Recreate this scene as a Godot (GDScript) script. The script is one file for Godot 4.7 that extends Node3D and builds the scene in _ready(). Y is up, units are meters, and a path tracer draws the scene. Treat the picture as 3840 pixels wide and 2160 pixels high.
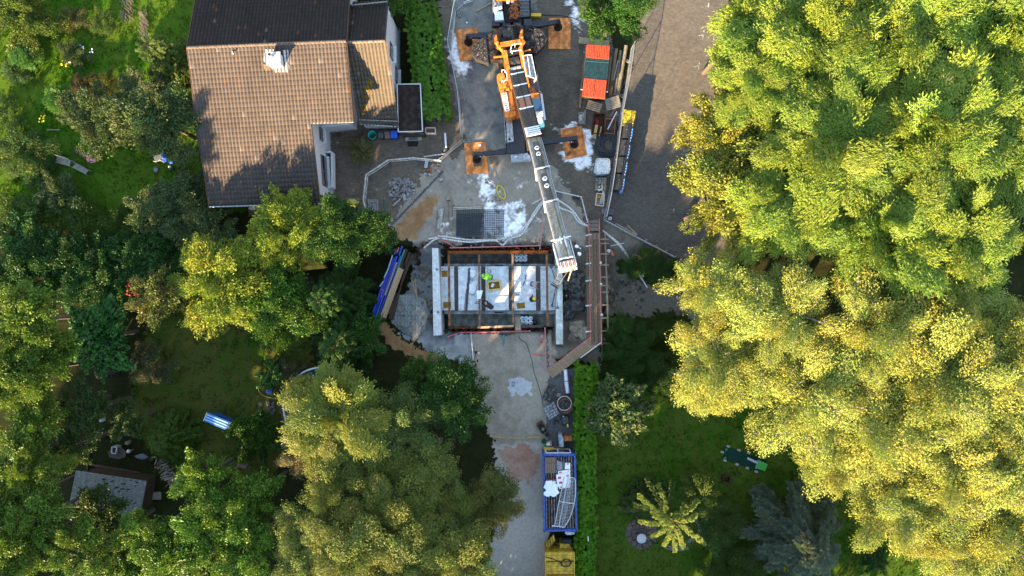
extends Node3D
# Aerial view of a bridge building site between gardens: x right, z down the picture, y up.
const CAM_H := 55.0
const FOCAL := 2595.0
var vx := 0.0
var vy := 0.0
var vs := 1.0
var rng := RandomNumberGenerator.new()
var counts := {}
var mats := {}
var tex := {}
var meshes := {}

func _ready() -> void:
	rng.seed = 4711
	set_up_view()
	make_textures()
	make_ground()
	make_house()
	make_roads()
	make_bridge_site()
	make_footbridge()
	make_crane()
	make_yard_things()
	make_courtyard_things()
	make_south_road_things()
	make_gardens()
	make_trees()
	make_people()

func set_up_view() -> void:
	var cam := Camera3D.new()
	cam.name = "camera"
	add_child(cam)
	cam.position = Vector3(0, CAM_H, 0)
	cam.rotation_degrees = Vector3(-90, 0, 0)
	cam.fov = rad_to_deg(2.0 * atan(1080.0 / FOCAL))
	cam.far = 900.0
	cam.current = true
	var sun := DirectionalLight3D.new()
	sun.name = "sun"
	add_child(sun)
	var el := deg_to_rad(18.5)
	var towards := Vector3(0.5 * cos(el), -sin(el), -0.866 * cos(el))
	sun.look_at_from_position(Vector3.ZERO, towards, Vector3.UP)
	sun.light_energy = 1.6
	sun.light_color = Color(1.0, 0.865, 0.68)
	sun.light_angular_distance = 0.6
	sun.shadow_enabled = true
	var env := Environment.new()
	var sky := Sky.new()
	var sm := ProceduralSkyMaterial.new()
	sm.sky_top_color = Color(0.53, 0.62, 0.73)
	sm.sky_horizon_color = Color(0.82, 0.82, 0.80)
	sm.sky_curve = 0.15
	sm.ground_horizon_color = Color(0.5, 0.5, 0.46)
	sm.ground_bottom_color = Color(0.2, 0.22, 0.17)
	sky.sky_material = sm
	env.background_mode = Environment.BG_SKY
	env.sky = sky
	env.background_energy_multiplier = 0.68
	env.tonemap_mode = Environment.TONE_MAPPER_LINEAR
	env.tonemap_exposure = 5.9
	env.sdfgi_enabled = true
	env.ssao_enabled = true
	env.ssil_enabled = true
	var we := WorldEnvironment.new()
	we.name = "environment"
	we.environment = env
	add_child(we)

func view(x: float, y: float, s: float) -> void:
	vx = x
	vy = y
	vs = s

func V(x: float, y: float, z: float) -> Vector3:
	return Vector3(x, y, z)

func W(px: float, py: float, h := 0.0) -> Vector3:
	var s := (CAM_H - h) / FOCAL
	return Vector3((px - 1920.0) * s, h, (py - 1080.0) * s)

func at(u: float, v: float, h := 0.0) -> Vector3:
	return W(vx + u / vs, vy + v / vs, h)

func ats(flat: Array, h := 0.0) -> Array:
	var out := []
	for i in range(0, flat.size(), 2):
		out.append(at(flat[i], flat[i + 1], h))
	return out

func on_plane(px: float, py: float, p: Vector3, n: Vector3) -> Vector3:
	var o := Vector3(0, CAM_H, 0)
	var d := Vector3((px - 1920.0) / FOCAL, -1.0, (py - 1080.0) / FOCAL)
	return o + d * ((p - o).dot(n) / d.dot(n))

func numbered(n: String) -> String:
	var k: int = counts.get(n, 0)
	counts[n] = k + 1
	return n if k == 0 else "%s_%03d" % [n, k]

func tag(o: Node, label: String, category: String, group := "", kind := "") -> Node:
	if label != "":
		o.set_meta("label", label)
	if category != "":
		o.set_meta("category", category)
	if group != "":
		o.set_meta("group", group)
	if kind != "":
		o.set_meta("kind", kind)
	return o

func thing(n: String, label: String, category: String, pos: Vector3, group := "", yaw := 0.0) -> Node3D:
	var o := Node3D.new()
	o.name = numbered(n)
	add_child(o)
	o.position = pos
	o.rotation.y = yaw
	tag(o, label, category, group)
	return o

func copy_of(o: Node3D, n: String, label: String, pos: Vector3, yaw := 0.0) -> Node3D:
	var c: Node3D = o.duplicate()
	c.name = numbered(n)
	add_child(c)
	c.position = pos
	c.rotation = Vector3(0, yaw, 0)
	if label != "":
		c.set_meta("label", label)
	return c

func put(mesh: Mesh, mat: Material, parent: Node, n: String, xf := Transform3D.IDENTITY) -> MeshInstance3D:
	var o := MeshInstance3D.new()
	o.mesh = mesh
	o.material_override = mat
	o.name = numbered(n) if parent == self else n
	parent.add_child(o, true)
	o.global_transform = xf
	return o

func structure(o: Node) -> Node:
	o.set_meta("kind", "structure")
	return o

func new_st() -> SurfaceTool:
	var s := SurfaceTool.new()
	s.begin(Mesh.PRIMITIVE_TRIANGLES)
	return s

func done(s: SurfaceTool) -> ArrayMesh:
	s.generate_normals()
	return s.commit()

func face(s: SurfaceTool, pts: Array, inside: Vector3) -> void:
	var n: Vector3 = (pts[1] - pts[0]).cross(pts[2] - pts[0])
	var flip: bool = n.dot(pts[0] - inside) < 0.0
	for i in range(1, pts.size() - 1):
		s.add_vertex(pts[0])
		if flip:
			s.add_vertex(pts[i])
			s.add_vertex(pts[i + 1])
		else:
			s.add_vertex(pts[i + 1])
			s.add_vertex(pts[i])

func add_box(s: SurfaceTool, xf: Transform3D, size: Vector3, bev := 0.0) -> void:
	s.set_smooth_group(-1)
	var h := size / 2.0
	var b: float = minf(bev, minf(h.x, minf(h.y, h.z)) * 0.6)
	var c := xf.origin
	if b <= 0.0001:
		for ax in 3:
			for sg in [-1.0, 1.0]:
				var pts := []
				for q in [[-1, -1], [1, -1], [1, 1], [-1, 1]]:
					var v := Vector3.ZERO
					v[ax] = sg * h[ax]
					v[(ax + 1) % 3] = q[0] * h[(ax + 1) % 3]
					v[(ax + 2) % 3] = q[1] * h[(ax + 2) % 3]
					pts.append(xf * v)
				face(s, pts, c)
		return
	for ax in 3:
		var a1 := (ax + 1) % 3
		var a2 := (ax + 2) % 3
		for sg in [-1.0, 1.0]:
			var pts := []
			for q in [[-1, -1], [1, -1], [1, 1], [-1, 1]]:
				var v := Vector3.ZERO
				v[ax] = sg * h[ax]
				v[a1] = q[0] * (h[a1] - b)
				v[a2] = q[1] * (h[a2] - b)
				pts.append(xf * v)
			face(s, pts, c)
			for sg2 in [-1.0, 1.0]:
				var e := []
				for q in [[0, -1], [0, 1], [1, 1], [1, -1]]:
					var v := Vector3.ZERO
					v[ax] = sg * (h[ax] - (b if q[0] == 1 else 0.0))
					v[a1] = sg2 * (h[a1] - (b if q[0] == 0 else 0.0))
					v[a2] = q[1] * (h[a2] - b)
					e.append(xf * v)
				face(s, e, c)
	for sx in [-1.0, 1.0]:
		for sy in [-1.0, 1.0]:
			for sz in [-1.0, 1.0]:
				var k := Vector3(sx * h.x, sy * h.y, sz * h.z)
				face(s, [xf * (k - Vector3(0, sy * b, sz * b)), xf * (k - Vector3(sx * b, 0, sz * b)), xf * (k - Vector3(sx * b, sy * b, 0))], c)

func box_mesh(size: Vector3, bev: float) -> ArrayMesh:
	var key := "b%.3f_%.3f_%.3f_%.3f" % [size.x, size.y, size.z, bev]
	if not meshes.has(key):
		var s := new_st()
		add_box(s, Transform3D.IDENTITY, size, bev)
		meshes[key] = done(s)
	return meshes[key]

func box(parent: Node, n: String, c: Vector3, size: Vector3, mat: Material, yaw := 0.0, pitch := 0.0, roll := 0.0, bev := 0.012) -> MeshInstance3D:
	return put(box_mesh(size, bev), mat, parent, n, Transform3D(Basis.from_euler(Vector3(pitch, yaw, roll)), c))

func between(a: Vector3, b: Vector3) -> Basis:
	var z := (b - a).normalized()
	var up := Vector3.UP if absf(z.y) < 0.99 else Vector3.RIGHT
	var x := up.cross(z).normalized()
	return Basis(x, z.cross(x), z)

func bar(parent: Node, n: String, a: Vector3, b: Vector3, w: float, h: float, mat: Material, bev := 0.006) -> MeshInstance3D:
	var l := snappedf(a.distance_to(b), 0.01)
	return put(box_mesh(Vector3(w, h, l), bev), mat, parent, n, Transform3D(between(a, b), (a + b) / 2.0))

func add_tube(s: SurfaceTool, pts: Array, rad, sides := 8, caps := true) -> void:
	s.set_smooth_group(0)
	var rings := []
	var nrm := Vector3.ZERO
	for i in pts.size():
		var t: Vector3
		if i == 0:
			t = pts[1] - pts[0]
		elif i == pts.size() - 1:
			t = pts[i] - pts[i - 1]
		else:
			t = (pts[i + 1] - pts[i]).normalized() + (pts[i] - pts[i - 1]).normalized()
		t = t.normalized()
		if i == 0:
			nrm = (Vector3.UP if absf(t.y) < 0.9 else Vector3.RIGHT).cross(t).normalized()
		else:
			nrm = (nrm - t * nrm.dot(t)).normalized()
		var bn := t.cross(nrm)
		var r: float = rad[i] if rad is Array else rad
		var ring := []
		for k in sides:
			var an := TAU * k / sides
			ring.append(pts[i] + (nrm * cos(an) + bn * sin(an)) * r)
		rings.append(ring)
	for i in pts.size() - 1:
		var mid: Vector3 = (pts[i] + pts[i + 1]) / 2.0
		for k in sides:
			var k2 := (k + 1) % sides
			face(s, [rings[i][k], rings[i][k2], rings[i + 1][k2], rings[i + 1][k]], mid)
	if caps:
		s.set_smooth_group(-1)
		face(s, rings[0], pts[1])
		face(s, rings[-1], pts[-2])

func tube(parent: Node, n: String, pts: Array, rad, mat: Material, sides := 8) -> MeshInstance3D:
	var s := new_st()
	var o: Vector3 = pts[0]
	var loc := []
	for p in pts:
		loc.append(p - o)
	add_tube(s, loc, rad, sides)
	return put(done(s), mat, parent, n, Transform3D(Basis.IDENTITY, o))

func rod(parent: Node, n: String, a: Vector3, b: Vector3, r: float, mat: Material, sides := 8) -> MeshInstance3D:
	var l := snappedf(a.distance_to(b), 0.01)
	var key := "r%.3f_%.3f_%d" % [l, r, sides]
	if not meshes.has(key):
		var s := new_st()
		add_tube(s, [Vector3(0, 0, -l / 2), Vector3(0, 0, l / 2)], r, sides)
		meshes[key] = done(s)
	return put(meshes[key], mat, parent, n, Transform3D(between(a, b), (a + b) / 2.0))

func smooth_path(pts: Array, per := 6) -> Array:
	var out := []
	for i in pts.size() - 1:
		var p0: Vector3 = pts[maxi(i - 1, 0)]
		var p3: Vector3 = pts[mini(i + 2, pts.size() - 1)]
		for k in per:
			out.append((pts[i] as Vector3).cubic_interpolate(pts[i + 1], p0, p3, float(k) / per))
	out.append(pts[-1])
	return out

func add_prism(s: SurfaceTool, pts: Array, y0: float, y1: float) -> void:
	s.set_smooth_group(-1)
	var poly := PackedVector2Array()
	for p in pts:
		poly.append(Vector2(p.x, p.z))
	var idx := Geometry2D.triangulate_polygon(poly)
	var mid := (y0 + y1) / 2.0
	for i in range(0, idx.size(), 3):
		for y in [y0, y1]:
			var t := []
			for k in 3:
				t.append(Vector3(poly[idx[i + k]].x, y, poly[idx[i + k]].y))
			face(s, t, Vector3(t[0].x, mid, t[0].z))
	for i in poly.size():
		var a := poly[i]
		var b := poly[(i + 1) % poly.size()]
		var e := (b - a).normalized() * 0.002
		var m := (a + b) / 2.0 + Vector2(e.y, -e.x)
		if not Geometry2D.is_point_in_polygon(m, poly):
			m = (a + b) / 2.0 - Vector2(e.y, -e.x)
		face(s, [Vector3(a.x, y0, a.y), Vector3(b.x, y0, b.y), Vector3(b.x, y1, b.y), Vector3(a.x, y1, a.y)], Vector3(m.x, mid, m.y))

func prism(parent: Node, n: String, pts: Array, y0: float, y1: float, mat: Material) -> MeshInstance3D:
	var s := new_st()
	var o := Vector3.ZERO
	for p in pts:
		o += p
	o /= pts.size()
	o.y = y0
	var loc := []
	for p in pts:
		loc.append(p - o)
	add_prism(s, loc, 0.0, y1 - y0)
	return put(done(s), mat, parent, n, Transform3D(Basis.IDENTITY, o))

func plate(parent: Node, n: String, pts: Array, t: float, mat: Material, dir := Vector3.DOWN) -> MeshInstance3D:
	var s := new_st()
	s.set_smooth_group(-1)
	var o := Vector3.ZERO
	for p in pts:
		o += p
	o /= pts.size()
	var c := dir * t / 2.0
	var top := []
	var low := []
	for p in pts:
		top.append(p - o)
		low.append(p - o + dir * t)
	face(s, top, c)
	face(s, low, c)
	for i in pts.size():
		var j := (i + 1) % pts.size()
		face(s, [top[i], top[j], low[j], low[i]], c)
	return put(done(s), mat, parent, n, Transform3D(Basis.IDENTITY, o))

func sheet(parent: Node, n: String, pts: Array, y: float, mat: Material) -> MeshInstance3D:
	return prism(parent, n, pts, y - 0.02, y, mat)

func lathe_mesh(prof: Array, sides := 16) -> ArrayMesh:
	var s := new_st()
	s.set_smooth_group(0)
	for i in prof.size() - 1:
		var r0: float = prof[i][0]
		var r1: float = prof[i + 1][0]
		var y0: float = prof[i][1]
		var y1: float = prof[i + 1][1]
		var nr := y1 - y0
		var ny := r0 - r1
		for k in sides:
			var a0 := TAU * k / sides
			var a1 := TAU * (k + 1) / sides
			var am := (a0 + a1) / 2.0
			var mid := Vector3(cos(am) * (r0 + r1) / 2, (y0 + y1) / 2, sin(am) * (r0 + r1) / 2) - Vector3(cos(am) * nr, ny, sin(am) * nr) * 0.5
			var q := [Vector3(cos(a0) * r0, y0, sin(a0) * r0), Vector3(cos(a1) * r0, y0, sin(a1) * r0), Vector3(cos(a1) * r1, y1, sin(a1) * r1), Vector3(cos(a0) * r1, y1, sin(a0) * r1)]
			if r0 < 0.0001:
				q.remove_at(1)
			elif r1 < 0.0001:
				q.remove_at(2)
			face(s, q, mid)
	return done(s)

func lathe(parent: Node, n: String, c: Vector3, prof: Array, mat: Material, sides := 16, xb := Basis.IDENTITY) -> MeshInstance3D:
	return put(lathe_mesh(prof, sides), mat, parent, n, Transform3D(xb, c))

func lump_mesh(size: Vector3, rough: float, sd: int, facet := true) -> ArrayMesh:
	var nz := FastNoiseLite.new()
	nz.seed = sd
	nz.frequency = 0.9
	var s := new_st()
	s.set_smooth_group(-1 if facet else 0)
	var nu := 9
	var nv := 6
	var g := []
	for j in nv + 1:
		var row := []
		var ph := PI * j / nv
		for i in nu:
			var th := TAU * i / nu
			var d := Vector3(sin(ph) * cos(th), cos(ph), sin(ph) * sin(th))
			var k := 1.0 + rough * nz.get_noise_3d(d.x * 1.6, d.y * 1.6, d.z * 1.6) * 2.0
			row.append(d * k * size / 2.0)
		g.append(row)
	for j in nv:
		for i in nu:
			var i2 := (i + 1) % nu
			var q := [g[j][i], g[j][i2], g[j + 1][i2], g[j + 1][i]]
			if j == 0:
				q.remove_at(1)
			elif j == nv - 1:
				q.remove_at(3)
			face(s, q, Vector3.ZERO)
	return done(s)

func lump(parent: Node, n: String, c: Vector3, size: Vector3, rough: float, mat: Material, facet := true, yaw := 0.0) -> MeshInstance3D:
	return put(lump_mesh(size, rough, rng.randi() % 9999, facet), mat, parent, n, Transform3D(Basis(Vector3.UP, yaw), c))

func lin(r: float, g: float, b: float) -> Color:
	return Color(r, g, b).linear_to_srgb()

func M(r: float, g: float, b: float, rough := 0.8, metal := 0.0, tx := "", scale := 1.0) -> StandardMaterial3D:
	var key := "%.3f %.3f %.3f %.2f %.2f %s %.2f" % [r, g, b, rough, metal, tx, scale]
	if not mats.has(key):
		var m := StandardMaterial3D.new()
		m.albedo_color = lin(r, g, b)
		m.roughness = rough
		m.metallic = metal
		m.metallic_specular = 0.5 if rough < 0.7 else 0.2
		if tx != "":
			m.albedo_texture = tex[tx]
			m.uv1_triplanar = true
			m.uv1_scale = Vector3.ONE * scale
			if tx != "wood":
				m.uv1_world_triplanar = true
		mats[key] = m
	return mats[key]

func copies_material(rough := 0.7, back := Color(0, 0, 0)) -> StandardMaterial3D:
	var m := StandardMaterial3D.new()
	m.albedo_color = Color.WHITE
	m.vertex_color_use_as_albedo = true
	m.metallic_specular = 0.12
	m.roughness = rough
	if back != Color(0, 0, 0):
		m.backlight_enabled = true
		m.backlight = back
	return m

func noise(sd: int, freq: float, oct := 4) -> FastNoiseLite:
	var n := FastNoiseLite.new()
	n.seed = sd
	n.noise_type = FastNoiseLite.TYPE_SIMPLEX_SMOOTH
	n.frequency = freq
	n.fractal_octaves = oct
	return n

func blend_texture(sz: int, lo: Color, hi: Color, n1: FastNoiseLite, n2: FastNoiseLite, k: float) -> ImageTexture:
	var a := n1.get_seamless_image(sz, sz).get_data()
	var b := n2.get_seamless_image(sz, sz).get_data()
	var d := PackedByteArray()
	d.resize(sz * sz * 3)
	for i in sz * sz:
		var t := clampf((a[i] * (1.0 - k) + b[i] * k) / 255.0 * 1.6 - 0.3, 0.0, 1.0)
		d[i * 3] = int(255.0 * lerpf(lo.r, hi.r, t))
		d[i * 3 + 1] = int(255.0 * lerpf(lo.g, hi.g, t))
		d[i * 3 + 2] = int(255.0 * lerpf(lo.b, hi.b, t))
	return ImageTexture.create_from_image(Image.create_from_data(sz, sz, false, Image.FORMAT_RGB8, d))

func make_textures() -> void:
	tex["dirt"] = blend_texture(256, Color(0.62, 0.6, 0.56), Color(1, 1, 1), noise(1, 0.012, 5), noise(2, 0.12, 3), 0.35)
	tex["grain"] = blend_texture(256, Color(0.72, 0.72, 0.72), Color(1, 1, 1), noise(3, 0.2, 3), noise(4, 0.03, 3), 0.4)
	tex["stain"] = blend_texture(256, Color(0.35, 0.32, 0.3), Color(1, 1, 1), noise(5, 0.02, 5), noise(6, 0.008, 4), 0.5)
	tex["rust"] = blend_texture(256, Color(0.5, 0.38, 0.3), Color(1, 1, 1), noise(7, 0.03, 5), noise(8, 0.15, 3), 0.4)
	var sz := 256
	var img := Image.create(sz, sz, false, Image.FORMAT_RGB8)
	var nw := noise(9, 0.05, 4)
	for y in sz:
		for x in sz:
			var t := clampf(0.5 + 0.9 * nw.get_noise_2d(x * 4.0, y * 0.35) + 0.25 * nw.get_noise_2d(x * 0.6 + 900.0, y * 0.6), 0.0, 1.0)
			img.set_pixel(x, y, Color(lerpf(0.66, 1.0, t), lerpf(0.62, 1.0, t), lerpf(0.56, 1.0, t)))
	make_clusters()
	tex["wood"] = ImageTexture.create_from_image(img)
const MAP_W := 1800
const MAP_H := 1080
const MAP_K := 18.0
var map_data := PackedByteArray()
var zone := PackedByteArray()
var zones_poly := {}

func zone_fill(id: int, pts: Array) -> void:
	var poly := []
	for p in pts:
		poly.append(Vector2((p.x + 50.0) * MAP_K * 0.5, (p.z + 30.0) * MAP_K * 0.5))
	if not zones_poly.has(id):
		zones_poly[id] = []
	var wp := PackedVector2Array()
	for p in pts:
		wp.append(Vector2(p.x, p.z))
	zones_poly[id].append(wp)
	var zw := MAP_W / 2
	var zh := MAP_H / 2
	var lo := 1e9
	var hi := -1e9
	for p in poly:
		lo = minf(lo, p.y)
		hi = maxf(hi, p.y)
	for y in range(maxi(0, int(lo)), mini(zh, int(hi) + 1)):
		var xs := []
		var yy := y + 0.5
		for i in poly.size():
			var a: Vector2 = poly[i]
			var b: Vector2 = poly[(i + 1) % poly.size()]
			if (a.y <= yy) != (b.y <= yy):
				xs.append(a.x + (yy - a.y) / (b.y - a.y) * (b.x - a.x))
		xs.sort()
		for k in range(0, xs.size() - 1, 2):
			for x in range(maxi(0, int(round(xs[k]))), mini(zw, int(round(xs[k + 1])))):
				zone[y * zw + x] = id

func zone_px(id: int, flat: Array) -> void:
	zone_fill(id, ats(flat))

func in_zone(id: int, x: float, z: float) -> bool:
	for p in zones_poly[id]:
		if Geometry2D.is_point_in_polygon(Vector2(x, z), p):
			return true
	return false

func zone_at(x: float, z: float) -> int:
	var i := int((x + 50.0) * MAP_K * 0.5)
	var j := int((z + 30.0) * MAP_K * 0.5)
	if i < 0 or j < 0 or i >= MAP_W / 2 or j >= MAP_H / 2:
		return 1
	return zone[j * (MAP_W / 2) + i]

func ground_color(x: float, z: float) -> Color:
	var i := clampi(int((x + 50.0) * MAP_K), 0, MAP_W - 1)
	var j := clampi(int((z + 30.0) * MAP_K), 0, MAP_H - 1)
	var k := (j * MAP_W + i) * 3
	return Color(map_data[k] / 255.0, map_data[k + 1] / 255.0, map_data[k + 2] / 255.0).srgb_to_linear()

func ramp(e0: float, e1: float, x: float) -> float:
	return smoothstep(e0, e1, x)

var hn: FastNoiseLite
var pit_a: Vector3
var pit_b: Vector3

func ground_y(x: float, z: float) -> float:
	var y := 0.0
	var zc := -0.2 + 0.6 * sin(x * 0.22)
	var w := 1.0 if x < -4.0 else 2.0
	var d := absf(z - zc)
	var depth := 2.3 * (1.0 - ramp(w, w + 2.0, d)) * ramp(-34.0, -24.0, x)
	if x > 4.0:
		depth = 2.3 * (1.0 - ramp(1.4, 3.9, d)) * (1.0 - 0.35 * ramp(8.0, 16.0, x))
	y -= depth
	if x > pit_a.x and x < pit_b.x and z > pit_a.z and z < pit_b.z:
		y = -2.5
	elif x > -8.0 and x < -4.7 and z > -3.6 and z < 4.6:
		y = minf(y, -0.2 - 1.2 * ramp(-8.0, -5.6, x) * ramp(4.6, 3.2, z))
	elif x >= pit_b.x and x < 5.6 and z > -4.0 and z < 5.0:
		y = minf(y, -1.6 * ramp(5.6, 5.0, x) * ramp(5.0, 3.6, z) * ramp(-4.0, -3.0, z))
	var zn := zone_at(x, z)
	var rough := 0.0
	if zn == 12 or zn == 15 or zn == 1 or zn == 9:
		rough = 0.10
	elif zn == 11 or zn == 14:
		rough = 0.06
	elif zn == 5 or zn == 13:
		rough = 0.035
	elif zn == 0 or zn == 2 or zn == 17:
		rough = 0.03
	if rough > 0.0:
		y += rough * hn.get_noise_2d(x * 9.0, z * 9.0)
	if zn == 13:
		y += 0.05
	return y

func make_zones() -> void:
	zone.resize(MAP_W * MAP_H / 4)
	zone.fill(1)
	view(0, 0, 1)
	zone_px(0, [-400, -400, 1100, -400, 1100, 790, 700, 790, 520, 850, -400, 840])
	zone_px(17, [560, 1180, 1150, 1150, 1180, 1450, 1100, 1700, 1000, 1800, 600, 1800, 480, 1500])
	zone_px(2, [2230, 1350, 2500, 1390, 3000, 1480, 4100, 1900, 4100, 2500, 2200, 2500, 2225, 1700])
	zone_px(15, [2080, 830, 2270, 830, 2560, 960, 2700, 1300, 2560, 1420, 2300, 1420, 2150, 1340, 2080, 1340])
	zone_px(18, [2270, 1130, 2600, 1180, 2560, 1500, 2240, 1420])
	zone_px(15, [2270, 1060, 2480, 1070, 2470, 1190, 2290, 1180])
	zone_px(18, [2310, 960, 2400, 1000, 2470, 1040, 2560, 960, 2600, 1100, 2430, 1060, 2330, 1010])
	zone_px(5, [1700, 560, 1760, 545, 1640, 735, 1530, 800, 1450, 870, 1440, 830, 1520, 730, 1640, 590])
	zone_px(3, [1235, 440, 1600, 440, 1690, 520, 1640, 600, 1520, 740, 1460, 850, 1235, 850])
	zone_px(3, [1640, -300, 1710, -300, 1690, 240, 1745, 540, 1700, 600, 1600, 440, 1650, 250])
	zone_px(6, [1690, -300, 2010, -300, 2010, 300, 1990, 560, 1745, 560, 1690, 300])
	zone_px(3, [2000, -300, 2140, -300, 2280, 100, 2330, 300, 2310, 560, 2272, 825, 2190, 830, 1990, 640, 2010, 300])
	zone_px(5, [1745, 545, 1990, 545, 2080, 640, 2170, 780, 2200, 840, 2190, 930, 1560, 930, 1480, 850, 1530, 790, 1640, 660])
	zone_px(4, [2440, -400, 2700, -400, 2740, 80, 2900, 600, 2800, 800, 2720, 1000, 2600, 1000, 2268, 826, 2320, 420, 2390, 120])
	zone_px(9, [1637, 735, 1618, 724, 1530, 793, 1483, 845, 1478, 905, 1552, 892, 1649, 743])
	zone_px(12, [1535, 950, 1640, 900, 1640, 1000, 1625, 1045, 1625, 1245, 1780, 1250, 1772, 1370, 1650, 1340, 1500, 1250, 1468, 1183, 1512, 1080])
	zone_px(9, [1402, 1208, 1446, 1200, 1490, 1260, 1580, 1310, 1640, 1325, 1640, 1370, 1560, 1350, 1470, 1300])
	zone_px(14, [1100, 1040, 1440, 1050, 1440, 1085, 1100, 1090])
	zone_px(11, [1655, 925, 2070, 925, 2070, 1245, 1655, 1245])
	zone_px(11, [2106, 1005, 2200, 1000, 2200, 1165, 2106, 1160])
	zone_px(7, [1775, 1243, 2085, 1240, 2085, 1350, 2060, 1420, 2055, 1662, 1850, 1662, 1780, 1500])
	zone_px(19, [2055, 1400, 2160, 1370, 2160, 1700, 2040, 1700, 2050, 1500])
	zone_px(8, [1850, 1655, 2060, 1655, 2050, 2450, 1760, 2450, 1850, 2000])
	view(1700, 1240, 3.15)
	zone_px(13, [540, 1430, 600, 1370, 760, 1348, 900, 1360, 985, 1440, 1010, 1600, 900, 1800, 700, 1760, 600, 1600])
	zone_px(16, [640, 600, 680, 560, 740, 545, 830, 560, 900, 610, 925, 680, 900, 740, 800, 760, 700, 735, 650, 680])
	zone_px(12, [0, 20, 215, 40, 240, 200, 230, 340, 60, 340, 0, 300])
	view(1640, 0, 4.262)
	zone_px(10, [185, 570, 290, 470, 360, 1005, 545, 985, 530, 1060, 440, 1170, 360, 1190, 300, 1120, 220, 1010, 200, 800])
	zone_px(10, [2060, -60, 2140, -60, 2200, 130, 2310, 470, 2250, 480, 2160, 250])
	view(1650, 640, 4.293)
	zone_px(10, [370, -30, 430, 60, 775, 20, 775, 110, 690, 150, 870, 300, 850, 420, 850, 610, 720, 610, 700, 480, 630, 380, 650, 170, 560, 110, 440, 90])
	zone_px(10, [720, 610, 1060, 590, 1130, 580, 1200, 520, 1290, 520, 1270, 600, 1320, 650, 1430, 740, 1400, 850, 1300, 1010, 1120, 1150, 980, 1160, 900, 1120, 850, 1080, 720, 1040])
	zone_px(10, [1260, 120, 1310, 80, 1330, 130, 1280, 210])
	zone_px(10, [1560, 700, 1620, 720, 1580, 770, 1530, 760])
	zone_px(10, [10, 930, 110, 900, 180, 960, 100, 1030, 10, 1000])
	view(2080, 400, 3.219)
	zone_px(10, [40, 290, 280, 212, 330, 250, 470, 380, 465, 480, 400, 590, 470, 690, 400, 765, 330, 740, 250, 700, 150, 660, 90, 590, 95, 400])
	view(0, 0, 1)

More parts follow.
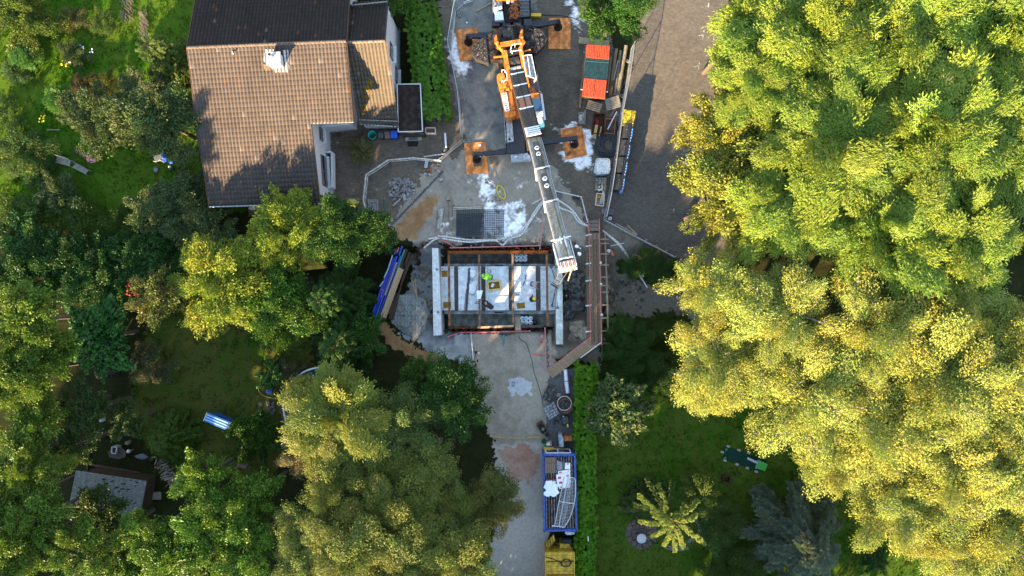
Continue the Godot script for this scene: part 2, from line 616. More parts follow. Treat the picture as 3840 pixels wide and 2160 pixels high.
func make_ground() -> void:
	hn = noise(21, 0.11, 4)
	pit_a = W(1655, 925)
	pit_b = W(2070, 1245)
	make_zones()
	var base := { # one even-light colour pair for each ground material (lawn, soil, paving, gravel ...), chosen by hand and mixed by noise
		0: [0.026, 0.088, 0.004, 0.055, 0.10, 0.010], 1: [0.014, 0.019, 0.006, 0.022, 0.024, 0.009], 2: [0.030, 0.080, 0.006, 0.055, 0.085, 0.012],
		3: [0.085, 0.075, 0.060, 0.125, 0.105, 0.08], 4: [0.088, 0.081, 0.070, 0.102, 0.094, 0.080], 5: [0.19, 0.175, 0.145, 0.29, 0.25, 0.195],
		6: [0.085, 0.095, 0.10, 0.20, 0.20, 0.175], 7: [0.21, 0.185, 0.14, 0.30, 0.265, 0.21], 8: [0.29, 0.275, 0.25, 0.35, 0.32, 0.275],
		9: [0.23, 0.125, 0.055, 0.30, 0.18, 0.09], 10: [0.88, 0.90, 0.86, 0.92, 0.92, 0.9], 11: [0.12, 0.135, 0.14, 0.07, 0.062, 0.05],
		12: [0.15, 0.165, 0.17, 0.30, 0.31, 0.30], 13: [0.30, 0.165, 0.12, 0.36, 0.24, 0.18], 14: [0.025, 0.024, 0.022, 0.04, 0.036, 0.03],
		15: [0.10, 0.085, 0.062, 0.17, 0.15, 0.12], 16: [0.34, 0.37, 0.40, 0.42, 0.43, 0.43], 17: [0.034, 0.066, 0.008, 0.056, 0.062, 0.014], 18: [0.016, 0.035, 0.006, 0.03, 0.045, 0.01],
		19: [0.06, 0.06, 0.06, 0.10, 0.10, 0.10]}
	var tab := PackedFloat32Array()
	for i in 20:
		for k in 6:
			tab.append(base[i][k])
	var coarse := noise(31, 0.010, 4).get_image(MAP_W, MAP_H).get_data()
	var fine := noise(32, 0.16, 3).get_image(MAP_W, MAP_H).get_data()
	var mid := noise(33, 0.045, 4).get_image(MAP_W, MAP_H).get_data()
	var wx := noise(34, 0.07, 4).get_image(MAP_W, MAP_H).get_data()
	var wy := noise(35, 0.07, 4).get_image(MAP_W, MAP_H).get_data()
	map_data.resize(MAP_W * MAP_H * 3)
	var zw := MAP_W / 2
	var zh := MAP_H / 2
	var lut := PackedByteArray()
	lut.resize(4097)
	for i in 4097:
		var c := i / 4096.0
		lut[i] = int(255.0 * (12.92 * c if c < 0.0031308 else 1.055 * pow(c, 1.0 / 2.4) - 0.055))
	var fringe := [Vector2i(0, 0), Vector2i(3, 1), Vector2i(-3, -1), Vector2i(1, -3), Vector2i(-1, 3), Vector2i(2, 2), Vector2i(-2, -2)]
	var i := 0
	for y in MAP_H:
		for x in MAP_W:
			var dx := (wx[i] - 128) * 0.03
			var dy := (wy[i] - 128) * 0.03
			var zx := clampi(int(x * 0.5 + dx), 0, zw - 1)
			var zy := clampi(int(y * 0.5 + dy), 0, zh - 1)
			var zn := zone[zy * zw + zx]
			var lime := 0.0
			if zn == 10 or zn == 5 or zn == 3 or zn == 6:
				var near := 0
				for o in fringe:
					near += 1 if zone[clampi(zy + o.y, 0, zh - 1) * zw + clampi(zx + o.x, 0, zw - 1)] == 10 else 0
				lime = clampf(near * 0.16 + (mid[i] + fine[i] * 0.5 - 215.0) * 0.007, 0.0, 1.0) if near > 0 else clampf((mid[i] + fine[i] - 400) * 0.012, 0.0, 0.35)
				if zn == 10:
					zn = 5 if zx > 280 else 6
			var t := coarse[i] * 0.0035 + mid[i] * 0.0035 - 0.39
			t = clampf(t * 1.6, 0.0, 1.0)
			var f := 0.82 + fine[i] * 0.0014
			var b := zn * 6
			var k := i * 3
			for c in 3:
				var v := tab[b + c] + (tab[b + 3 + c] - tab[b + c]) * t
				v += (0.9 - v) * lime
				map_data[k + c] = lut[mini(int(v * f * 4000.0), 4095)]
			i += 1
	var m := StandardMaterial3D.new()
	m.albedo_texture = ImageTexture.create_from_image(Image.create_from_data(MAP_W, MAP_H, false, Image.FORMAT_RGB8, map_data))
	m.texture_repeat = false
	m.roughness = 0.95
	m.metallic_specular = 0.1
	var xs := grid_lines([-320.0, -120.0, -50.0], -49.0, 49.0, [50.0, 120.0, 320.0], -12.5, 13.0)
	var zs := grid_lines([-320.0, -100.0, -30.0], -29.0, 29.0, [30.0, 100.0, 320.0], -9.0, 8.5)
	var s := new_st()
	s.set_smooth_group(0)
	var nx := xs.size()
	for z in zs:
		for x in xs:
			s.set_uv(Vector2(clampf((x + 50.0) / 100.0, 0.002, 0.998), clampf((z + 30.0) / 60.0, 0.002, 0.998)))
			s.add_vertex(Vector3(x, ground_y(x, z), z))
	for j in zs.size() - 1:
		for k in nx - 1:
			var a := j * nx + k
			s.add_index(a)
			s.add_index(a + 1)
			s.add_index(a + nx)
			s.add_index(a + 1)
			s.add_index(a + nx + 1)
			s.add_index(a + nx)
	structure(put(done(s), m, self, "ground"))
	make_grass()

func grid_lines(before: Array, a: float, b: float, after: Array, fa: float, fb: float) -> Array:
	var out := before.duplicate()
	var x := a
	while x <= b:
		out.append(x)
		x += 0.14 if (x > fa and x < fb) else 0.5
	return out + after

func put_copies(parent: Node, n: String, mesh: Mesh, mat: Material, xfs: Array, cols: Array) -> MultiMeshInstance3D:
	var mm := MultiMesh.new()
	mm.transform_format = MultiMesh.TRANSFORM_3D
	mm.use_colors = true
	mm.mesh = mesh
	mm.instance_count = xfs.size()
	for i in xfs.size():
		mm.set_instance_transform(i, xfs[i])
		mm.set_instance_color(i, cols[i])
	var o := MultiMeshInstance3D.new()
	o.multimesh = mm
	o.material_override = mat
	o.name = numbered(n) if parent == self else n
	parent.add_child(o, true)
	return o

func make_grass() -> void:
	var s := new_st()
	s.set_smooth_group(-1)
	for i in 9:
		var an := rng.randf() * TAU
		var o := Vector3(rng.randf_range(-0.13, 0.13), 0, rng.randf_range(-0.13, 0.13))
		var w := Vector3(cos(an), 0, sin(an)) * 0.022
		var tip := o + Vector3(rng.randf_range(-0.09, 0.09), rng.randf_range(0.05, 0.11), rng.randf_range(-0.09, 0.09))
		s.add_vertex(o - w)
		s.add_vertex(tip)
		s.add_vertex(o + w)
	var tuft := done(s)
	var xfs := []
	var cols := []
	var nz := noise(41, 0.25, 3)
	for t in 60000:
		var x := rng.randf_range(-44.0, 44.0)
		var z := rng.randf_range(-26.0, 26.0)
		var zn := zone_at(x, z)
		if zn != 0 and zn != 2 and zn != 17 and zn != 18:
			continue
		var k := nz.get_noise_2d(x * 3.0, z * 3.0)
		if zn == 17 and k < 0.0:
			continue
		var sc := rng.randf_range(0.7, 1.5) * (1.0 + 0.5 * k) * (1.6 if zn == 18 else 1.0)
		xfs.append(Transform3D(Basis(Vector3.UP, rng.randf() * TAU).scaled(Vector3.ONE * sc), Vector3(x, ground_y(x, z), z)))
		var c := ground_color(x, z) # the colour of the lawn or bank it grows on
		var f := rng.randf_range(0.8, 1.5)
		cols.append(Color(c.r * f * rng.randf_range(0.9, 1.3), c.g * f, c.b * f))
	var g := put_copies(self, "lawn_grass", tuft, copies_material(0.8, Color(0.3, 0.35, 0.1)), xfs, cols)
	tag(g, "short green grass of the garden lawns and banks", "grass", "", "stuff")

func make_pavers(n: String, label: String, zid: int, yaw: float, lx: float, lz: float, bounds: Rect2, gain: float) -> void:
	var mesh := box_mesh(Vector3(lx - 0.012, 0.03, lz - 0.012), 0.004)
	var xfs := []
	var cols := []
	var bs := Basis(Vector3.UP, yaw)
	var c := bounds.get_center()
	var rr := bounds.size.length() / 2.0
	var nj := int(rr / lz)
	var ni := int(rr / lx)
	for j in range(-nj, nj):
		for i in range(-ni, ni):
			var p := bs * Vector3((i + (0.5 if j % 2 == 0 else 0.0)) * lx, 0, j * lz)
			var x := p.x + c.x
			var z := p.z + c.y
			if not bounds.has_point(Vector2(x, z)) or not in_zone(zid, x, z) or zone_at(x, z) != zid and zone_at(x, z) != 10:
				continue
			var tilt := Basis.from_euler(Vector3(rng.randf_range(-0.012, 0.012), yaw + rng.randf_range(-0.01, 0.01), rng.randf_range(-0.012, 0.012)))
			xfs.append(Transform3D(tilt, Vector3(x, 0.004 + rng.randf_range(-0.003, 0.003), z)))
			var g := ground_color(x, z)
			var f := gain * rng.randf_range(0.86, 1.12)
			cols.append(Color(minf(g.r * f * rng.randf_range(0.97, 1.06), 0.85), minf(g.g * f, 0.85), minf(g.b * f, 0.85)))
	var o := put_copies(self, n, mesh, copies_material(0.85), xfs, cols)
	tag(o, label, "paving", "", "stuff")

func make_roads() -> void:
	make_pavers("road_paving_blocks", "brown grey paving blocks of the road beside the tall trees", 4, 0.10, 0.2, 0.1, Rect2(6.5, -26, 14.5, 25), 1.25)
	make_pavers("yard_paving_blocks", "dark grey paving blocks under and around the crane and the house court", 3, 0.05, 0.2, 0.1, Rect2(-15, -26, 24, 22), 1.2)
	var white := M(0.55, 0.55, 0.53, 0.9, 0.0, "stain", 0.9)
	view(2100, 0, 2.07)
	for q in [[1155, 20, 1148, 66], [1118, 230, 1107, 300], [1083, 465, 1074, 540], [1000, 925, 990, 1000]]:
		bay_mark(at(q[0], q[1]), at(q[2], q[3]), white)
	view(2080, 400, 3.219)
	for q in [[1500, 870, 1483, 985], [1440, 1230, 1418, 1360], [1560, 525, 1545, 600]]:
		bay_mark(at(q[0], q[1]), at(q[2], q[3]), white)

func bay_mark(a: Vector3, b: Vector3, m: Material) -> void:
	var o := Node3D.new()
	o.name = numbered("road_marking")
	add_child(o)
	structure(o)
	var d := (b - a).normalized()
	var side := d.cross(Vector3.UP)
	var mid := a.lerp(b, 0.62)
	var y := Vector3(0, 0.024, 0)
	for q in [[a, b], [mid, mid - side * -0.42 + d * 0.12]]:
		var p: Vector3 = q[0]
		var e: Vector3 = q[1]
		var l := p.distance_to(e)
		var k := 0
		while k * 0.2 < l - 0.1:
			var c := p + (e - p).normalized() * (k * 0.2 + 0.1)
			if rng.randf() < 0.85:
				box(o, "paint_dash", c + y, Vector3(0.085, 0.006, 0.18), m, atan2(e.x - p.x, e.z - p.z), 0, 0, 0.0)
			k += 1
func tile_mesh(w: float, l: float) -> ArrayMesh:
	var s := new_st()
	s.set_smooth_group(0)
	var prof := [[-0.5, 0.0], [-0.36, 0.045], [-0.18, 0.09], [0.0, 0.09], [0.18, 0.045], [0.34, 0.01], [0.5, 0.0]]
	for i in prof.size() - 1:
		var a := Vector3(prof[i][0] * w, prof[i][1], 0)
		var b := Vector3(prof[i + 1][0] * w, prof[i + 1][1], 0)
		var up := Vector3(0, 0.0, 0)
		var lo := Vector3(0, 0.018, l)
		face(s, [a + up, b + up, b + lo, a + lo], Vector3(0, -1, l / 2))
		face(s, [a + lo, b + lo, b + lo - Vector3(0, 0.02, 0), a + lo - Vector3(0, 0.02, 0)], Vector3(0, 0, 0))
	return done(s)

func tile_slope(parent: Node, o: Vector3, u: Vector3, v: Vector3, outline: Array, tw: float, tl: float, singles: int, tint: Array) -> void:
	var n := v.cross(u).normalized()
	if n.y < 0:
		n = -n
	var x := v.cross(n).normalized() * -1.0
	var poly := PackedVector2Array()
	var lo := Vector2(1e9, 1e9)
	var hi := Vector2(-1e9, -1e9)
	for p in outline:
		var q := Vector2((p - o).dot(u), (p - o).dot(v))
		poly.append(q)
		lo = lo.min(q)
		hi = hi.max(q)
	var mesh := tile_mesh(tw * 1.02, tl * 1.12)
	var xfs := []
	var cols := []
	var nz := noise(61, 0.35, 3)
	var j := 0
	var vv := maxf(lo.y, 0.0)
	while vv < hi.y - tl * 0.4:
		var uu := lo.x + tw * 0.5
		while uu < hi.x:
			if Geometry2D.is_point_in_polygon(Vector2(uu, vv + tl * 0.5), poly):
				var b := Basis(n.cross(v) * 1.0, n, v)
				b = b.rotated(n, rng.randf_range(-0.008, 0.008))
				xfs.append(Transform3D(b, o + u * uu + v * vv + n * (0.004 + rng.randf() * 0.006)))
				var k := nz.get_noise_2d(uu, vv) * 0.15 + rng.randf_range(0.9, 1.08)
				var c := Color(tint[0] * k, tint[1] * k, tint[2] * k)
				var r := rng.randf()
				if r < 0.02:
					c = c.lerp(Color(0.17, 0.075, 0.035), 0.3)
				elif r < 0.03:
					c = c.lerp(Color(0.35, 0.34, 0.32), 0.14)
				cols.append(c)
			uu += tw
		vv += tl
		j += 1
	var shades := [M(tint[0], tint[1], tint[2], 0.85), M(tint[0] * 0.93, tint[1] * 0.93, tint[2] * 0.94, 0.85), M(tint[0] * 1.07, tint[1] * 1.06, tint[2] * 1.05, 0.85), M(tint[0] * 1.1, tint[1] * 0.9, tint[2] * 0.8, 0.85)]
	var k0 := maxi(0, xfs.size() - singles)
	for i in range(k0, xfs.size()):
		var q := rng.randf()
		put(mesh, shades[0 if q < 0.4 else (1 if q < 0.7 else (2 if q < 0.95 else 3))], parent, "roof_tile", xfs[i])
	if k0 > 0:
		var f := put_copies(parent, "roof_tile_field", mesh, copies_material(0.85), xfs.slice(0, k0), cols.slice(0, k0))
		f.global_transform = Transform3D.IDENTITY
		f.set_meta("kind", "stuff")

func make_house() -> void:
	view(600, 0, 1.811)
	var white := M(0.72, 0.73, 0.74, 0.85, 0, "grain", 0.7)
	var base_m := M(0.30, 0.30, 0.30, 0.9, 0, "dirt", 0.6)
	var frame := M(0.10, 0.075, 0.06, 0.5)
	var glass := M(0.02, 0.024, 0.028, 0.08)
	var zinc := M(0.42, 0.44, 0.46, 0.4, 0.6, "dirt", 1.0)
	var wood := M(0.14, 0.09, 0.06, 0.8, 0, "wood", 1.0)
	var under := M(0.05, 0.045, 0.04, 0.9)
	var rl := at(185, 325, 6.95)
	var rr := at(1265, 280, 6.95)
	var el := at(335, 1400, 4.5)
	var h := thing("house", "large white house with a brown pantile roof and a chimney", "house", at(700, 800, 0))
	var u := (rr - rl).normalized()
	var n := (el - rl).cross(u).normalized()
	n = n if n.y > 0 else -n
	var v := u.cross(n).normalized()
	v = v if v.z > 0 else -v
	var outline := []
	for q in [[185, 325], [1265, 280], [1310, 822], [1022, 832], [1085, 1380], [335, 1400]]:
		outline.append(on_plane(vx + q[0] / vs, vy + q[1] / vs, rl, n))
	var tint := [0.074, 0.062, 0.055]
	plate(h, "roof", [outline[0] - n * 0.03, outline[1] - n * 0.03, outline[2] - n * 0.03, on_plane(vx + 235 / vs, vy + 858 / vs, rl, n) - n * 0.03], 0.14, under)
	plate(h, "roof", [on_plane(vx + 235 / vs, vy + 862 / vs, rl, n) - n * 0.03, outline[3] - n * 0.032, outline[4] - n * 0.03, outline[5] - n * 0.03], 0.14, under)
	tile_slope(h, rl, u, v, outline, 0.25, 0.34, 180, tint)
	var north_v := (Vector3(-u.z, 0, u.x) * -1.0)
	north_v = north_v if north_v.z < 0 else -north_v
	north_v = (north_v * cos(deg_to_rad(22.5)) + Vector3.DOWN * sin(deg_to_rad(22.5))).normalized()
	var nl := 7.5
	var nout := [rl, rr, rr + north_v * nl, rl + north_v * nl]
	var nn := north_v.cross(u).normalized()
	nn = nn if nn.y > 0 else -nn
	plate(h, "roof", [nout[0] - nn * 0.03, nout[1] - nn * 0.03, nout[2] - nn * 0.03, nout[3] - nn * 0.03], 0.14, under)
	tile_slope(h, rl, u, north_v, nout, 0.25, 0.34, 60, [0.036, 0.03, 0.027])  # north slope in shade: the shade is put into a darker tile colour
	var rm := M(0.20, 0.155, 0.125, 0.85, 0, "dirt", 1.4)
	var ln := rl.distance_to(rr)
	var k := 0
	while k * 0.4 < ln:
		tube(h, "ridge_tile", [rl + u * (k * 0.4) + Vector3(0, 0.0, 0), rl + u * minf(k * 0.4 + 0.43, ln) + Vector3(0, 0.015, 0)], 0.12, rm, 10)
		k += 1
	tube(h, "gutter", [outline[4] + Vector3(0.02, -0.03, 0.05), outline[5] + Vector3(-0.02, -0.03, 0.05)], 0.07, zinc, 8)
	tube(h, "gutter", [outline[2] + Vector3(0.02, -0.03, 0.05), outline[3] + Vector3(0.0, -0.03, 0.05)], 0.065, zinc, 8)
	bar(h, "barge_board", outline[0] + Vector3(-0.03, -0.04, 0), outline[5] + Vector3(-0.03, -0.04, 0), 0.05, 0.2, wood)
	bar(h, "barge_board", outline[1] + Vector3(0.03, -0.04, 0), outline[2] + Vector3(0.03, -0.04, 0), 0.05, 0.2, wood)
	bar(h, "barge_board", outline[3] + Vector3(0.03, -0.04, 0), outline[4] + Vector3(0.03, -0.04, 0), 0.05, 0.2, wood)
	bar(h, "barge_board", nout[0] + Vector3(-0.03, -0.04, 0), nout[3] + Vector3(-0.03, -0.04, 0), 0.05, 0.2, wood)
	bar(h, "barge_board", nout[1] + Vector3(0.03, -0.04, 0), nout[2] + Vector3(0.03, -0.04, 0), 0.05, 0.2, wood)
	var p_se := at(1187, 1368, 0)
	var p_sw := Vector3(outline[5].x + 0.6, 0, p_se.z - 0.1)
	var p_e2 := at(1160, 905, 0)
	var p_n2 := at(1345, 885, 0)
	var p_ne := Vector3(p_n2.x - 0.1, 0, nout[2].z + 0.5)
	var p_nw := Vector3(rl.x + 0.5, 0, nout[3].z + 0.5)
	var roof_y := func(p: Vector3) -> float:
		var a := rl.y - (n.x * (p.x - rl.x) + n.z * (p.z - rl.z)) / n.y
		var b := rl.y - (nn.x * (p.x - rl.x) + nn.z * (p.z - rl.z)) / nn.y
		return minf(a, b) - 0.19
	var ring := [p_sw, p_se, p_e2, p_n2, p_ne, p_nw]
	for i in ring.size():
		var a: Vector3 = ring[i]
		var b: Vector3 = ring[(i + 1) % ring.size()]
		wall_panel(h, a, b, roof_y, white, base_m)
	var wy := 2.0
	house_window(h, p_se.lerp(p_e2, 0.36), (p_e2 - p_se).normalized(), 2.3, 2.0, 1.5, frame, glass, white)
	house_window(h, p_se.lerp(p_e2, 0.86), (p_e2 - p_se).normalized(), 1.0, 2.6, 0.9, frame, glass, white)
	house_window(h, p_e2.lerp(p_n2, 0.55), (p_n2 - p_e2).normalized(), 2.0, 3.1, 0.9, frame, glass, white)
	var bq := [at(1125, 1045, 1.3), at(1182, 1045, 1.3), at(1185, 1282, 1.3), at(1128, 1280, 1.3)]
	prism(h, "bay_floor", bq, 1.0, 1.3, M(0.09, 0.07, 0.055, 0.9, 0, "stain", 1.2))
	for q in [[0, 1], [1, 2], [2, 3]]:
		bar(h, "bay_parapet", bq[q[0]] + Vector3(0, 0.35, 0), bq[q[1]] + Vector3(0, 0.35, 0), 0.12, 0.9, white)
	var cb := at(815, 440, 6.2)
	var ct := at(793, 390, 7.6)
	box(h, "chimney", Vector3(cb.x, 6.7, cb.z), Vector3(0.85, 1.6, 0.75), white, 0.04)
	var chim := box(h, "chimney_cap", Vector3(cb.x, 7.54, cb.z), Vector3(1.0, 0.08, 0.9), M(0.7, 0.72, 0.74, 0.5, 0.3, "dirt", 1.0), 0.04)
	tube(chim, "flue_pipe", [Vector3(cb.x - 0.1, 7.5, cb.z - 0.1), Vector3(cb.x - 0.1, 8.1, cb.z - 0.1)], 0.11, M(0.5, 0.5, 0.5, 0.3, 0.9), 14)
	tube(chim, "flue_opening", [Vector3(cb.x - 0.1, 8.09, cb.z - 0.1), Vector3(cb.x - 0.1, 8.11, cb.z - 0.1)], 0.085, M(0.02, 0.02, 0.02, 0.9), 14)
	var fl := M(0.72, 0.74, 0.76, 0.45, 0.4, "dirt", 1.2)
	for q in [[705, 335, 775, 420], [770, 440, 878, 490], [835, 340, 872, 445], [700, 436, 775, 468]]:
		var a := on_plane(vx + q[0] / vs, vy + q[1] / vs, rl + n * 0.075, n)
		var b := on_plane(vx + q[2] / vs, vy + q[1] / vs, rl + n * 0.075, n)
		var c := on_plane(vx + q[2] / vs, vy + q[3] / vs, rl + n * 0.075, n)
		var d := on_plane(vx + q[0] / vs, vy + q[3] / vs, rl + n * 0.075, n)
		plate(h, "lead_flashing", [a, b, c, d], 0.02, fl if q[0] != 700 else M(0.45, 0.22, 0.12, 0.6, 0, "rust", 1.5))
	var sn := on_plane(vx + 490 / vs, vy + 345 / vs, rl, n)
	tube(h, "snow_hook", [sn, sn + Vector3(0.15, 0.25, 0.3)], 0.04, M(0.75, 0.75, 0.75, 0.5), 6)
	make_wing(h, u, white, base_m, frame, glass, zinc, under)
	make_annex()

func wall_panel(h: Node, a: Vector3, b: Vector3, top: Callable, m: Material, base_m: Material) -> void:
	var t := (b - a).normalized()
	var nrm := t.cross(Vector3.UP) * 0.3
	var cc := (a + b) / 2.0
	var s := new_st()
	s.set_smooth_group(-1)
	var steps := 12
	var prev := []
	for i in steps + 1:
		var p := a.lerp(b, float(i) / steps)
		var q := p - nrm
		var cur := [p, q, Vector3(q.x, top.call(q), q.z), Vector3(p.x, top.call(p), p.z)]
		if i > 0:
			var mid := (p + q) / 2.0 - t * 0.05 + Vector3(0, 1, 0)
			for k in 4:
				face(s, [prev[k], prev[(k + 1) % 4], cur[(k + 1) % 4], cur[k]], mid)
		if i == 0 or i == steps:
			face(s, cur, cc)
		prev = cur
	put(done(s), m, h, "wall")
	var o := nrm.normalized() * 0.03
	bar(h, "plinth", a + o + Vector3(0, 0.2, 0), b + o + Vector3(0, 0.2, 0), 0.06, 0.4, base_m)

func house_window(h: Node, c: Vector3, t: Vector3, w: float, y: float, hh: float, frame: Material, glass: Material, white: Material) -> void:
	var out := t.cross(Vector3.UP)
	var yaw := atan2(t.x, t.z)
	var p := c + Vector3(0, y + hh / 2, 0)
	var f := box(h, "window", p + out * 0.02, Vector3(0.08, hh, w), frame, yaw)
	for k in [-0.25, 0.25]:
		box(f, "pane", p + out * 0.055 + t * w * k, Vector3(0.03, hh - 0.16, w / 2 - 0.1), glass, yaw, 0, 0, 0.003)
	box(f, "sill", c + Vector3(0, y - 0.04, 0) + out * 0.12, Vector3(0.28, 0.06, w + 0.2), white, yaw)

func make_wing(h: Node, u: Vector3, white: Material, base_m: Material, frame: Material, glass: Material, zinc: Material, under: Material) -> void:
	var w := h
	var a := at(1255, 290, 6.6)
	var b := at(1530, 265, 6.6)
	var e := at(1618, 845, 2.8)
	var n := (e - a).cross(u).normalized()
	n = n if n.y > 0 else -n
	var v := u.cross(n).normalized()
	v = v if v.z > 0 else -v
	var out := []
	for q in [[1262, 292], [1530, 265], [1620, 855], [1348, 835]]:
		out.append(on_plane(vx + q[0] / vs, vy + q[1] / vs, a, n))
	plate(w, "wing_roof", out.map(func(p): return p - n * 0.04), 0.14, under)
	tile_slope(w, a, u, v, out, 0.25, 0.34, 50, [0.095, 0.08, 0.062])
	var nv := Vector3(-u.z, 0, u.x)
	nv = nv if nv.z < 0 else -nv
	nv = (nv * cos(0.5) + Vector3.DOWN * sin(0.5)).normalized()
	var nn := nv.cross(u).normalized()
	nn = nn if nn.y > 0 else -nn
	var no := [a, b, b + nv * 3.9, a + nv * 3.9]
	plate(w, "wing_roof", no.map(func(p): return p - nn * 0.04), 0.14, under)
	tile_slope(w, a, u, nv, no, 0.25, 0.34, 10, [0.036, 0.03, 0.027])  # wing north tiles darkened too, shade painted into their colour
	var k := 0
	while k * 0.4 < a.distance_to(b) - 0.2:
		tube(w, "ridge_tile", [a + u * (k * 0.4), a + u * (k * 0.4 + 0.43) + Vector3(0, 0.015, 0)], 0.11, M(0.26, 0.215, 0.17, 0.85, 0, "dirt", 1.4), 10)
		k += 1
	var lm := M(0.42, 0.26, 0.02, 0.95, 0, "stain", 2.0)
	for i in 46:
		var t := rng.randf()
		var q := Vector2(lerpf(1432, 1378, t) + rng.randf_range(-16, 16) * (1.2 - t * 0.6), lerpf(540, 770, pow(t, 1.2)) + rng.randf_range(-8, 8))
		var p := on_plane(vx + q.x / vs, vy + q.y / vs, a + n * 0.06, n)
		put(lump_cached("lichen", Vector3(0.22, 0.05, 0.26), 0.5), lm, w, "lichen_patch", Transform3D(Basis(u, n, v).rotated(n, rng.randf() * TAU).scaled(Vector3.ONE * rng.randf_range(0.4, 1.2)), p))
	var e0 := at(1633, 572, 0)
	var e1 := at(1622, 180, 0)
	var wall_e := [Vector3(b.x + 0.1, 0, e.z - 0.25), Vector3(b.x + 0.1, 0, no[2].z + 0.3)]
	var p0 := Vector3(e.x - 0.35, 0, e.z - 0.3)
	var p1 := Vector3(p0.x, 0, no[2].z + 0.35)
	var roof_y := func(p: Vector3) -> float:
		var y0 := a.y - (n.x * (p.x - a.x) + n.z * (p.z - a.z)) / n.y
		var y1 := a.y - (nn.x * (p.x - a.x) + nn.z * (p.z - a.z)) / nn.y
		return minf(y0, y1) - 0.2
	wall_panel(w, p0, p1, roof_y, white, base_m)
	wall_panel(w, Vector3(out[3].x, 0, p0.z), p0, roof_y, white, base_m)
	wall_panel(w, p1, Vector3(a.x, 0, p1.z), roof_y, white, base_m)
	house_window(w, p0.lerp(p1, 0.62), (p1 - p0).normalized(), 1.1, 3.2, 1.3, frame, glass, white)
	house_window(w, p0.lerp(p1, 0.48), (p1 - p0).normalized(), 1.1, 1.0, 1.2, frame, glass, white)
	tube(w, "gutter", [out[3] + Vector3(0, -0.03, 0.06), out[2] + Vector3(0, -0.03, 0.06)], 0.07, zinc, 8)
	for row in [[at(1355, 815, 3.2), at(1620, 825, 3.2)], [no[3] + Vector3(0.3, 0.35, 0.2), no[2] + Vector3(0, 0.35, 0.2)]]:
		for o in [0.0, 0.12]:
			tube(w, "snow_guard", [row[0] + Vector3(0, o, 0), row[1] + Vector3(0, o, 0)], 0.02, zinc, 6)
		for i in 9:
			var p: Vector3 = (row[0] as Vector3).lerp(row[1], i / 8.0)
			box(w, "snow_guard_bracket", p + Vector3(0, 0.0, 0), Vector3(0.04, 0.3, 0.1), zinc)
	plate(h, "valley_wall", [at(1272, 312, 6.45), at(1312, 820, 4.9), at(1350, 835, 2.9), at(1276, 325, 6.3)], 0.05, M(0.28, 0.29, 0.3, 0.6, 0.3, "dirt", 1.0))

func lump_cached(key: String, size: Vector3, rough: float) -> ArrayMesh:
	if not meshes.has(key):
		meshes[key] = lump_mesh(size, rough, hash(key) % 9999)
	return meshes[key]

func make_annex() -> void:
	var p := [at(1610, 572, 2.6), at(1768, 570, 2.6), at(1783, 892, 2.6), at(1618, 895, 2.6)]
	var o := thing("annex", "flat roofed porch with brown felt roof beside the white house", "porch", Vector3(p[0].x, 0, p[0].z))
	var q := []
	for c in p:
		q.append(c.lerp((p[0] + p[2]) / 2.0, 0.06))
	prism(o, "wall", q, 0.0, 2.35, M(0.10, 0.085, 0.075, 0.85, 0, "wood", 0.7))
	prism(o, "flat_roof", p, 2.35, 2.56, M(0.045, 0.034, 0.03, 0.95, 0, "dirt", 0.5))
	for i in 4:
		bar(o, "roof_edge", p[i] + Vector3(0, -0.02, 0), p[(i + 1) % 4] + Vector3(0, -0.02, 0), 0.08, 0.1, M(0.45, 0.46, 0.47, 0.5, 0.5))
func pile_wall(label: String, path: Array, y0: float, y1: float) -> void:
	var rust := M(0.16, 0.075, 0.04, 0.9, 0, "rust", 1.0)
	var rust2 := M(0.12, 0.065, 0.042, 0.9, 0, "rust", 1.3)
	var o := thing("sheet_pile_wall", label, "pile wall", V(path[0].x, y0, path[0].z))
	var prof := [Vector2(-0.3, 0.09), Vector2(-0.2, 0.09), Vector2(-0.12, -0.09), Vector2(0.12, -0.09), Vector2(0.2, 0.09), Vector2(0.3, 0.09)]
	var key := "pile%.2f" % (y1 - y0)
	if not meshes.has(key):
		var s := new_st()
		var hh := y1 - y0
		for i in prof.size() - 1:
			var a: Vector2 = prof[i]
			var b: Vector2 = prof[i + 1]
			var m := (a + b) / 2.0
			add_box(s, Transform3D(Basis(Vector3.UP, -atan2(b.y - a.y, b.x - a.x)), V(m.x, hh / 2.0, m.y)), V(a.distance_to(b) + 0.01, hh, 0.025), 0.0)
		meshes[key] = done(s)
	for i in path.size() - 1:
		var a: Vector3 = path[i]
		var b: Vector3 = path[i + 1]
		var l := a.distance_to(b)
		var cnt := maxi(1, int(round(l / 0.6)))
		var yaw := -atan2(b.z - a.z, b.x - a.x)
		for k in cnt:
			var p := a.lerp(b, (k + 0.5) / cnt)
			put(meshes[key], rust if rng.randf() < 0.6 else rust2, o, "sheet_pile", Transform3D(Basis(Vector3.UP, yaw), V(p.x, y0 + rng.randf_range(-0.04, 0.04), p.z)))

func steel_beam(n: String, label: String, group: String, a: Vector3, b: Vector3, m: Material, w := 0.2) -> Node3D:
	var o := thing(n, label, "steel beam", (a + b) / 2.0, group)
	bar(o, "upper_flange", a + V(0, w / 2, 0), b + V(0, w / 2, 0), w, 0.025, m)
	bar(o, "web", a, b, 0.03, w - 0.03, m)
	bar(o, "lower_flange", a - V(0, w / 2, 0), b - V(0, w / 2, 0), w, 0.025, m)
	for t in [0.0, 1.0]:
		var p := a.lerp(b, t)
		bar(o, "end_plate", p, p + (b - a).normalized() * (0.03 if t == 0.0 else -0.03), w + 0.06, w + 0.06, m)
	return o

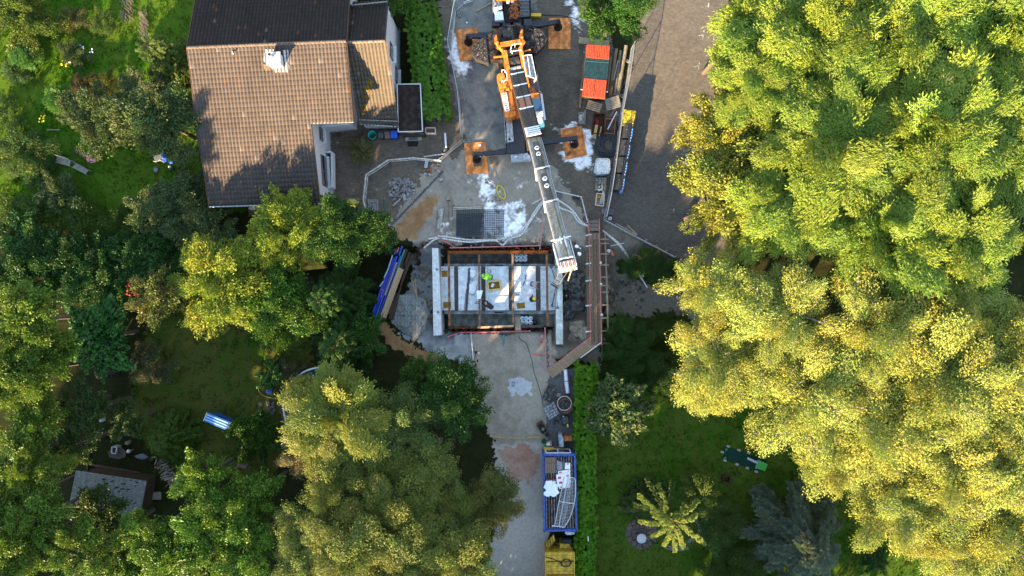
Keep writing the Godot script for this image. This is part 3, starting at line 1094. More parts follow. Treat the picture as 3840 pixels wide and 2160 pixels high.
func rail(label: String, pts: Array, y: float, m: Material, post_step := 2.0, r := 0.028) -> Node3D:
	var o := thing("guard_rail", label, "guard rail", V(pts[0].x, 0, pts[0].z))
	for yy in [y, y * 0.55]:
		var q := []
		for p in pts:
			q.append(V(p.x, yy, p.z) + V(rng.randf_range(-0.02, 0.02), 0, rng.randf_range(-0.02, 0.02)))
		tube(o, "rail_tube", q, r, m, 6)
	for i in pts.size() - 1:
		var cnt := maxi(1, int(pts[i].distance_to(pts[i + 1]) / post_step))
		for k in cnt + 1:
			var p: Vector3 = (pts[i] as Vector3).lerp(pts[i + 1], float(k) / cnt)
			rod(o, "post", V(p.x, minf(0.0, ground_y(p.x, p.z)), p.z), V(p.x, y + 0.08, p.z), 0.03, m, 6)
			box(o, "clamp", V(p.x, y, p.z), V(0.1, 0.1, 0.1), M(0.35, 0.3, 0.28, 0.6, 0.5))
	return o

func make_bridge_site() -> void:
	view(1380, 880, 3.623)
	var conc := M(0.80, 0.86, 0.88, 0.85, 0, "grain", 0.25)
	var conc_w := M(0.82, 0.84, 0.82, 0.85, 0, "grain", 0.3)
	var conc_d := M(0.30, 0.33, 0.34, 0.9, 0, "dirt", 0.4)
	var rebar := M(0.07, 0.06, 0.055, 0.8, 0.3)
	var rust := M(0.35, 0.13, 0.035, 0.85, 0, "rust", 0.9)
	var rust_d := M(0.17, 0.085, 0.05, 0.85, 0, "stain", 0.8)
	var dy := -0.55
	for q in [[1030, 395, 2620, 432, "front"], [1030, 1030, 2620, 1078, "rear"]]:
		var o := thing("abutment", "grey concrete abutment ledge carrying the %s edge of the bridge slabs" % q[4], "abutment", at((q[0] + q[2]) / 2.0, (q[1] + q[3]) / 2.0, -2.5))
		prism(o, "bearing_wall", ats([q[0], q[1], q[2], q[1], q[2], q[3], q[0], q[3]], -0.8), -2.6, -0.80, conc_d)
		for x in [1720, 1710]:
			var s := at(x + 60, (q[1] + q[3]) / 2.0 + 3, -0.78)
			box(o, "drain_slot", s, V(0.7, 0.03, 0.09), M(0.02, 0.02, 0.025, 0.8))
			break
	var slabs := [[990, 1168, "end slab beside the left wing wall"], [1224, 1534, "slab with the long black pipe"], [1594, 1908, "slab with the yellow crate and a worker in green"], [1968, 2276, "slab with the yellow helmet worker"], [2342, 2570, "end slab under the lifting chains"]]
	var i := 0
	for q in slabs:
		var o := thing("bridge_slab", "pale concrete bridge %s" % q[2], "concrete slab", at((q[0] + q[1]) / 2.0, 730, dy - 0.3))
		prism(o, "slab_body", ats([q[0], 432, q[1], 429, q[1] + 6, 1026, q[0] + 6, 1030], dy), dy - 0.28, dy, conc)
		for c in [[q[0] + 22, 455], [q[1] - 24, 452], [q[0] + 26, 1003], [q[1] - 20, 1000]]:
			var p := at(c[0], c[1], dy)
			tube(o, "lifting_loop", [p + V(-0.05, 0, 0), p + V(-0.05, 0.1, 0.04), p + V(0.05, 0.1, 0.06), p + V(0.05, 0, 0)], 0.012, rebar, 5)
		for k in 5:
			var p := at(lerpf(q[0] + 20, q[1] - 20, rng.randf()), lerpf(450, 1010, rng.randf()), dy + 0.004)
			tube(o, "anchor_hole", [p, p + V(0, 0.006, 0)], 0.035, M(0.06, 0.07, 0.09, 0.8), 8)
		i += 1
	for q in [[1170, 1222], [1537, 1592], [1911, 1964], [2279, 2338]]:
		var wdt := 0.0
		var jl := thing("joint_rebar", "dark reinforcement cage in the open joint between two bridge slabs", "rebar", at((q[0] + q[1]) / 2.0, 730, dy - 0.3), "slab joints")
		var j0: float = q[0] if q[0] != 1911 else 1911
		var j1: float = q[1]
		prism(jl, "formwork", ats([q[0], 432, q[1], 432, q[1] + 6, 1026, q[0] + 6, 1026], dy), dy - 0.3, dy - 0.2, M(0.26, 0.235, 0.21, 0.9, 0, "dirt", 1.5))
		for k in 44:
			var v := 438 + k * 13.4
			var a := at(j0 - 2 + k * 0.12, v, dy - 0.10)
			var b := at(j1 + 2 + k * 0.12, v + rng.randf_range(-4, 4), dy - 0.10)
			rod(jl, "hoop_bar", a + V(0, 0.05, 0), b + V(0, 0.05, 0), 0.014, M(0.34, 0.31, 0.28, 0.7, 0.1, "rust", 2.0), 5)
		for t in [0.15, 0.4, 0.6, 0.85]:
			rod(jl, "long_bar", at(lerpf(j0, j1, t), 434, dy - 0.06), at(lerpf(j0, j1, t) + 6, 1024, dy - 0.06), 0.012, rebar, 5)
	var wl := thing("wing_wall", "long white concrete wing wall at the left end of the bridge", "concrete wall", at(920, 780, -2.5))
	prism(wl, "wall_body", ats([870, 182, 952, 182, 1000, 1366, 890, 1372], 0.5), -2.6, 0.5, conc_w)
	for v in [472, 1052]:
		var p := at(938 + (v - 472) * 0.022, v, 0.5)
		lathe(wl, "lifting_anchor", p + V(0, 0.0, 0), [[0.0, 0.012], [0.05, 0.012], [0.05, 0.02], [0.1, 0.02], [0.12, 0.0]], M(0.2, 0.21, 0.22, 0.6), 12)
	var wr := thing("wing_wall", "pale concrete wing wall with worn stains at the right end of the bridge", "concrete wall", at(2620, 900, -2.5))
	prism(wr, "wall_body", ats([2550, 150, 2638, 150, 2650, 1490, 2556, 1490], 0.4), -2.6, 0.4, M(0.76, 0.81, 0.79, 0.85, 0, "dirt", 0.2))
	var front_fill := prism(self, "pit_floor", ats([1100, 262, 2560, 255, 2560, 400, 1100, 405], -1.9), -2.6, -1.9, M(0.17, 0.165, 0.15, 0.9, 0, "dirt", 0.4))
	structure(front_fill)
	structure(prism(self, "pit_floor", ats([1120, 1078, 2580, 1078, 2580, 1250, 1120, 1255], -1.6), -2.6, -1.6, M(0.24, 0.25, 0.24, 0.9, 0, "dirt", 0.4)))
	var ys := -0.02
	var nw := at(1085, 240, ys)
	var ne := at(2450, 236, ys)
	var sw := at(1095, 1262, ys)
	var se := at(2440, 1245, ys)
	steel_beam("waler_beam", "orange rusty steel waler along the front sheet pile wall", "", nw, ne, rust, 0.24)
	steel_beam("waler_beam", "half rusty grey steel waler along the rear sheet pile wall", "", sw, at(1960, 1256, ys), rust_d, 0.2)
	steel_beam("waler_beam", "short grey steel waler under the ladder end of the pit", "", at(2030, 1254, ys - 0.25), at(2380, 1244, ys - 0.25), M(0.2, 0.19, 0.18, 0.85, 0, "rust", 0.8), 0.2)
	var sl := ["rusty steel strut across the pit next to the left wing wall", "brown steel strut across the pit with a paper plan lying on it", "grey brown steel strut across the pit with no paper on it", "orange rusty steel strut across the pit nearest the right wing wall"]
	var sx := [[1098, 1108], [1508, 1518], [1966, 1976], [2428, 2440]]
	var sm := [M(0.30, 0.155, 0.08, 0.85, 0, "dirt", 0.5), M(0.25, 0.17, 0.125, 0.85, 0, "dirt", 0.5), M(0.27, 0.19, 0.145, 0.85, 0, "dirt", 0.45), M(0.36, 0.19, 0.085, 0.85, 0, "dirt", 0.5)]
	for k in 4:
		steel_beam("strut_beam", sl[k], "", at(sx[k][0], 268, ys + 0.03), at(sx[k][1], 1240, ys + 0.03), sm[k], 0.17)
	pile_wall("rusty sheet pile wall along the front edge of the pit", [at(1075, 195), at(2480, 192)], -2.6, 0.12)
	pile_wall("rusty sheet pile wall along the rear edge of the pit", [at(1110, 1290), at(2440, 1272)], -2.6, 0.05)
	pile_wall("curved rusty sheet pile wall around the hollow left of the bridge", [at(1060, 195), at(1010, 120), at(860, 75), at(750, 120), at(700, 190), at(650, 320), at(655, 405)], -2.4, 0.1)
	view(1880, 880, 3.623)
	pile_wall("sheet pile wall along the right side of the pit under the boom head", [at(560, -20), at(590, 190)], -2.4, 0.15)
	view(1700, 1240, 3.15)
	pile_wall("sheet pile wall along the right edge of the south road", [at(1098, -20), at(1112, 440)], -2.0, 0.1)
	var pink := M(0.50, 0.17, 0.17, 0.6)
	view(1650, 640, 4.293)
	rail("pale red tube rail along the front edge of the pit", [at(170, 1240, 1), at(1600, 1205, 1)], 1.0, pink)
	rail("pale red tube rail turning up towards the crane boom", [at(1612, 1250, 1), at(1668, 730, 1)], 1.0, pink)
	rail("red tube rail at the curved pile wall beside the hoses", [at(-60, 1050, 1), at(10, 1085, 1), at(225, 1228, 1)], 1.0, M(0.6, 0.10, 0.10, 0.6))
	view(1380, 880, 3.623)
	rail("red tube rail along the rear edge of the pit", [at(1090, 1388, 1), at(1250, 1330, 1), at(2200, 1310, 1)], 1.0, M(0.55, 0.09, 0.12, 0.6))
	view(1700, 1240, 3.15)
	rail("pink tube rail along the right edge of the south road", [at(1082, -30, 1), at(1100, 480, 1)], 1.0, pink, 1.2)
	tube(self, "red_pole", [at(945, 280, 0.05), at(1135, 298, 0.12)], 0.035, M(0.55, 0.05, 0.06, 0.5), 8)
	tag(get_node("red_pole"), "bright red pole lying by the road edge rail", "pole")
	make_deck_things()
	make_hoses()
	make_rubble()

func plank(label: String, group: String, a: Vector3, b: Vector3, w: float, h: float, m: Material, n := "plank") -> MeshInstance3D:
	var o := bar(self, n, a, b, w, h, m)
	tag(o, label, "plank" if n == "plank" else n.replace("_", " "), group)
	return o

func make_deck_things() -> void:
	view(1380, 880, 3.623)
	var dy := -0.55
	var ochre := M(0.42, 0.23, 0.04, 0.8, 0, "dirt", 1.5)
	var li := ["ochre plate on the slab beside the left wing wall, front corner", "ochre plate on the slab beside the left wing wall, rear corner", "ochre plate lying behind the worker with the yellow helmet"]
	var k := 0
	for q in [[998, 490, 1080, 488, 1080, 572, 1004, 576], [1022, 914, 1128, 914, 1130, 996, 1024, 998], [2018, 930, 2128, 920, 2138, 998, 2028, 1010]]:
		tag(prism(self, "cover_plate", ats(q, dy + 0.03), dy + 0.001, dy + 0.025, ochre), li[k], "cover plate")
		k += 1
	var tb := thing("mortar_tub", "yellow rimmed mortar tub with brown inside and a sheet of paper", "tub", at(1716, 690, dy))
	var oc := at(1716, 690, dy)
	var yaw := 0.12
	var bs := Basis(Vector3.UP, yaw)
	var tm := M(0.30, 0.145, 0.02, 0.6, 0, "dirt", 1.5)
	var ym := M(0.62, 0.42, 0.06, 0.5)
	box(tb, "tub_floor", oc + V(0, 0.03, 0), V(0.86, 0.05, 0.56), tm, yaw)
	for q in [[0.46, 0, 0.06, 0.64], [-0.46, 0, 0.06, 0.64], [0, 0.31, 0.92, 0.06], [0, -0.31, 0.92, 0.06]]:
		box(tb, "tub_side", oc + bs * V(q[0], 0.17, q[1]), V(q[2], 0.3, q[3]), tm, yaw)
		box(tb, "tub_rim", oc + bs * V(q[0] * 1.04, 0.33, q[1] * 1.05), V(q[2] + 0.05, 0.05, q[3] + 0.05), ym, yaw)
	tag(box(self, "paper_sheet", at(1692, 688, dy + 0.1) , V(0.21, 0.012, 0.30), M(0.80, 0.80, 0.85, 0.9), -0.5), "small white sheet of paper lying in the mortar tub", "paper")
	var pl := plate(self, "plan_sheet", ats([1474, 762, 1560, 757, 1532, 872, 1484, 874], 0.12), 0.012, M(0.80, 0.82, 0.88, 0.9))
	tag(pl, "large white paper plan draped over the brown strut", "paper")
	tag(tube(self, "drain_pipe", [at(1380, 452, dy + 0.1), at(1360, 720, dy + 0.1), at(1334, 1034, dy + 0.1)], 0.085, M(0.03, 0.035, 0.045, 0.5), 12), "long black plastic drain pipe lying across the bridge slab", "pipe")
	plank("thin wooden batten beside the black drain pipe", "", at(1346, 660, dy + 0.03), at(1306, 1034, dy + 0.03), 0.05, 0.04, M(0.36, 0.27, 0.19, 0.8, 0, "wood", 2.0))
	plank("pale plank lying along the rear waler", "", at(1488, 1262, 0.16), at(1980, 1240, 0.16), 0.16, 0.05, M(0.62, 0.46, 0.30, 0.8, 0, "wood", 1.0))
	var film := M(0.70, 0.73, 0.75, 0.35)
	var fl := ["crumpled clear plastic film at the top of the black pipe", "crumpled white plastic film in the middle of the slab", "small white plastic scrap beside the brown strut", "white plastic bag lying in front of the mortar tub"]
	k = 0
	for q in [[1415, 510, 0.5, 0.75, 0.6], [1420, 730, 0.85, 0.8, 0.2], [1455, 660, 0.45, 0.4, 1.0], [1730, 780, 0.7, 0.4, 0.3]]:
		tag(lump(self, "plastic_film", at(q[0], q[1], dy + 0.07), V(q[2], 0.2, q[3]), 0.55, film, true, q[4]), fl[k], "plastic film")
		k += 1
	var dark := M(0.08, 0.10, 0.12, 0.5, 0.5)
	for q in [[1412, 612, 0.12], [1418, 800, 0.16], [1484, 920, 0.12], [1645, 500, 0.16]]:
		var c := at(q[0], q[1], dy + 0.05)
		var ring := []
		for j in 9:
			ring.append(c + V(cos(TAU * j / 8.0) * q[2], 0.02 * sin(j * 2.0), sin(TAU * j / 8.0) * q[2] * 0.8))
		tag(tube(self, "lifting_sling", ring, 0.018, dark, 6), "small dark steel lifting loop lying on the bridge slabs", "sling", "loose lifting loops")
	for q in [[2140, 545, 2138, 605, "black ratchet tool on the slab near the grey shirt worker"], [2125, 635, 2108, 685, "short grey hammer on the slab near the grey shirt worker"], [1955, 812, 2055, 815, "thin dark steel rod sticking out over the slab"]]:
		tag(tube(self, "hand_tool", [at(q[0], q[1], dy + 0.05), at((q[0] + q[2]) / 2.0 + 3, (q[1] + q[3]) / 2.0, dy + 0.05), at(q[2], q[3], dy + 0.05)], [0.05, 0.03, 0.045], dark, 7), q[4], "tool")
	bag_pallet("pallet of white cement bags standing in the front pit", [1994, 262, 2165, 365], -1.0, -1.9)
	view(1880, 880, 3.623)
	bag_pallet("pallet of white cement bags standing in the rear pit", [255, 1112, 428, 1225], -0.9, -1.6)
	tag(lump(self, "black_bucket", at(456, 1190, -1.3), V(0.45, 0.5, 0.45), 0.1, M(0.02, 0.02, 0.022, 0.6), false), "black bucket beside the cement bags in the rear pit", "bucket")
	var a := at(222, 1085, -1.5)
	var b := at(228, 1300, 0.35)
	var ld := thing("ladder", "grey wooden ladder leaning out of the rear pit", "ladder", a)
	var lm := M(0.42, 0.36, 0.29, 0.8, 0, "wood", 1.5)
	for o in [-0.22, 0.22]:
		bar(ld, "rail", a + V(o, 0, 0), b + V(o, 0, 0), 0.05, 0.07, lm)
	for j in 13:
		var p := a.lerp(b, (j + 0.5) / 13.0)
		bar(ld, "rung", p + V(-0.22, 0.03, 0), p + V(0.22, 0.03, 0), 0.09, 0.04, M(0.58, 0.50, 0.40, 0.8, 0, "wood", 1.5))

func bag_pallet(label: String, q: Array, top: float, base: float) -> void:
	var p0 := at(q[0], q[1], top)
	var p1 := at(q[2], q[3], top)
	var c := (p0 + p1) / 2.0
	var o := thing("bag_pallet", label, "pallet", V(c.x, base, c.z))
	pallet_parts(o, V(c.x, base, c.z), 0.0, p1.x - p0.x, p1.z - p0.z)
	var hh := top - base - 0.15
	var w := (p1.x - p0.x) / 3.0
	var d := (p1.z - p0.z) / 2.0
	for lay in 3:
		for i in 3:
			for j in 2:
				var p := V(p0.x + w * (i + 0.5), base + 0.15 + hh * (lay + 0.5) / 3.0, p0.z + d * (j + 0.5))
				var bg := put(lump_cached("bag", V(1, 1, 1), 0.12), M(0.62, 0.66, 0.68, 0.6), o, "cement_bag", Transform3D(Basis(Vector3.UP, rng.randf_range(-0.06, 0.06)).scaled(V(w * 1.12, hh / 3.0 * 1.35, d * 1.12)), p))
				if lay == 2:
					box(bg, "print", p + V(rng.randf_range(-0.05, 0.05), hh / 6.0 * 1.25, 0), V(w * 0.5, 0.02, d * 0.35), M(0.10, 0.28, 0.36, 0.6), rng.randf_range(-0.1, 0.1), 0, 0, 0.0)

func pallet_parts(o: Node, c: Vector3, yaw: float, w: float, d: float) -> void:
	var m := M(0.36, 0.29, 0.21, 0.85, 0, "wood", 1.2)
	var b := Basis(Vector3.UP, yaw)
	for i in 3:
		var z := (i - 1) * (d / 2.0 - 0.06)
		box(o, "bearer", c + b * V(0, 0.05, z), V(w, 0.1, 0.1), m, yaw)
	var n := maxi(4, int(w / 0.17))
	for i in n:
		var x := (i + 0.5) / n * w - w / 2.0
		box(o, "deck_board", c + b * V(x, 0.112, 0), V(w / n * 0.72, 0.022, d), m, yaw)

func make_hoses() -> void:
	var hm := M(0.86, 0.87, 0.86, 0.6, 0, "dirt", 1.5)
	view(1650, 640, 4.293)
	var paths := [
		["long white hose running from the blue pipes past the rebar mat to the boom", [-190, 1100, -60, 1075, 0, 1055, 180, 1075, 450, 1108, 700, 1112, 920, 1105, 1100, 1065, 1250, 1000, 1370, 900, 1450, 790, 1510, 680, 1570, 590, 1650, 490, 1760, 400]],
		["long white hose running along the pit rail and under the boom, inner line", [-260, 1240, -120, 1130, -40, 1090, 0, 1085, 200, 1120, 420, 1145, 560, 1145, 880, 1120, 1000, 1195, 1060, 1150, 1110, 1090, 1300, 1040, 1400, 900, 1480, 780, 1540, 690, 1600, 600, 1660, 520, 1760, 480]],
		["white hose curving from the boom to the footbridge steps, upper line", [1880, 470, 1940, 495, 2080, 590, 2180, 690, 2240, 780, 2310, 850, 2385, 885]],
		["white hose curving from the boom to the footbridge steps, lower line", [1890, 560, 1960, 610, 2090, 655, 2160, 715, 2200, 790, 2270, 850, 2385, 895]]]
	for q in paths:
		var pts := []
		for p in ats(q[1], 0.12):
			p.y = maxf(ground_y(p.x, p.z), -0.2) + 0.12
			pts.append(p)
		tag(tube(self, "white_hose", smooth_path(pts, 5), 0.075, hm, 8), q[0], "hose")
	view(1880, 880, 3.623)
	var lab := ["white hose running from the footbridge down the bank, straight line", "white hose running from the footbridge down the bank, worn line"]
	var k := 0
	for q in [[1380, -60, 1440, 0, 1560, 100, 1650, 195, 1740, 290, 1820, 385, 1880, 480, 1950, 590, 2030, 720], [1400, -40, 1480, 20, 1600, 120, 1700, 235, 1800, 350, 1880, 430, 1930, 500, 1980, 570]]:
		var pts := []
		for p in ats(q, 0.1):
			p.y = maxf(ground_y(p.x, p.z), -1.4) + 0.1
			pts.append(p)
		tag(tube(self, "white_hose", smooth_path(pts, 5), 0.065, hm, 8), lab[k], "hose")
		k += 1
	view(1390, 930, 4.994)
	var blue := M(0.012, 0.045, 0.36, 0.45)
	var n := 0
	for q in [[400, 190, 45, 1205, 0.10], [445, 175, 50, 1310, 0.10], [490, 150, 100, 1285, 0.22], [560, 145, 125, 1350, 0.10], [590, -40, 530, 140, 0.1], [475, 20, 455, 120, 0.08]]:
		tag(rod(self, "blue_pipe", at(q[0], q[1], q[4]), at(q[2], q[3], q[4]), 0.088, blue, 12), "long blue plastic pipe in the bundle beside the pit", "pipe", "blue pipes beside the pit")
	var green := M(0.01, 0.30, 0.14, 0.45)
	tag(rod(self, "green_pipe", at(640, 30, 0.12), at(165, 1395, 0.12), 0.09, green, 12), "thick green plastic pipe lying under the planks", "pipe")
	tag(rod(self, "green_pipe", at(480, 400, 0.06), at(95, 1380, 0.06), 0.06, green, 12), "thin green plastic pipe between the blue pipes", "pipe")
	tag(rod(self, "orange_pipe", at(525, -10, 0.2), at(495, 90, 0.2), 0.05, M(0.5, 0.14, 0.04, 0.5), 10), "short orange pipe at the top end of the blue pipes", "pipe")
	tag(rod(self, "orange_pipe", at(45, 1310, 0.07), at(68, 1420, 0.07), 0.05, M(0.5, 0.16, 0.06, 0.5), 10), "short orange pipe at the lower end of the blue pipes", "pipe")
	var tan_w := M(0.55, 0.42, 0.26, 0.8, 0, "wood", 1.0)
	plank("wide pale plank on the pipe bundle, next to the blue pipes", "", at(545, 370, 0.34), at(205, 1300, 0.34), 0.28, 0.05, tan_w)
	plank("wide pale plank on the pipe bundle, next to the dark timbers", "", at(595, 395, 0.33), at(262, 1310, 0.33), 0.22, 0.05, M(0.50, 0.37, 0.23, 0.8, 0, "wood", 1.0))
	plank("thin grey batten lying on the blue pipes", "", at(490, 265, 0.36), at(268, 885, 0.36), 0.12, 0.05, M(0.42, 0.35, 0.29, 0.8, 0, "wood", 1.2))
	var old := M(0.075, 0.055, 0.045, 0.9, 0, "wood", 1.0)
	for q in [[680, 20, 330, 1000], [735, 80, 340, 1240], [795, 110, 420, 1020], [640, 300, 360, 1330], [560, 700, 400, 1340]]:
		tag(bar(self, "old_timber", at(q[0], q[1], 0.14), at(q[2], q[3], 0.14), 0.2, 0.2, old), "long dark weathered timber beside the pale planks", "timber", "dark timbers beside the planks")
	for q in [[410, 130, 340, 350], [340, 360, 250, 560], [240, 620, 170, 720]]:
		tag(rod(self, "grey_tube", at(q[0], q[1], 0.3), at(q[2], q[3], 0.3), 0.045, M(0.35, 0.4, 0.38, 0.6), 8), "thin grey tube along the outer side of the blue pipes", "tube", "grey tubes beside the blue pipes")
	tag(tube(self, "rope", smooth_path(ats([190, 770, 240, 800, 210, 860, 200, 920, 250, 860, 260, 800], 0.24), 4), 0.02, M(0.6, 0.25, 0.2, 0.8), 5), "pink rope tied round the blue pipes", "rope")

func stone(n: String, label: String, group: String, c: Vector3, size: Vector3, m: Material) -> void:
	tag(lump(self, n, c, size, 0.28, m, true, rng.randf() * TAU), label, "stone" if n != "boulder" else "boulder", group)

func make_rubble() -> void:
	var grey := M(0.27, 0.28, 0.27, 0.95, 0, "dirt", 0.9)
	var grey2 := M(0.18, 0.19, 0.19, 0.95, 0, "stain", 0.9)
	var tan_s := M(0.36, 0.31, 0.24, 0.95, 0, "dirt", 0.9)
	view(1380, 880, 3.623)
	for i in 70:
		var u := rng.randf_range(500, 860)
		var v := rng.randf_range(420, 1250)
		if u < 500 + (900 - v) * 0.12 or (u > 720 and v < 440):
			continue
		var p := at(u, v)
		var s := rng.randf_range(0.12, 0.38)
		p.y = ground_y(p.x, p.z) + s * 0.2
		stone("rubble_stone", "loose grey rubble stone beside the left wing wall", "rubble left of the bridge", p, V(s, s * 0.7, s * rng.randf_range(0.7, 1.3)), [grey, grey2, grey][rng.randi() % 3])
	for q in [[720, 480, 0.9, 0.5], [700, 560, 0.7, 0.5], [790, 920, 0.5, 0.35], [740, 930, 0.55, 0.3]]:
		var p := at(q[0], q[1])
		p.y = ground_y(p.x, p.z) + 0.1
		stone("broken_slab", "large piece of broken concrete beside the left wing wall", "broken concrete pieces", p, V(q[2], 0.3, q[3] * 1.4), tan_s)
	var heap := lump(self, "gravel_heap", at(570, 1090, -0.15), V(3.2, 0.9, 3.8), 0.22, M(0.25, 0.275, 0.28, 0.95, 0, "dirt", 1.2), true)
	tag(heap, "big mound of grey gravelly spoil below the dark timbers", "mound")
	for k in 70:
		var p := at(570 + rng.randf_range(-1, 1) * 170, 1090 + rng.randf_range(-1, 1) * 190, 0.2)
		var s := rng.randf_range(0.08, 0.24)
		p.y = 0.25 - 0.12 * Vector2((p.x - heap.position.x), (p.z - heap.position.z)).length()
		stone("spoil_stone", "small stone lying on the grey spoil mound", "stones on the spoil mound", p, V(s, s * 0.7, s * 1.2), [grey, grey2, tan_s][k % 3])
	for q in [[598, 615, 672, 880], [640, 595, 668, 885]]:
		plank("short tan timber batten lying on the rubble", "battens on the rubble", at(q[0], q[1], 0.05), at(q[2], q[3], -0.1), 0.11, 0.06, M(0.36, 0.28, 0.18, 0.8, 0, "wood", 1.2))
	view(1880, 880, 3.623)
	var bl := ["largest boulder in the brook mud right of the bridge", "second boulder leaning on the largest one", "flat boulder below the largest one", "small boulder tucked under the largest one", "pale cracked boulder beside the footbridge", "sandy boulder touching the footbridge", "low boulder at the foot of the wing wall"]
	var i := 0
	for q in [[960, 940, 2.0, 1.5], [1065, 968, 1.1, 1.2], [945, 1050, 1.6, 1.4], [880, 1005, 0.8, 0.8], [1040, 1270, 1.7, 1.7], [1120, 1340, 1.5, 1.7], [990, 1400, 1.4, 1.2]]:
		var p := at(q[0], q[1], -1.0)
		p.y = maxf(ground_y(p.x, p.z), -1.6) + 0.2
		stone("boulder", bl[i], "", p, V(q[2] * 0.85, 0.8, q[3] * 0.75), grey2 if i < 4 else tan_s)
		i += 1
	for k in 60:
		var u := rng.randf_range(1440, 2000)
		var v := rng.randf_range(560, 1000)
		var p := at(u, v)
		var s := rng.randf_range(0.1, 0.3)
		p.y = ground_y(p.x, p.z) + s * 0.2
		stone("brook_stone", "small stone of the stony brook bank right of the footbridge", "stones on the brook bank", p, V(s, s * 0.6, s * 1.2), [grey2, tan_s, grey2][k % 3])
	for k in 40:
		var p := at(rng.randf_range(850, 1150), rng.randf_range(500, 860))
		var s := rng.randf_range(0.15, 0.4)
		p.y = ground_y(p.x, p.z) + s * 0.12
		stone("mud_stone", "flat grey stone half sunk in the brook mud", "stones in the brook mud", p, V(s, s * 0.45, s * 1.1), grey)
func make_footbridge() -> void:
	view(1880, 880, 3.623)
	var wood := M(0.27, 0.205, 0.15, 0.85, 0, "wood", 0.9)
	var wood2 := M(0.22, 0.17, 0.125, 0.85, 0, "wood", 0.8)
	var pale := M(0.40, 0.34, 0.26, 0.8, 0, "wood", 1.0)
	var red := M(0.46, 0.13, 0.13, 0.55)
	var clampm := M(0.55, 0.52, 0.50, 0.5, 0.5)
	var y := 0.55
	var o := thing("footbridge", "long wooden temporary footbridge with red tube rails", "footbridge", at(1260, 700, 0))
	for seg in [[[1196, 1342, -190], [1204, 1352, 330]], [[1197, 1344, 66], [1204, 1352, 792]], [[1204, 1352, 795], [1214, 1366, 1500]]]:
		var n := 3
		if seg[0][2] < -100:
			continue
		for k in n:
			var f0 := (k + 0.5) / n
			var a := at(lerpf(seg[0][0], seg[0][1], f0), seg[0][2], y)
			var b := at(lerpf(seg[1][0], seg[1][1], f0), seg[1][2], y)
			bar(o, "deck_board", a, b, 0.255, 0.05, wood if (k + int(seg[0][2])) % 2 == 0 else wood2)
	for k in 3:
		bar(o, "deck_board", at(lerpf(1194, 1340, (k + 0.5) / 3.0), -20, y), at(lerpf(1197, 1344, (k + 0.5) / 3.0), 62, y), 0.255, 0.05, M(0.33, 0.25, 0.19, 0.85, 0, "wood", 0.9))
	bar(o, "kick_board", at(1158, -40, y + 0.05), at(1182, 1440, y + 0.05), 0.14, 0.05, wood2)
	for r in [[1188, 1208, y + 1.0], [1190, 1212, y + 0.5]]:
		tube(o, "rail_tube", [at(r[0], -150, r[2]), at((r[0] + r[1]) / 2.0 + 2, 650, r[2]), at(r[1], 1440, r[2])], 0.03, red, 8)
	for r in [[1326, 1362, y + 1.0], [1328, 1364, y + 0.5]]:
		tube(o, "rail_tube", [at(r[0], -160, r[2]), at((r[0] + r[1]) / 2.0 + 3, 650, r[2]), at(r[1], 1500, r[2])], 0.03, red, 8)
	for v in [10, 158, 395, 625, 960, 1310]:
		var p := at(1175, v, y + 0.5)
		rod(o, "rail_post", V(p.x, -0.6, p.z), V(p.x, y + 1.05, p.z), 0.032, clampm, 8)
		bar(o, "scaffold_clamp", p + V(-0.22, 0.45, 0.04), p + V(0.22, 0.45, -0.04), 0.09, 0.09, clampm)
	for v in [385, 672, 1085]:
		var p := at(1332 + v * 0.02, v, y + 0.5)
		rod(o, "rail_post", V(p.x, -0.6, p.z), V(p.x, y + 1.05, p.z), 0.032, clampm, 8)
		lump(o, "scaffold_clamp", p + V(0, 0.5, 0), V(0.22, 0.18, 0.22), 0.2, clampm)
	for v in [62, 118, 262, 412, 575, 690, 780, 953, 1132, 1306]:
		bar(o, "cross_joist", at(1160, v + 4, y - 0.09), at(1460, v, y - 0.09), 0.11, 0.12, pale)
	bar(o, "support_beam", at(1408, -20, 0.2), at(1425, 520, 0.2), 0.13, 0.16, pale)
	bar(o, "support_beam", at(1426, 500, 0.3), at(1450, 1320, 0.3), 0.13, 0.16, pale)
	bar(o, "support_beam", at(1440, 880, 0.2), at(1446, 1020, 0.2), 0.22, 0.05, wood2)
	for v in [150, 700, 1250]:
		for u in [1200, 1345]:
			var p := at(u, v, 0)
			bar(o, "trestle_leg", V(p.x, ground_y(p.x, p.z) - 0.1, p.z), V(p.x, y - 0.1, p.z), 0.12, 0.12, pale)
	for u in [1215, 1290, 1340]:
		bar(o, "main_beam", at(u, -30, y - 0.24), at(u + 20, 1480, y - 0.24), 0.16, 0.18, wood2)
	view(2080, 400, 3.219)
	var sm := M(0.30, 0.27, 0.23, 0.85, 0, "wood", 0.9)
	for k in 3:
		var yy := 0.14 + 0.15 * k
		var v := 1372 + k * 44
		prism(o, "step", ats([412, v, 530, v, 534, v + 38, 412, v + 38], yy), yy - 0.05, yy, sm)
	for u in [404, 540]:
		bar(o, "step_side", at(u, 1355, 0.12), at(u + 2, 1500, 0.55), 0.06, 0.22, red)
	view(1700, 1240, 3.15)
	var rw := M(0.42, 0.31, 0.21, 0.85, 0, "wood", 0.9)
	var rp := thing("ramp", "tan wooden ramp sloping from the footbridge to the south road", "ramp", at(1400, 330, 0))
	for k in 4:
		var f := (k + 0.5) / 4.0
		bar(rp, "ramp_board", at(lerpf(1610, 1690, f), lerpf(85, 170, f), y), at(lerpf(1105, 1168, f), lerpf(480, 555, f), 0.09), 0.27, 0.05, rw)
	bar(rp, "edge_board", at(1500, 322, y + 0.1), at(1748, 138, y + 0.1), 0.05, 0.2, M(0.75, 0.75, 0.73, 0.7))
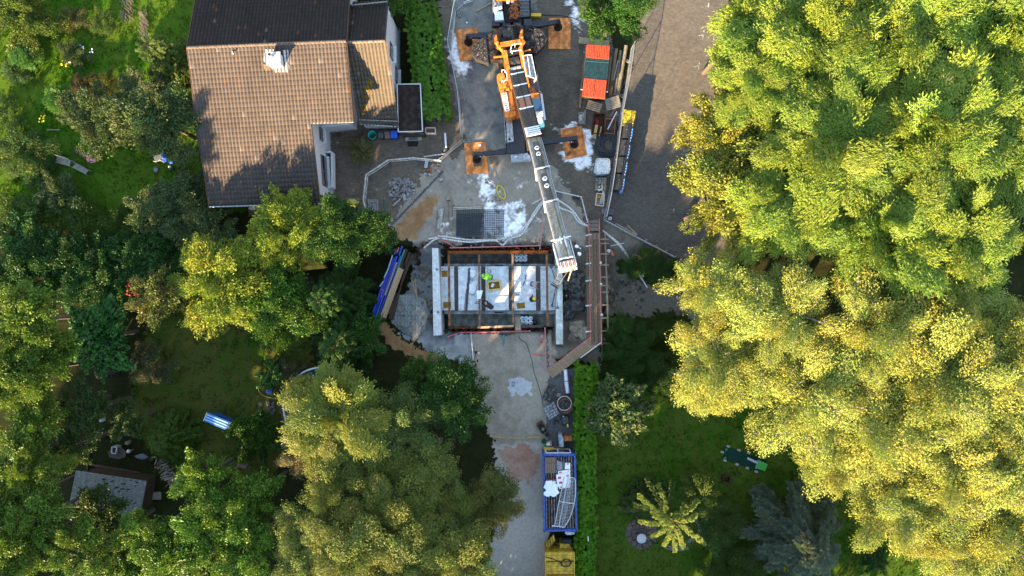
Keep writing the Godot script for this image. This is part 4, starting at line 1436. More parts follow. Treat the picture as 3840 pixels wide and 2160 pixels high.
	tube(rp, "rail_tube", [at(1600, 92, y + 0.9), at(1345, 285, y + 0.6), at(1125, 455, 0.9)], 0.028, red, 8)
	for q in [[1548, 132], [1345, 285], [1150, 430]]:
		var p := at(q[0], q[1], 0.8)
		rod(rp, "rail_post", V(p.x, 0, p.z), V(p.x, y + 0.7, p.z), 0.03, clampm, 7)
	for q in [[1245, 440, 1275, 515], [1165, 290, 1215, 385]]:
		plank("short tan timber offcut under the ramp", "offcuts under the ramp", at(q[0], q[1], 0.08), at(q[2], q[3], 0.08), 0.14, 0.06, M(0.33, 0.25, 0.17, 0.85, 0, "wood", 1.0))
	for q in [[1755, 150, 1755, 360], [1690, 210, 1745, 310], [1750, 155, 1850, 145]]:
		tag(bar(self, "scaffold_timber", at(q[0], q[1], 0.1), at(q[2], q[3], 0.1), 0.09, 0.09, M(0.22, 0.19, 0.16, 0.85, 0, "wood", 1.0)), "grey timber prop behind the footbridge corner", "timber", "props behind the footbridge")

func make_crane() -> void:
	var orange := M(0.86, 0.25, 0.012, 0.4, 0, "dirt", 0.9)
	var orange_d := M(0.62, 0.17, 0.012, 0.5, 0, "dirt", 1.2)
	var navy := M(0.025, 0.03, 0.045, 0.5, 0.1, "dirt", 1.2)
	var black := M(0.03, 0.03, 0.033, 0.7, 0, "dirt", 1.3)
	var cw := M(0.06, 0.056, 0.054, 0.75, 0, "stain", 0.7)
	var silver := M(0.52, 0.54, 0.56, 0.38, 0.7, "dirt", 1.0)
	var white := M(0.78, 0.78, 0.78, 0.45, 0, "dirt", 1.0)
	var steel := M(0.30, 0.31, 0.32, 0.45, 0.6, "dirt", 1.0)
	view(1640, 0, 4.262)
	var o := thing("mobile_crane", "orange mobile crane on outriggers with its long silver boom raised", "crane", at(1200, 900, 0))
	prism(o, "chassis", ats([880, -260, 1480, -260, 1505, 420, 1690, 2440, 1110, 2440, 960, 900, 905, 470], 1.25), 0.75, 1.25, black)
	prism(o, "carrier_deck", ats([1210, 1900, 1390, 1900, 1400, 2450, 1115, 2450, 1112, 2290, 1215, 2280], 1.5), 1.25, 1.5, navy)
	for k in 5:
		for sd in [-1.0, 1.0]:
			var f := k / 4.0
			var c := at(lerpf(1180, 1400, f) + sd * 255, lerpf(60, 2250, f), 0.65)
			var wh := lathe(o, "wheel", c, [[0.0, -0.17], [0.4, -0.17], [0.62, -0.14], [0.65, -0.05], [0.65, 0.05], [0.62, 0.14], [0.4, 0.17], [0.0, 0.17]], M(0.02, 0.02, 0.02, 0.9), 18, Basis(Vector3.FORWARD, PI / 2))
			lathe(wh, "rim", c, [[0.0, -0.18], [0.33, -0.18], [0.36, 0.18], [0.0, 0.18]], silver, 14, Basis(Vector3.FORWARD, PI / 2))
	bar(o, "side_rail", at(1052, 1700, 1.3), at(1100, 2290, 1.3), 0.08, 0.12, silver)
	prism(o, "tool_box", ats([1098, 1938, 1198, 1932, 1215, 2180, 1112, 2190], 1.75), 1.25, 1.75, silver)
	var tb := prism(o, "tank_box", ats([1112, 2195, 1222, 2186, 1222, 2260, 1120, 2280], 1.7), 1.25, 1.7, silver)
	lathe(tb, "filler_cap", at(1155, 2225, 1.7), [[0.0, 0.04], [0.09, 0.04], [0.1, 0.0]], black, 12)
	var tail := prism(o, "tail_box", ats([1172, 2475, 1440, 2440, 1500, 2530, 1490, 2555, 1188, 2590], 1.4), 0.8, 1.4, M(0.42, 0.50, 0.58, 0.4, 0.3, "dirt", 1.0))
	prism(tail, "badge", ats([1238, 2500, 1275, 2497, 1278, 2515, 1240, 2518], 1.404), 1.395, 1.405, white)
	bar(tail, "bumper", at(1180, 2590, 1.1), at(1490, 2565, 1.1), 0.12, 0.25, M(0.5, 0.47, 0.38, 0.7))
	prism(o, "front_deck", ats([1055, 60, 1320, 30, 1330, 340, 1085, 360], 1.6), 1.25, 1.6, black)
	prism(o, "grille_panel", ats([1290, -30, 1460, -30, 1480, 260, 1315, 275], 1.55), 1.25, 1.55, M(0.10, 0.105, 0.105, 0.6, 0.3, "dirt", 2.0))
	for k in 5:
		bar(o, "grille_bar", at(1300 + k * 2, 10 + k * 55, 1.58), at(1470, 5 + k * 55, 1.58), 0.04, 0.03, steel)
	for k in 6:
		tube(o, "exhaust_pipe", smooth_path([at(885 + k * 22, -20 + k * 18, 1.7), at(930 + k * 18, 60 + (k % 3) * 30, 1.85), at(900 + k * 24, 130 + (k % 2) * 45, 1.7)], 4), 0.06, [silver, steel, white][k % 3], 8)
	box(o, "engine_block", at(960, 110, 1.55), V(0.75, 0.5, 0.85), steel)
	tube(o, "air_filter", [at(900, 150, 1.9), at(1030, 120, 1.9)], 0.14, M(0.6, 0.6, 0.58, 0.5), 12)
	prism(o, "white_cover", ats([915, 185, 1045, 180, 1062, 318, 918, 325], 1.85), 1.3, 1.85, M(0.72, 0.74, 0.78, 0.5))
	box(o, "lamp_box", at(1132, 35, 1.75), V(0.26, 0.2, 0.24), white)
	box(o, "lamp_box", at(1202, 28, 1.75), V(0.26, 0.2, 0.24), white)
	prism(o, "front_beam", ats([940, -12, 1280, -12, 1280, 6, 940, 8], 1.9), 1.5, 1.9, orange)
	for k in 4:
		box(o, "fuel_tank", at(935 + k * 170, 385 - k * 4, 1.25), V(0.62, 0.5, 0.5), M(0.025, 0.026, 0.03, 0.6))
	prism(o, "counterweight_plate", ats([775, 560, 925, 462, 1100, 408, 1300, 392, 1500, 412, 1545, 600, 1560, 840, 1350, 880, 1040, 955, 820, 960, 790, 760], 2.9), 2.1, 2.9, cw)
	prism(o, "counterweight_patch", ats([1030, 470, 1200, 440, 1225, 570, 1062, 598], 2.905), 2.89, 2.908, M(0.10, 0.095, 0.085, 0.8, 0, "dirt", 1.2))
	var cwr := M(0.085, 0.085, 0.09, 0.9, 0, "stain", 2.2)
	for q in [[[768, 590, 640, 640, 560, 740, 545, 860, 620, 940, 815, 1010, 795, 760], "left"], [[1530, 430, 1680, 485, 1772, 600, 1740, 665, 1575, 845, 1548, 620], "right"]]:
		var b := prism(o, "counterweight_block", ats(q[0], 3.0), 2.0, 3.0, cwr)
		for k in 60:
			var a: Array = q[0]
			var cx := 0.0
			var cy := 0.0
			for t in range(0, a.size(), 2):
				cx += a[t] * 2.0 / a.size()
				cy += a[t + 1] * 2.0 / a.size()
			var r := sqrt(rng.randf()) * 0.8
			var t0: int = (rng.randi() % (a.size() / 2)) * 2
			var p := at(lerpf(cx, a[t0], r), lerpf(cy, a[t0 + 1], r), 3.0)
			put(lump_cached("clod", V(0.12, 0.06, 0.1), 0.4), M(0.16, 0.14, 0.12, 0.95) if k % 3 == 0 else cw, b, "dirt_clod", Transform3D(Basis(Vector3.UP, rng.randf() * TAU).scaled(Vector3.ONE * rng.randf_range(0.4, 1.2)), p))
	for q in [[800, 620], [850, 890], [1490, 480], [1530, 770], [1300, 395], [915, 475]]:
		var p := at(q[0], q[1], 2.95)
		tube(o, "lifting_bracket", [p + V(-0.16, 0, -0.1), p + V(-0.12, 0.15, -0.05), p + V(0.12, 0.15, 0.05), p + V(0.16, 0, 0.12)], 0.035, black, 6)
	prism(o, "slewing_platform", ats([1040, 900, 1400, 860, 1650, 1760, 1260, 1900], 1.9), 1.3, 1.9, orange_d)
	for q in [[[1060, 900, 1050, 820, 990, 760, 950, 690, 940, 600], 0.13], [[1340, 850, 1330, 770, 1370, 680, 1340, 600, 1350, 510], 0.13]]:
		var pts := ats(q[0], 3.25)
		tube(o, "hoist_arm", smooth_path(pts, 4), q[1], orange, 8)
		for t in [2, 3]:
			lump(o, "sheave_bracket", (pts[t] as Vector3) + V(0, 0.05, 0), V(0.38, 0.3, 0.34), 0.25, orange)
		tube(o, "hook_pin", [(pts[4] as Vector3), (pts[4] as Vector3) + V(0, 0.3, -0.05)], 0.06, orange_d, 8)
		lathe(o, "cable_sheave", (pts[2] as Vector3) + V(-0.2, -0.1, -0.1), [[0.0, -0.06], [0.16, -0.06], [0.16, 0.06], [0.0, 0.06]], black, 14, Basis(Vector3.FORWARD, 1.2))
	bar(o, "cross_beam", at(1010, 720, 3.3), at(1330, 665, 3.3), 0.3, 0.28, orange)
	bar(o, "push_arm", at(900, 918, 3.05), at(1060, 900, 3.05), 0.1, 0.12, orange)
	bar(o, "push_arm", at(1345, 835, 3.05), at(1490, 795, 3.05), 0.1, 0.12, orange)
	bar(o, "side_frame", at(1075, 830, 3.0), at(1190, 1430, 3.0), 0.3, 0.7, orange)
	bar(o, "side_frame", at(1325, 780, 3.0), at(1440, 1390, 3.0), 0.3, 0.7, orange)
	box(o, "platform_plate", at(1190, 840, 3.0), V(0.95, 0.1, 0.5), M(0.07, 0.075, 0.08, 0.6, 0.2, "dirt", 1.5), 0.2)
	var wd := at(1232, 985, 3.0)
	tube(o, "winch_drum", [wd + V(-0.36, 0, 0.08), wd + V(0.36, 0, -0.08)], 0.34, M(0.045, 0.045, 0.045, 0.55, 0.3, "dirt", 3.0), 20)
	var hc := at(1240, 1098, 3.1)
	tube(o, "hydraulic_tank", [hc + V(-0.44, 0, 0.1), hc + V(0.44, 0, -0.1)], 0.17, M(0.66, 0.68, 0.69, 0.35, 0.5, "dirt", 1.2), 16)
	for k in 5:
		bar(o, "hose_guard", at(1180 + k * 34, 1130, 2.9), at(1190 + k * 34, 1210, 2.9), 0.05, 0.1, orange_d)
	var railm := M(0.82, 0.82, 0.84, 0.4)
	for q in [[1340, 690, 1240, 700, 1185, 725, 1170, 800, 1195, 820, 1340, 795], [1030, 1120, 1080, 1120, 1110, 1180, 1115, 1260, 1060, 1300, 1030, 1290]]:
		for dz in [0.0, -0.35]:
			tube(o, "hand_rail", ats(q, 3.7 + dz), 0.03, railm, 7)
		var b := ats(q, 3.7)
		for p in b:
			rod(o, "rail_post", p, p - V(0, 0.8, 0), 0.022, railm, 6)
	prism(o, "walkway", ats([1365, 890, 1505, 875, 1580, 1230, 1420, 1260], 2.6), 2.5, 2.6, M(0.50, 0.52, 0.53, 0.4, 0.6, "dirt", 1.5))
	for q in [[1365, 890, 1505, 875, 1580, 1235, 1555, 1255, 1420, 1200, 1365, 890]]:
		tube(o, "walkway_rail", ats(q, 3.6), 0.03, railm, 7)
		for p in ats(q, 3.6):
			rod(o, "rail_post", p, p - V(0, 1.0, 0), 0.022, railm, 6)
	bar(o, "walkway_rail", at(1440, 890, 3.6), at(1490, 1230, 3.6), 0.04, 0.04, railm)
	for k in 7:
		var c := at(1545 + k * 8, 1275 + k * 32, 2.4 - k * 0.17)
		box(o, "stair_tread", c, V(0.55, 0.04, 0.16), M(0.16, 0.165, 0.17, 0.6, 0.3), 0.1)
	bar(o, "stair_side", at(1590, 1180, 2.5), at(1620, 1490, 1.3), 0.05, 0.15, silver)
	view(1640, 300, 4.262)
	prism(o, "engine_housing", ats([950, -60, 975, -100, 1060, -110, 1090, -30, 1130, 60, 1190, 130, 1250, 560, 1180, 590, 1085, 600, 1000, 130], 3.2), 1.9, 3.2, orange)
	prism(o, "housing_panel", ats([975, 60, 1105, 50, 1110, 115, 995, 125], 3.3), 3.19, 3.3, M(0.78, 0.25, 0.015, 0.35, 0, "dirt", 0.9))
	prism(o, "housing_panel", ats([1120, 200, 1185, 190, 1235, 470, 1165, 490], 3.3), 3.19, 3.3, M(0.66, 0.19, 0.01, 0.4, 0, "dirt", 0.9))
	for q in [[1030, 215, 1090, 500], [1100, 205, 1150, 495]]:
		bar(o, "ladder_rail", at(q[0], q[1], 3.35), at(q[2], q[3], 3.35), 0.07, 0.07, railm)
	for k in 9:
		var f := k / 8.0
		bar(o, "ladder_rung", at(lerpf(1030, 1090, f), lerpf(222, 495, f), 3.35), at(lerpf(1102, 1150, f), lerpf(210, 490, f), 3.35), 0.05, 0.06, railm)
	for k in 4:
		tube(o, "hydraulic_hose", smooth_path([at(1085 + k * 10, 60, 3.2), at(1105 + k * 12, 130, 3.4), at(1100 + k * 16, 190, 3.2)], 3), 0.035, orange_d, 6)
	prism(o, "cab_base", ats([1500, 300, 1640, 290, 1700, 640, 1600, 700, 1560, 560], 2.4), 1.2, 2.4, M(0.62, 0.64, 0.66, 0.5))
	prism(o, "cab_box", ats([1480, 220, 1625, 205, 1640, 290, 1495, 305], 3.1), 1.6, 3.1, orange)
	prism(o, "cab_roof_glass", ats([1500, 305, 1640, 290, 1680, 485, 1555, 495], 3.25), 2.4, 3.25, M(0.015, 0.05, 0.11, 0.12))
	prism(o, "cab_roof", ats([1565, 505, 1680, 500, 1690, 575, 1585, 585], 3.1), 1.8, 3.1, M(0.78, 0.76, 0.62, 0.5))
	prism(o, "cab_window", ats([1585, 592, 1690, 580, 1715, 730, 1650, 745, 1615, 660], 2.9), 1.8, 2.9, M(0.06, 0.22, 0.34, 0.12))
	lump(o, "cab_hatch", at(1645, 645, 2.95), V(0.42, 0.25, 0.5), 0.1, M(0.72, 0.78, 0.80, 0.4), false)
	bar(o, "cab_step", at(1660, 220, 1.8), at(1720, 640, 1.8), 0.16, 0.08, M(0.58, 0.60, 0.62, 0.5, 0.4))
	for k in 4:
		rod(o, "mirror_arm", at(1630 + k * 12, 180 + k * 40, 3.0), at(1665 + k * 10, 200 + k * 40, 2.6), 0.02, railm, 6)
	var lab := 0
	for q in [[[1240, -700], [760, -712], [460, -692], [495, -610], 0.34], [[1400, -880], [1510, -855], [1962, -935], [1930, -850], 0.34], [[1250, 1120], [1180, 1130], [590, 1200], [630, 1265], 0.34], [[1500, 1010], [1720, 990], [2240, 925], [2190, 1025], 0.34]]:
		var a := at(q[0][0], q[0][1], 0.95)
		var b := at(q[1][0], q[1][1], 0.95)
		var e := at(q[2][0], q[2][1], 0.95)
		var pd := at(q[3][0], q[3][1], 0.2)
		bar(o, "outrigger_sleeve", a, b.lerp(e, 0.35), 0.42, 0.44, navy)
		bar(o, "outrigger_beam", b, e, 0.32, 0.34, navy)
		tube(o, "outrigger_jack", [V(pd.x, 0.16, pd.z), V(pd.x, 1.15, pd.z)], 0.16, black, 12)
		lathe(o, "outrigger_pad", V(pd.x, 0.125, pd.z), [[0.0, 0.1], [0.28, 0.1], [0.34, 0.06], [0.34, 0.0], [0.0, 0.0]], black, 10)
		for k in 4:
			bar(o, "warning_stripe", V(pd.x, 0.9, pd.z).lerp(b + V(0, 0, (pd.z - e.z) * 0.5), 0.06 + k * 0.05) + V(0, 0.12, 0), V(pd.x, 0.9, pd.z).lerp(b + V(0, 0, (pd.z - e.z) * 0.5), 0.09 + k * 0.05) + V(0, 0.12, 0), 0.1, 0.1, M(0.55, 0.05, 0.06, 0.5) if k % 2 == 0 else white)
	make_boom(o, orange)
	var om := M(0.86, 0.33, 0.11, 0.75, 0, "dirt", 0.5)
	var mats_l := ["orange steel mat with white lime beside the site fence", "clean orange steel mat on the dark paving blocks under the far right outrigger", "orange steel mat with a timber pad and a white disc", "tilted orange steel mat ringed by white lime"]
	var k2 := 0
	for q in [[285, -797, 625, -845, 640, -835, 645, -340, 360, -297], [1780, -995, 2132, -990, 2128, -495, 1775, -500], [425, 1012, 770, 987, 815, 1487, 470, 1510], [1965, 792, 2305, 727, 2395, 1200, 2055, 1272]]:
		var m := prism(self, "steel_mat", ats(q, 0.1), 0.0, 0.1, om)
		tag(m, mats_l[k2], "steel mat")
		var pts := ats(q, 0.1)
		var p0: Vector3 = pts[0]
		var p1: Vector3 = pts[1]
		var p3: Vector3 = pts[pts.size() - 1]
		for i in 5:
			for j in 7:
				var p := p0 + (p1 - p0) * ((i + 0.5) / 5.0) + (p3 - p0) * ((j + 0.5) / 7.0)
				put(lathe_cached("mat_hole", [[0.0, 0.004], [0.022, 0.004], [0.026, 0.0]], 6), M(0.05, 0.02, 0.012, 0.9), m, "mat_hole", Transform3D(Basis.IDENTITY, V(p.x, 0.1, p.z)))
		k2 += 1
	plate(self, "timber_pad", ats([555, 1150, 690, 1140, 712, 1370, 582, 1382], 0.125), 0.03, M(0.20, 0.15, 0.11, 0.85, 0, "wood", 1.0))
	tag(get_node("timber_pad"), "grey timber pad on the orange mat under the outrigger foot", "timber pad")
	tag(lathe(self, "white_disc", at(680, 1043, 0.1), [[0.0, 0.02], [0.04, 0.02], [0.05, 0.035], [0.1, 0.03], [0.115, 0.0]], M(0.75, 0.76, 0.76, 0.5), 16), "small white disc on the orange mat", "disc")
	tag(tube(self, "lifting_strap", smooth_path(ats([2000, 920, 2080, 885, 2200, 890, 2290, 895, 2340, 870, 2365, 940, 2320, 930, 2290, 900], 0.16), 4), 0.03, M(0.68, 0.16, 0.03, 0.7), 6), "orange lifting strap looped over the tilted mat", "strap")
	plate(self, "work_glove", ats([2060, 1190, 2110, 1140, 2150, 1150, 2085, 1215], 0.13), 0.03, M(0.10, 0.07, 0.055, 0.9))
	tag(get_node("work_glove"), "dark scrap of cloth lying on the tilted orange mat", "cloth")
	var pl := 0
	for q in [[825, 1230, 960, 1225, 970, 1345, 838, 1350], [810, 1110, 875, 1105, 880, 1165, 820, 1170], [1870, 1030, 2005, 1020, 2010, 1130, 1880, 1160]]:
		var c := ats(q, 0.08)
		var t := thing("timber_crib", ["stack of short grey boards beside the mat with the white disc", "small grey board offcuts behind the left rear outrigger", "grey boards lying under the right rear outrigger"][pl], "timber", c[0])
		for k in 4:
			var f := (k + 0.5) / 4.0
			bar(t, "board", (c[0] as Vector3).lerp(c[1], f), (c[3] as Vector3).lerp(c[2], f), c[0].distance_to(c[1]) / 4.3, 0.07, M(0.24, 0.19, 0.145, 0.85, 0, "wood", 1.0))
		pl += 1
	view(1640, 0, 4.262)
	var ch := thing("lifting_chain", "heap of orange lifting chain piled on the crane deck", "chain", at(1250, 160, 1.6))
	for k in 90:
		var t := k / 90.0
		var p := at(1235 + 75 * sin(k * 0.9) * (0.5 + 0.5 * sin(k * 0.23)) + 25 * cos(k * 2.1), 170 + 105 * cos(k * 0.37) + 20 * sin(k * 1.3), 1.66 + 0.05 * (k % 4))
		put(link_mesh(), M(0.60, 0.19, 0.05, 0.5, 0, "dirt", 2.0), ch, "chain_link", Transform3D(Basis.from_euler(V(rng.randf() * 1.2, rng.randf() * TAU, rng.randf() * 1.2)), p))
	var yb := prism(self, "cable_box", ats([1488, 208, 1655, 208, 1662, 240, 1650, 262, 1488, 258], 0.35), 0.0, 0.35, M(0.70, 0.46, 0.01, 0.5))
	tag(yb, "long yellow box beside the crane carrier with a black cable", "box")
	tag(tube(self, "power_cable", smooth_path(ats([1660, 238, 1760, 240, 1900, 245, 2050, 258, 2180, 290, 2260, 330], 0.05), 5), 0.025, M(0.02, 0.02, 0.02, 0.7), 6), "black power cable running from the yellow box to the maple tree", "cable")
	tag(bar(self, "scaffold_plank", at(618, 182, 0.06), at(865, 45, 0.06), 0.12, 0.05, M(0.48, 0.34, 0.24, 0.8, 0, "wood", 1.0)), "pale brown plank lying on the dark asphalt beside the crane", "plank")

func lathe_cached(key: String, prof: Array, sides: int) -> ArrayMesh:
	if not meshes.has(key):
		meshes[key] = lathe_mesh(prof, sides)
	return meshes[key]

func link_mesh() -> ArrayMesh:
	if not meshes.has("link"):
		var s := new_st()
		var pts := []
		for j in 11:
			var a := TAU * j / 10.0
			pts.append(V(cos(a) * 0.1, 0, sin(a) * 0.055))
		add_tube(s, pts, 0.022, 5, false)
		meshes["link"] = done(s)
	return meshes["link"]

func make_boom(o: Node3D, orange: Material) -> void:
	var a := W(1917, 200, 3.7)
	var b := W(2131, 1010, 14.0)
	var axis := (b - a).normalized()
	var bs := between(a, b)
	var along := func(py: float) -> float:
		var lo := 0.0
		var hi := 1.0
		for i in 30:
			var t := (lo + hi) / 2.0
			var p := a.lerp(b, t)
			if 1080.0 + p.z * FOCAL / (CAM_H - p.y) < py:
				lo = t
			else:
				hi = t
		return lo
	var body := [M(0.075, 0.062, 0.056, 0.6, 0.2, "dirt", 0.8), M(0.24, 0.25, 0.25, 0.45, 0.4, "dirt", 0.7), M(0.28, 0.28, 0.27, 0.45, 0.4, "dirt", 0.7), M(0.34, 0.33, 0.30, 0.45, 0.4, "dirt", 0.7), M(0.5, 0.5, 0.49, 0.45, 0.4, "dirt", 0.8)]
	var white := M(0.80, 0.80, 0.80, 0.45)
	var dark := M(0.05, 0.045, 0.04, 0.5, 0.2, "dirt", 1.0)
	var secs := [[285, 536, 1.08, 1.25], [530, 652, 0.95, 1.1], [646, 774, 0.88, 1.0], [770, 916, 0.82, 0.93], [908, 985, 0.78, 0.88]]
	for i in secs.size():
		var t0: float = along.call(secs[i][0])
		var t1: float = along.call(secs[i][1])
		var p0 := a.lerp(b, t0)
		var p1 := a.lerp(b, t1)
		var w: float = secs[i][2]
		var h: float = secs[i][3]
		var s := new_st()
		s.set_smooth_group(-1)
		var prof := [[-0.5, 0.36], [-0.38, 0.5], [0.38, 0.5], [0.5, 0.36], [0.5, -0.15], [0.32, -0.44], [0.0, -0.52], [-0.32, -0.44], [-0.5, -0.15]]
		var r0 := []
		var r1 := []
		for q in prof:
			r0.append(p0 + bs.x * q[0] * w + bs.y * q[1] * h)
			r1.append(p1 + bs.x * q[0] * w + bs.y * q[1] * h)
		for k in prof.size():
			var k2 := (k + 1) % prof.size()
			face(s, [r0[k], r0[k2], r1[k2], r1[k]], (p0 + p1) / 2.0)
		face(s, r0, p1)
		face(s, r1, p0)
		var sec := put(done(s), body[i], o, "boom_section")
		bar(sec, "collar", p1 - axis * 0.08 + bs.y * 0.02, p1 + bs.y * 0.02, w + 0.08, h + 0.1, M(0.58, 0.58, 0.57, 0.45) if i > 0 else dark)
		var up := bs.y * (h * 0.5 + 0.03)
		if i == 0:
			for py in [301, 344, 388, 430]:
				var c := a.lerp(b, along.call(py)) + up
				bar(sec, "cross_rib", c - bs.x * w * 0.46, c + bs.x * w * 0.46, 0.09, 0.08, white)
			for k in 5:
				var c := a.lerp(b, along.call(506 + k * 7.0)) + up * 1.1
				bar(sec, "cross_rib", c - bs.x * w * 0.46, c + bs.x * w * 0.46, 0.085, 0.1, white)
			bar(sec, "panel", a.lerp(b, along.call(392)) + up - bs.x * 0.22, a.lerp(b, along.call(426)) + up - bs.x * 0.22, 0.36, 0.02, M(0.30, 0.13, 0.07, 0.6))
			bar(sec, "panel", a.lerp(b, along.call(392)) + up + bs.x * 0.22, a.lerp(b, along.call(426)) + up + bs.x * 0.22, 0.36, 0.02, M(0.30, 0.13, 0.07, 0.6))
			for sx in [-1.0, 1.0]:
				bar(sec, "edge_strip", p0 + up + bs.x * sx * w * 0.44, p1 + up + bs.x * sx * w * 0.44, 0.05, 0.05, dark)
			bar(sec, "hoist_rope", p0 + up * 1.1, p1 + up * 1.1, 0.03, 0.03, dark)
		else:
			bar(sec, "top_strip", p0.lerp(p1, 0.2) + up * 0.98, p1 - axis * 0.2 + up * 0.98, w * 0.46, 0.02, M(0.13, 0.115, 0.10, 0.5, 0.2, "dirt", 1.2) if i < 3 else M(0.40, 0.36, 0.28, 0.4, 0.5, "dirt", 1.0))
			bar(sec, "hoist_rope", p0 + up * 1.12 + bs.x * 0.13, p1 + up * 1.12 + bs.x * 0.13, 0.03, 0.03, dark)
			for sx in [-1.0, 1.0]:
				bar(sec, "edge_strip", p0 + up * 0.78 + bs.x * sx * w * 0.47, p1 + up * 0.78 + bs.x * sx * w * 0.47, 0.04, 0.05, M(0.6, 0.6, 0.59, 0.4, 0.2) if sx < 0 else M(0.38, 0.39, 0.40, 0.4, 0.4))  # left strip paler: sunlight on that side is painted in
		if i == 1 or i == 2:
			for f in ([578, 600] if i == 1 else [690, 717]):
				var c := a.lerp(b, along.call(f)) + up * 1.06
				put(lathe_cached("hole_ring", [[0.0, 0.0], [0.055, 0.0], [0.06, 0.03], [0.16, 0.03], [0.17, 0.0]], 16), white, sec, "hole_ring", Transform3D(bs * Basis.from_euler(V(0, 0, 0)), c))
				put(box_mesh(V(0.12, 0.02, 0.05), 0.0), dark, sec, "ring_slot", Transform3D(bs, c + bs.y * 0.035))
	var t9: float = along.call(958)
	var hp := a.lerp(b, t9)
	var hd := bs.y
	var head := bar(o, "boom_head", a.lerp(b, along.call(915)) , a.lerp(b, along.call(1012)), 0.9, 0.5, M(0.55, 0.55, 0.54, 0.45, 0.3, "dirt", 1.0))
	var hc := a.lerp(b, along.call(948)) + hd * 0.30
	var he := a.lerp(b, along.call(980)) + hd * 0.30
	bar(head, "warning_plate", hc, he, 0.72, 0.03, M(0.82, 0.78, 0.76, 0.4))
	for k in 3:
		var m := hc.lerp(he, 0.18 + k * 0.3) + hd * 0.02
		for sx in [-1.0, 1.0]:
			bar(head, "chevron_stripe", m + bs.x * sx * 0.34 + axis * 0.16, m + axis * -0.05, 0.1, 0.02, M(0.72, 0.12, 0.06, 0.4))
	var f0 := a.lerp(b, along.call(990)) + hd * 0.22
	var f1 := a.lerp(b, along.call(1018)) + hd * 0.12
	for k in 8:
		var x := (k - 3.5) * 0.115
		bar(head, "sheave", f0 + bs.x * x, f1 + bs.x * x, 0.06, 0.42, M(0.85, 0.83, 0.80, 0.4) if k % 2 == 0 else M(0.62, 0.30, 0.18, 0.5))
	bar(head, "head_crossbar", a.lerp(b, along.call(913)) + hd * 0.5 - bs.x * 0.62, a.lerp(b, along.call(911)) + hd * 0.5 + bs.x * 0.62, 0.07, 0.07, white)
	for x in [-0.05, 0.2]:
		bar(head, "guide_bar", a.lerp(b, along.call(905)) + hd * 0.48 + bs.x * x, a.lerp(b, along.call(945)) + hd * 0.4 + bs.x * x, 0.09, 0.08, white)
	for sx in [-1.0, 1.0]:
		bar(head, "head_cheek", a.lerp(b, along.call(915)) + bs.x * sx * 0.52, f1 + bs.x * sx * 0.5, 0.06, 0.62, M(0.50, 0.50, 0.49, 0.45, 0.3))
	for q in [[925, 0.75], [940, 0.82], [955, 0.72], [968, 0.86], [985, 0.75]]:
		lump(head, "head_fitting", a.lerp(b, along.call(q[0])) + bs.x * q[1] + hd * 0.15, V(0.22, 0.16, 0.22), 0.3, white if int(q[0]) % 2 == 0 else dark)
	rod(head, "anemometer_arm", a.lerp(b, along.call(933)) + bs.x * 0.85, a.lerp(b, along.call(946)) + bs.x * 1.05, 0.02, white, 6)
	for sx in [-0.4, 0.45]:
		lump(head, "head_lamp", f1 + bs.x * sx + axis * 0.1, V(0.16, 0.14, 0.2), 0.2, white)
	rod(head, "jib_pin", f1 + bs.x * 0.25, f1 + bs.x * -0.15 + axis * 0.55 - hd * 0.5, 0.035, M(0.6, 0.42, 0.25, 0.6), 7)
	tube(o, "luffing_cylinder", [W(1985, 420, 1.7), a.lerp(b, along.call(560)) - hd * 0.5], 0.17, M(0.4, 0.41, 0.42, 0.3, 0.7), 14)
	var hk := W(2089, 1061, 4.2)
	var blk := thing("hook_block", "black crane hook block hanging above the right end slab", "hook block", hk)
	var dirx := V(0.86, 0, 0.5)
	var dirz := V(-0.5, 0, 0.86)
	var dk := M(0.04, 0.042, 0.045, 0.5, 0.3)
	for k in [-1.0, 1.0]:
		bar(blk, "cheek_plate", hk - dirx * 0.34 + dirz * k * 0.17, hk + dirx * 0.34 + dirz * k * 0.17, 0.05, 0.5, dk)
	for k in 3:
		var p := hk + dirz * (k - 1) * 0.1
		lathe(blk, "sheave", p + V(0, 0.1, 0), [[0.0, -0.03], [0.2, -0.03], [0.17, 0.0], [0.2, 0.03], [0.0, 0.03]], M(0.35, 0.35, 0.34, 0.5, 0.5), 16, Basis(dirx, dirz, -Vector3.UP))
	bar(blk, "weight_plate", hk - dirx * 0.36 + dirz * 0.3 - V(0, 0.1, 0), hk + dirx * 0.28 + dirz * 0.3 - V(0, 0.1, 0), 0.1, 0.4, dk)
	tube(blk, "hook", [hk + V(0, -0.2, 0), hk + V(0, -0.45, 0), hk + V(0.12, -0.6, 0), hk + V(0.02, -0.72, 0), hk + V(-0.1, -0.62, 0)], [0.05, 0.05, 0.06, 0.05, 0.02], dk, 8)
	var tip := f1 + V(0, -0.2, 0)
	for x in [-0.3, 0.3]:
		rod(blk, "hoist_rope", hk + dirx * x * 0.6 + V(0, 0.2, 0), tip + bs.x * (x - 0.2), 0.014, M(0.35, 0.35, 0.35, 0.5, 0.5), 5)
	var low := hk + V(0, -0.68, 0)
	var rm := M(0.16, 0.13, 0.115, 0.7, 0.3, "rust", 2.0)
	var nm := ["chain sling leg ending on the slab, front side", "chain sling leg ending on the wing wall, front side", "chain sling leg ending on the slab, rear side", "chain sling leg ending on the wing wall, rear side"]
	var k3 := 0
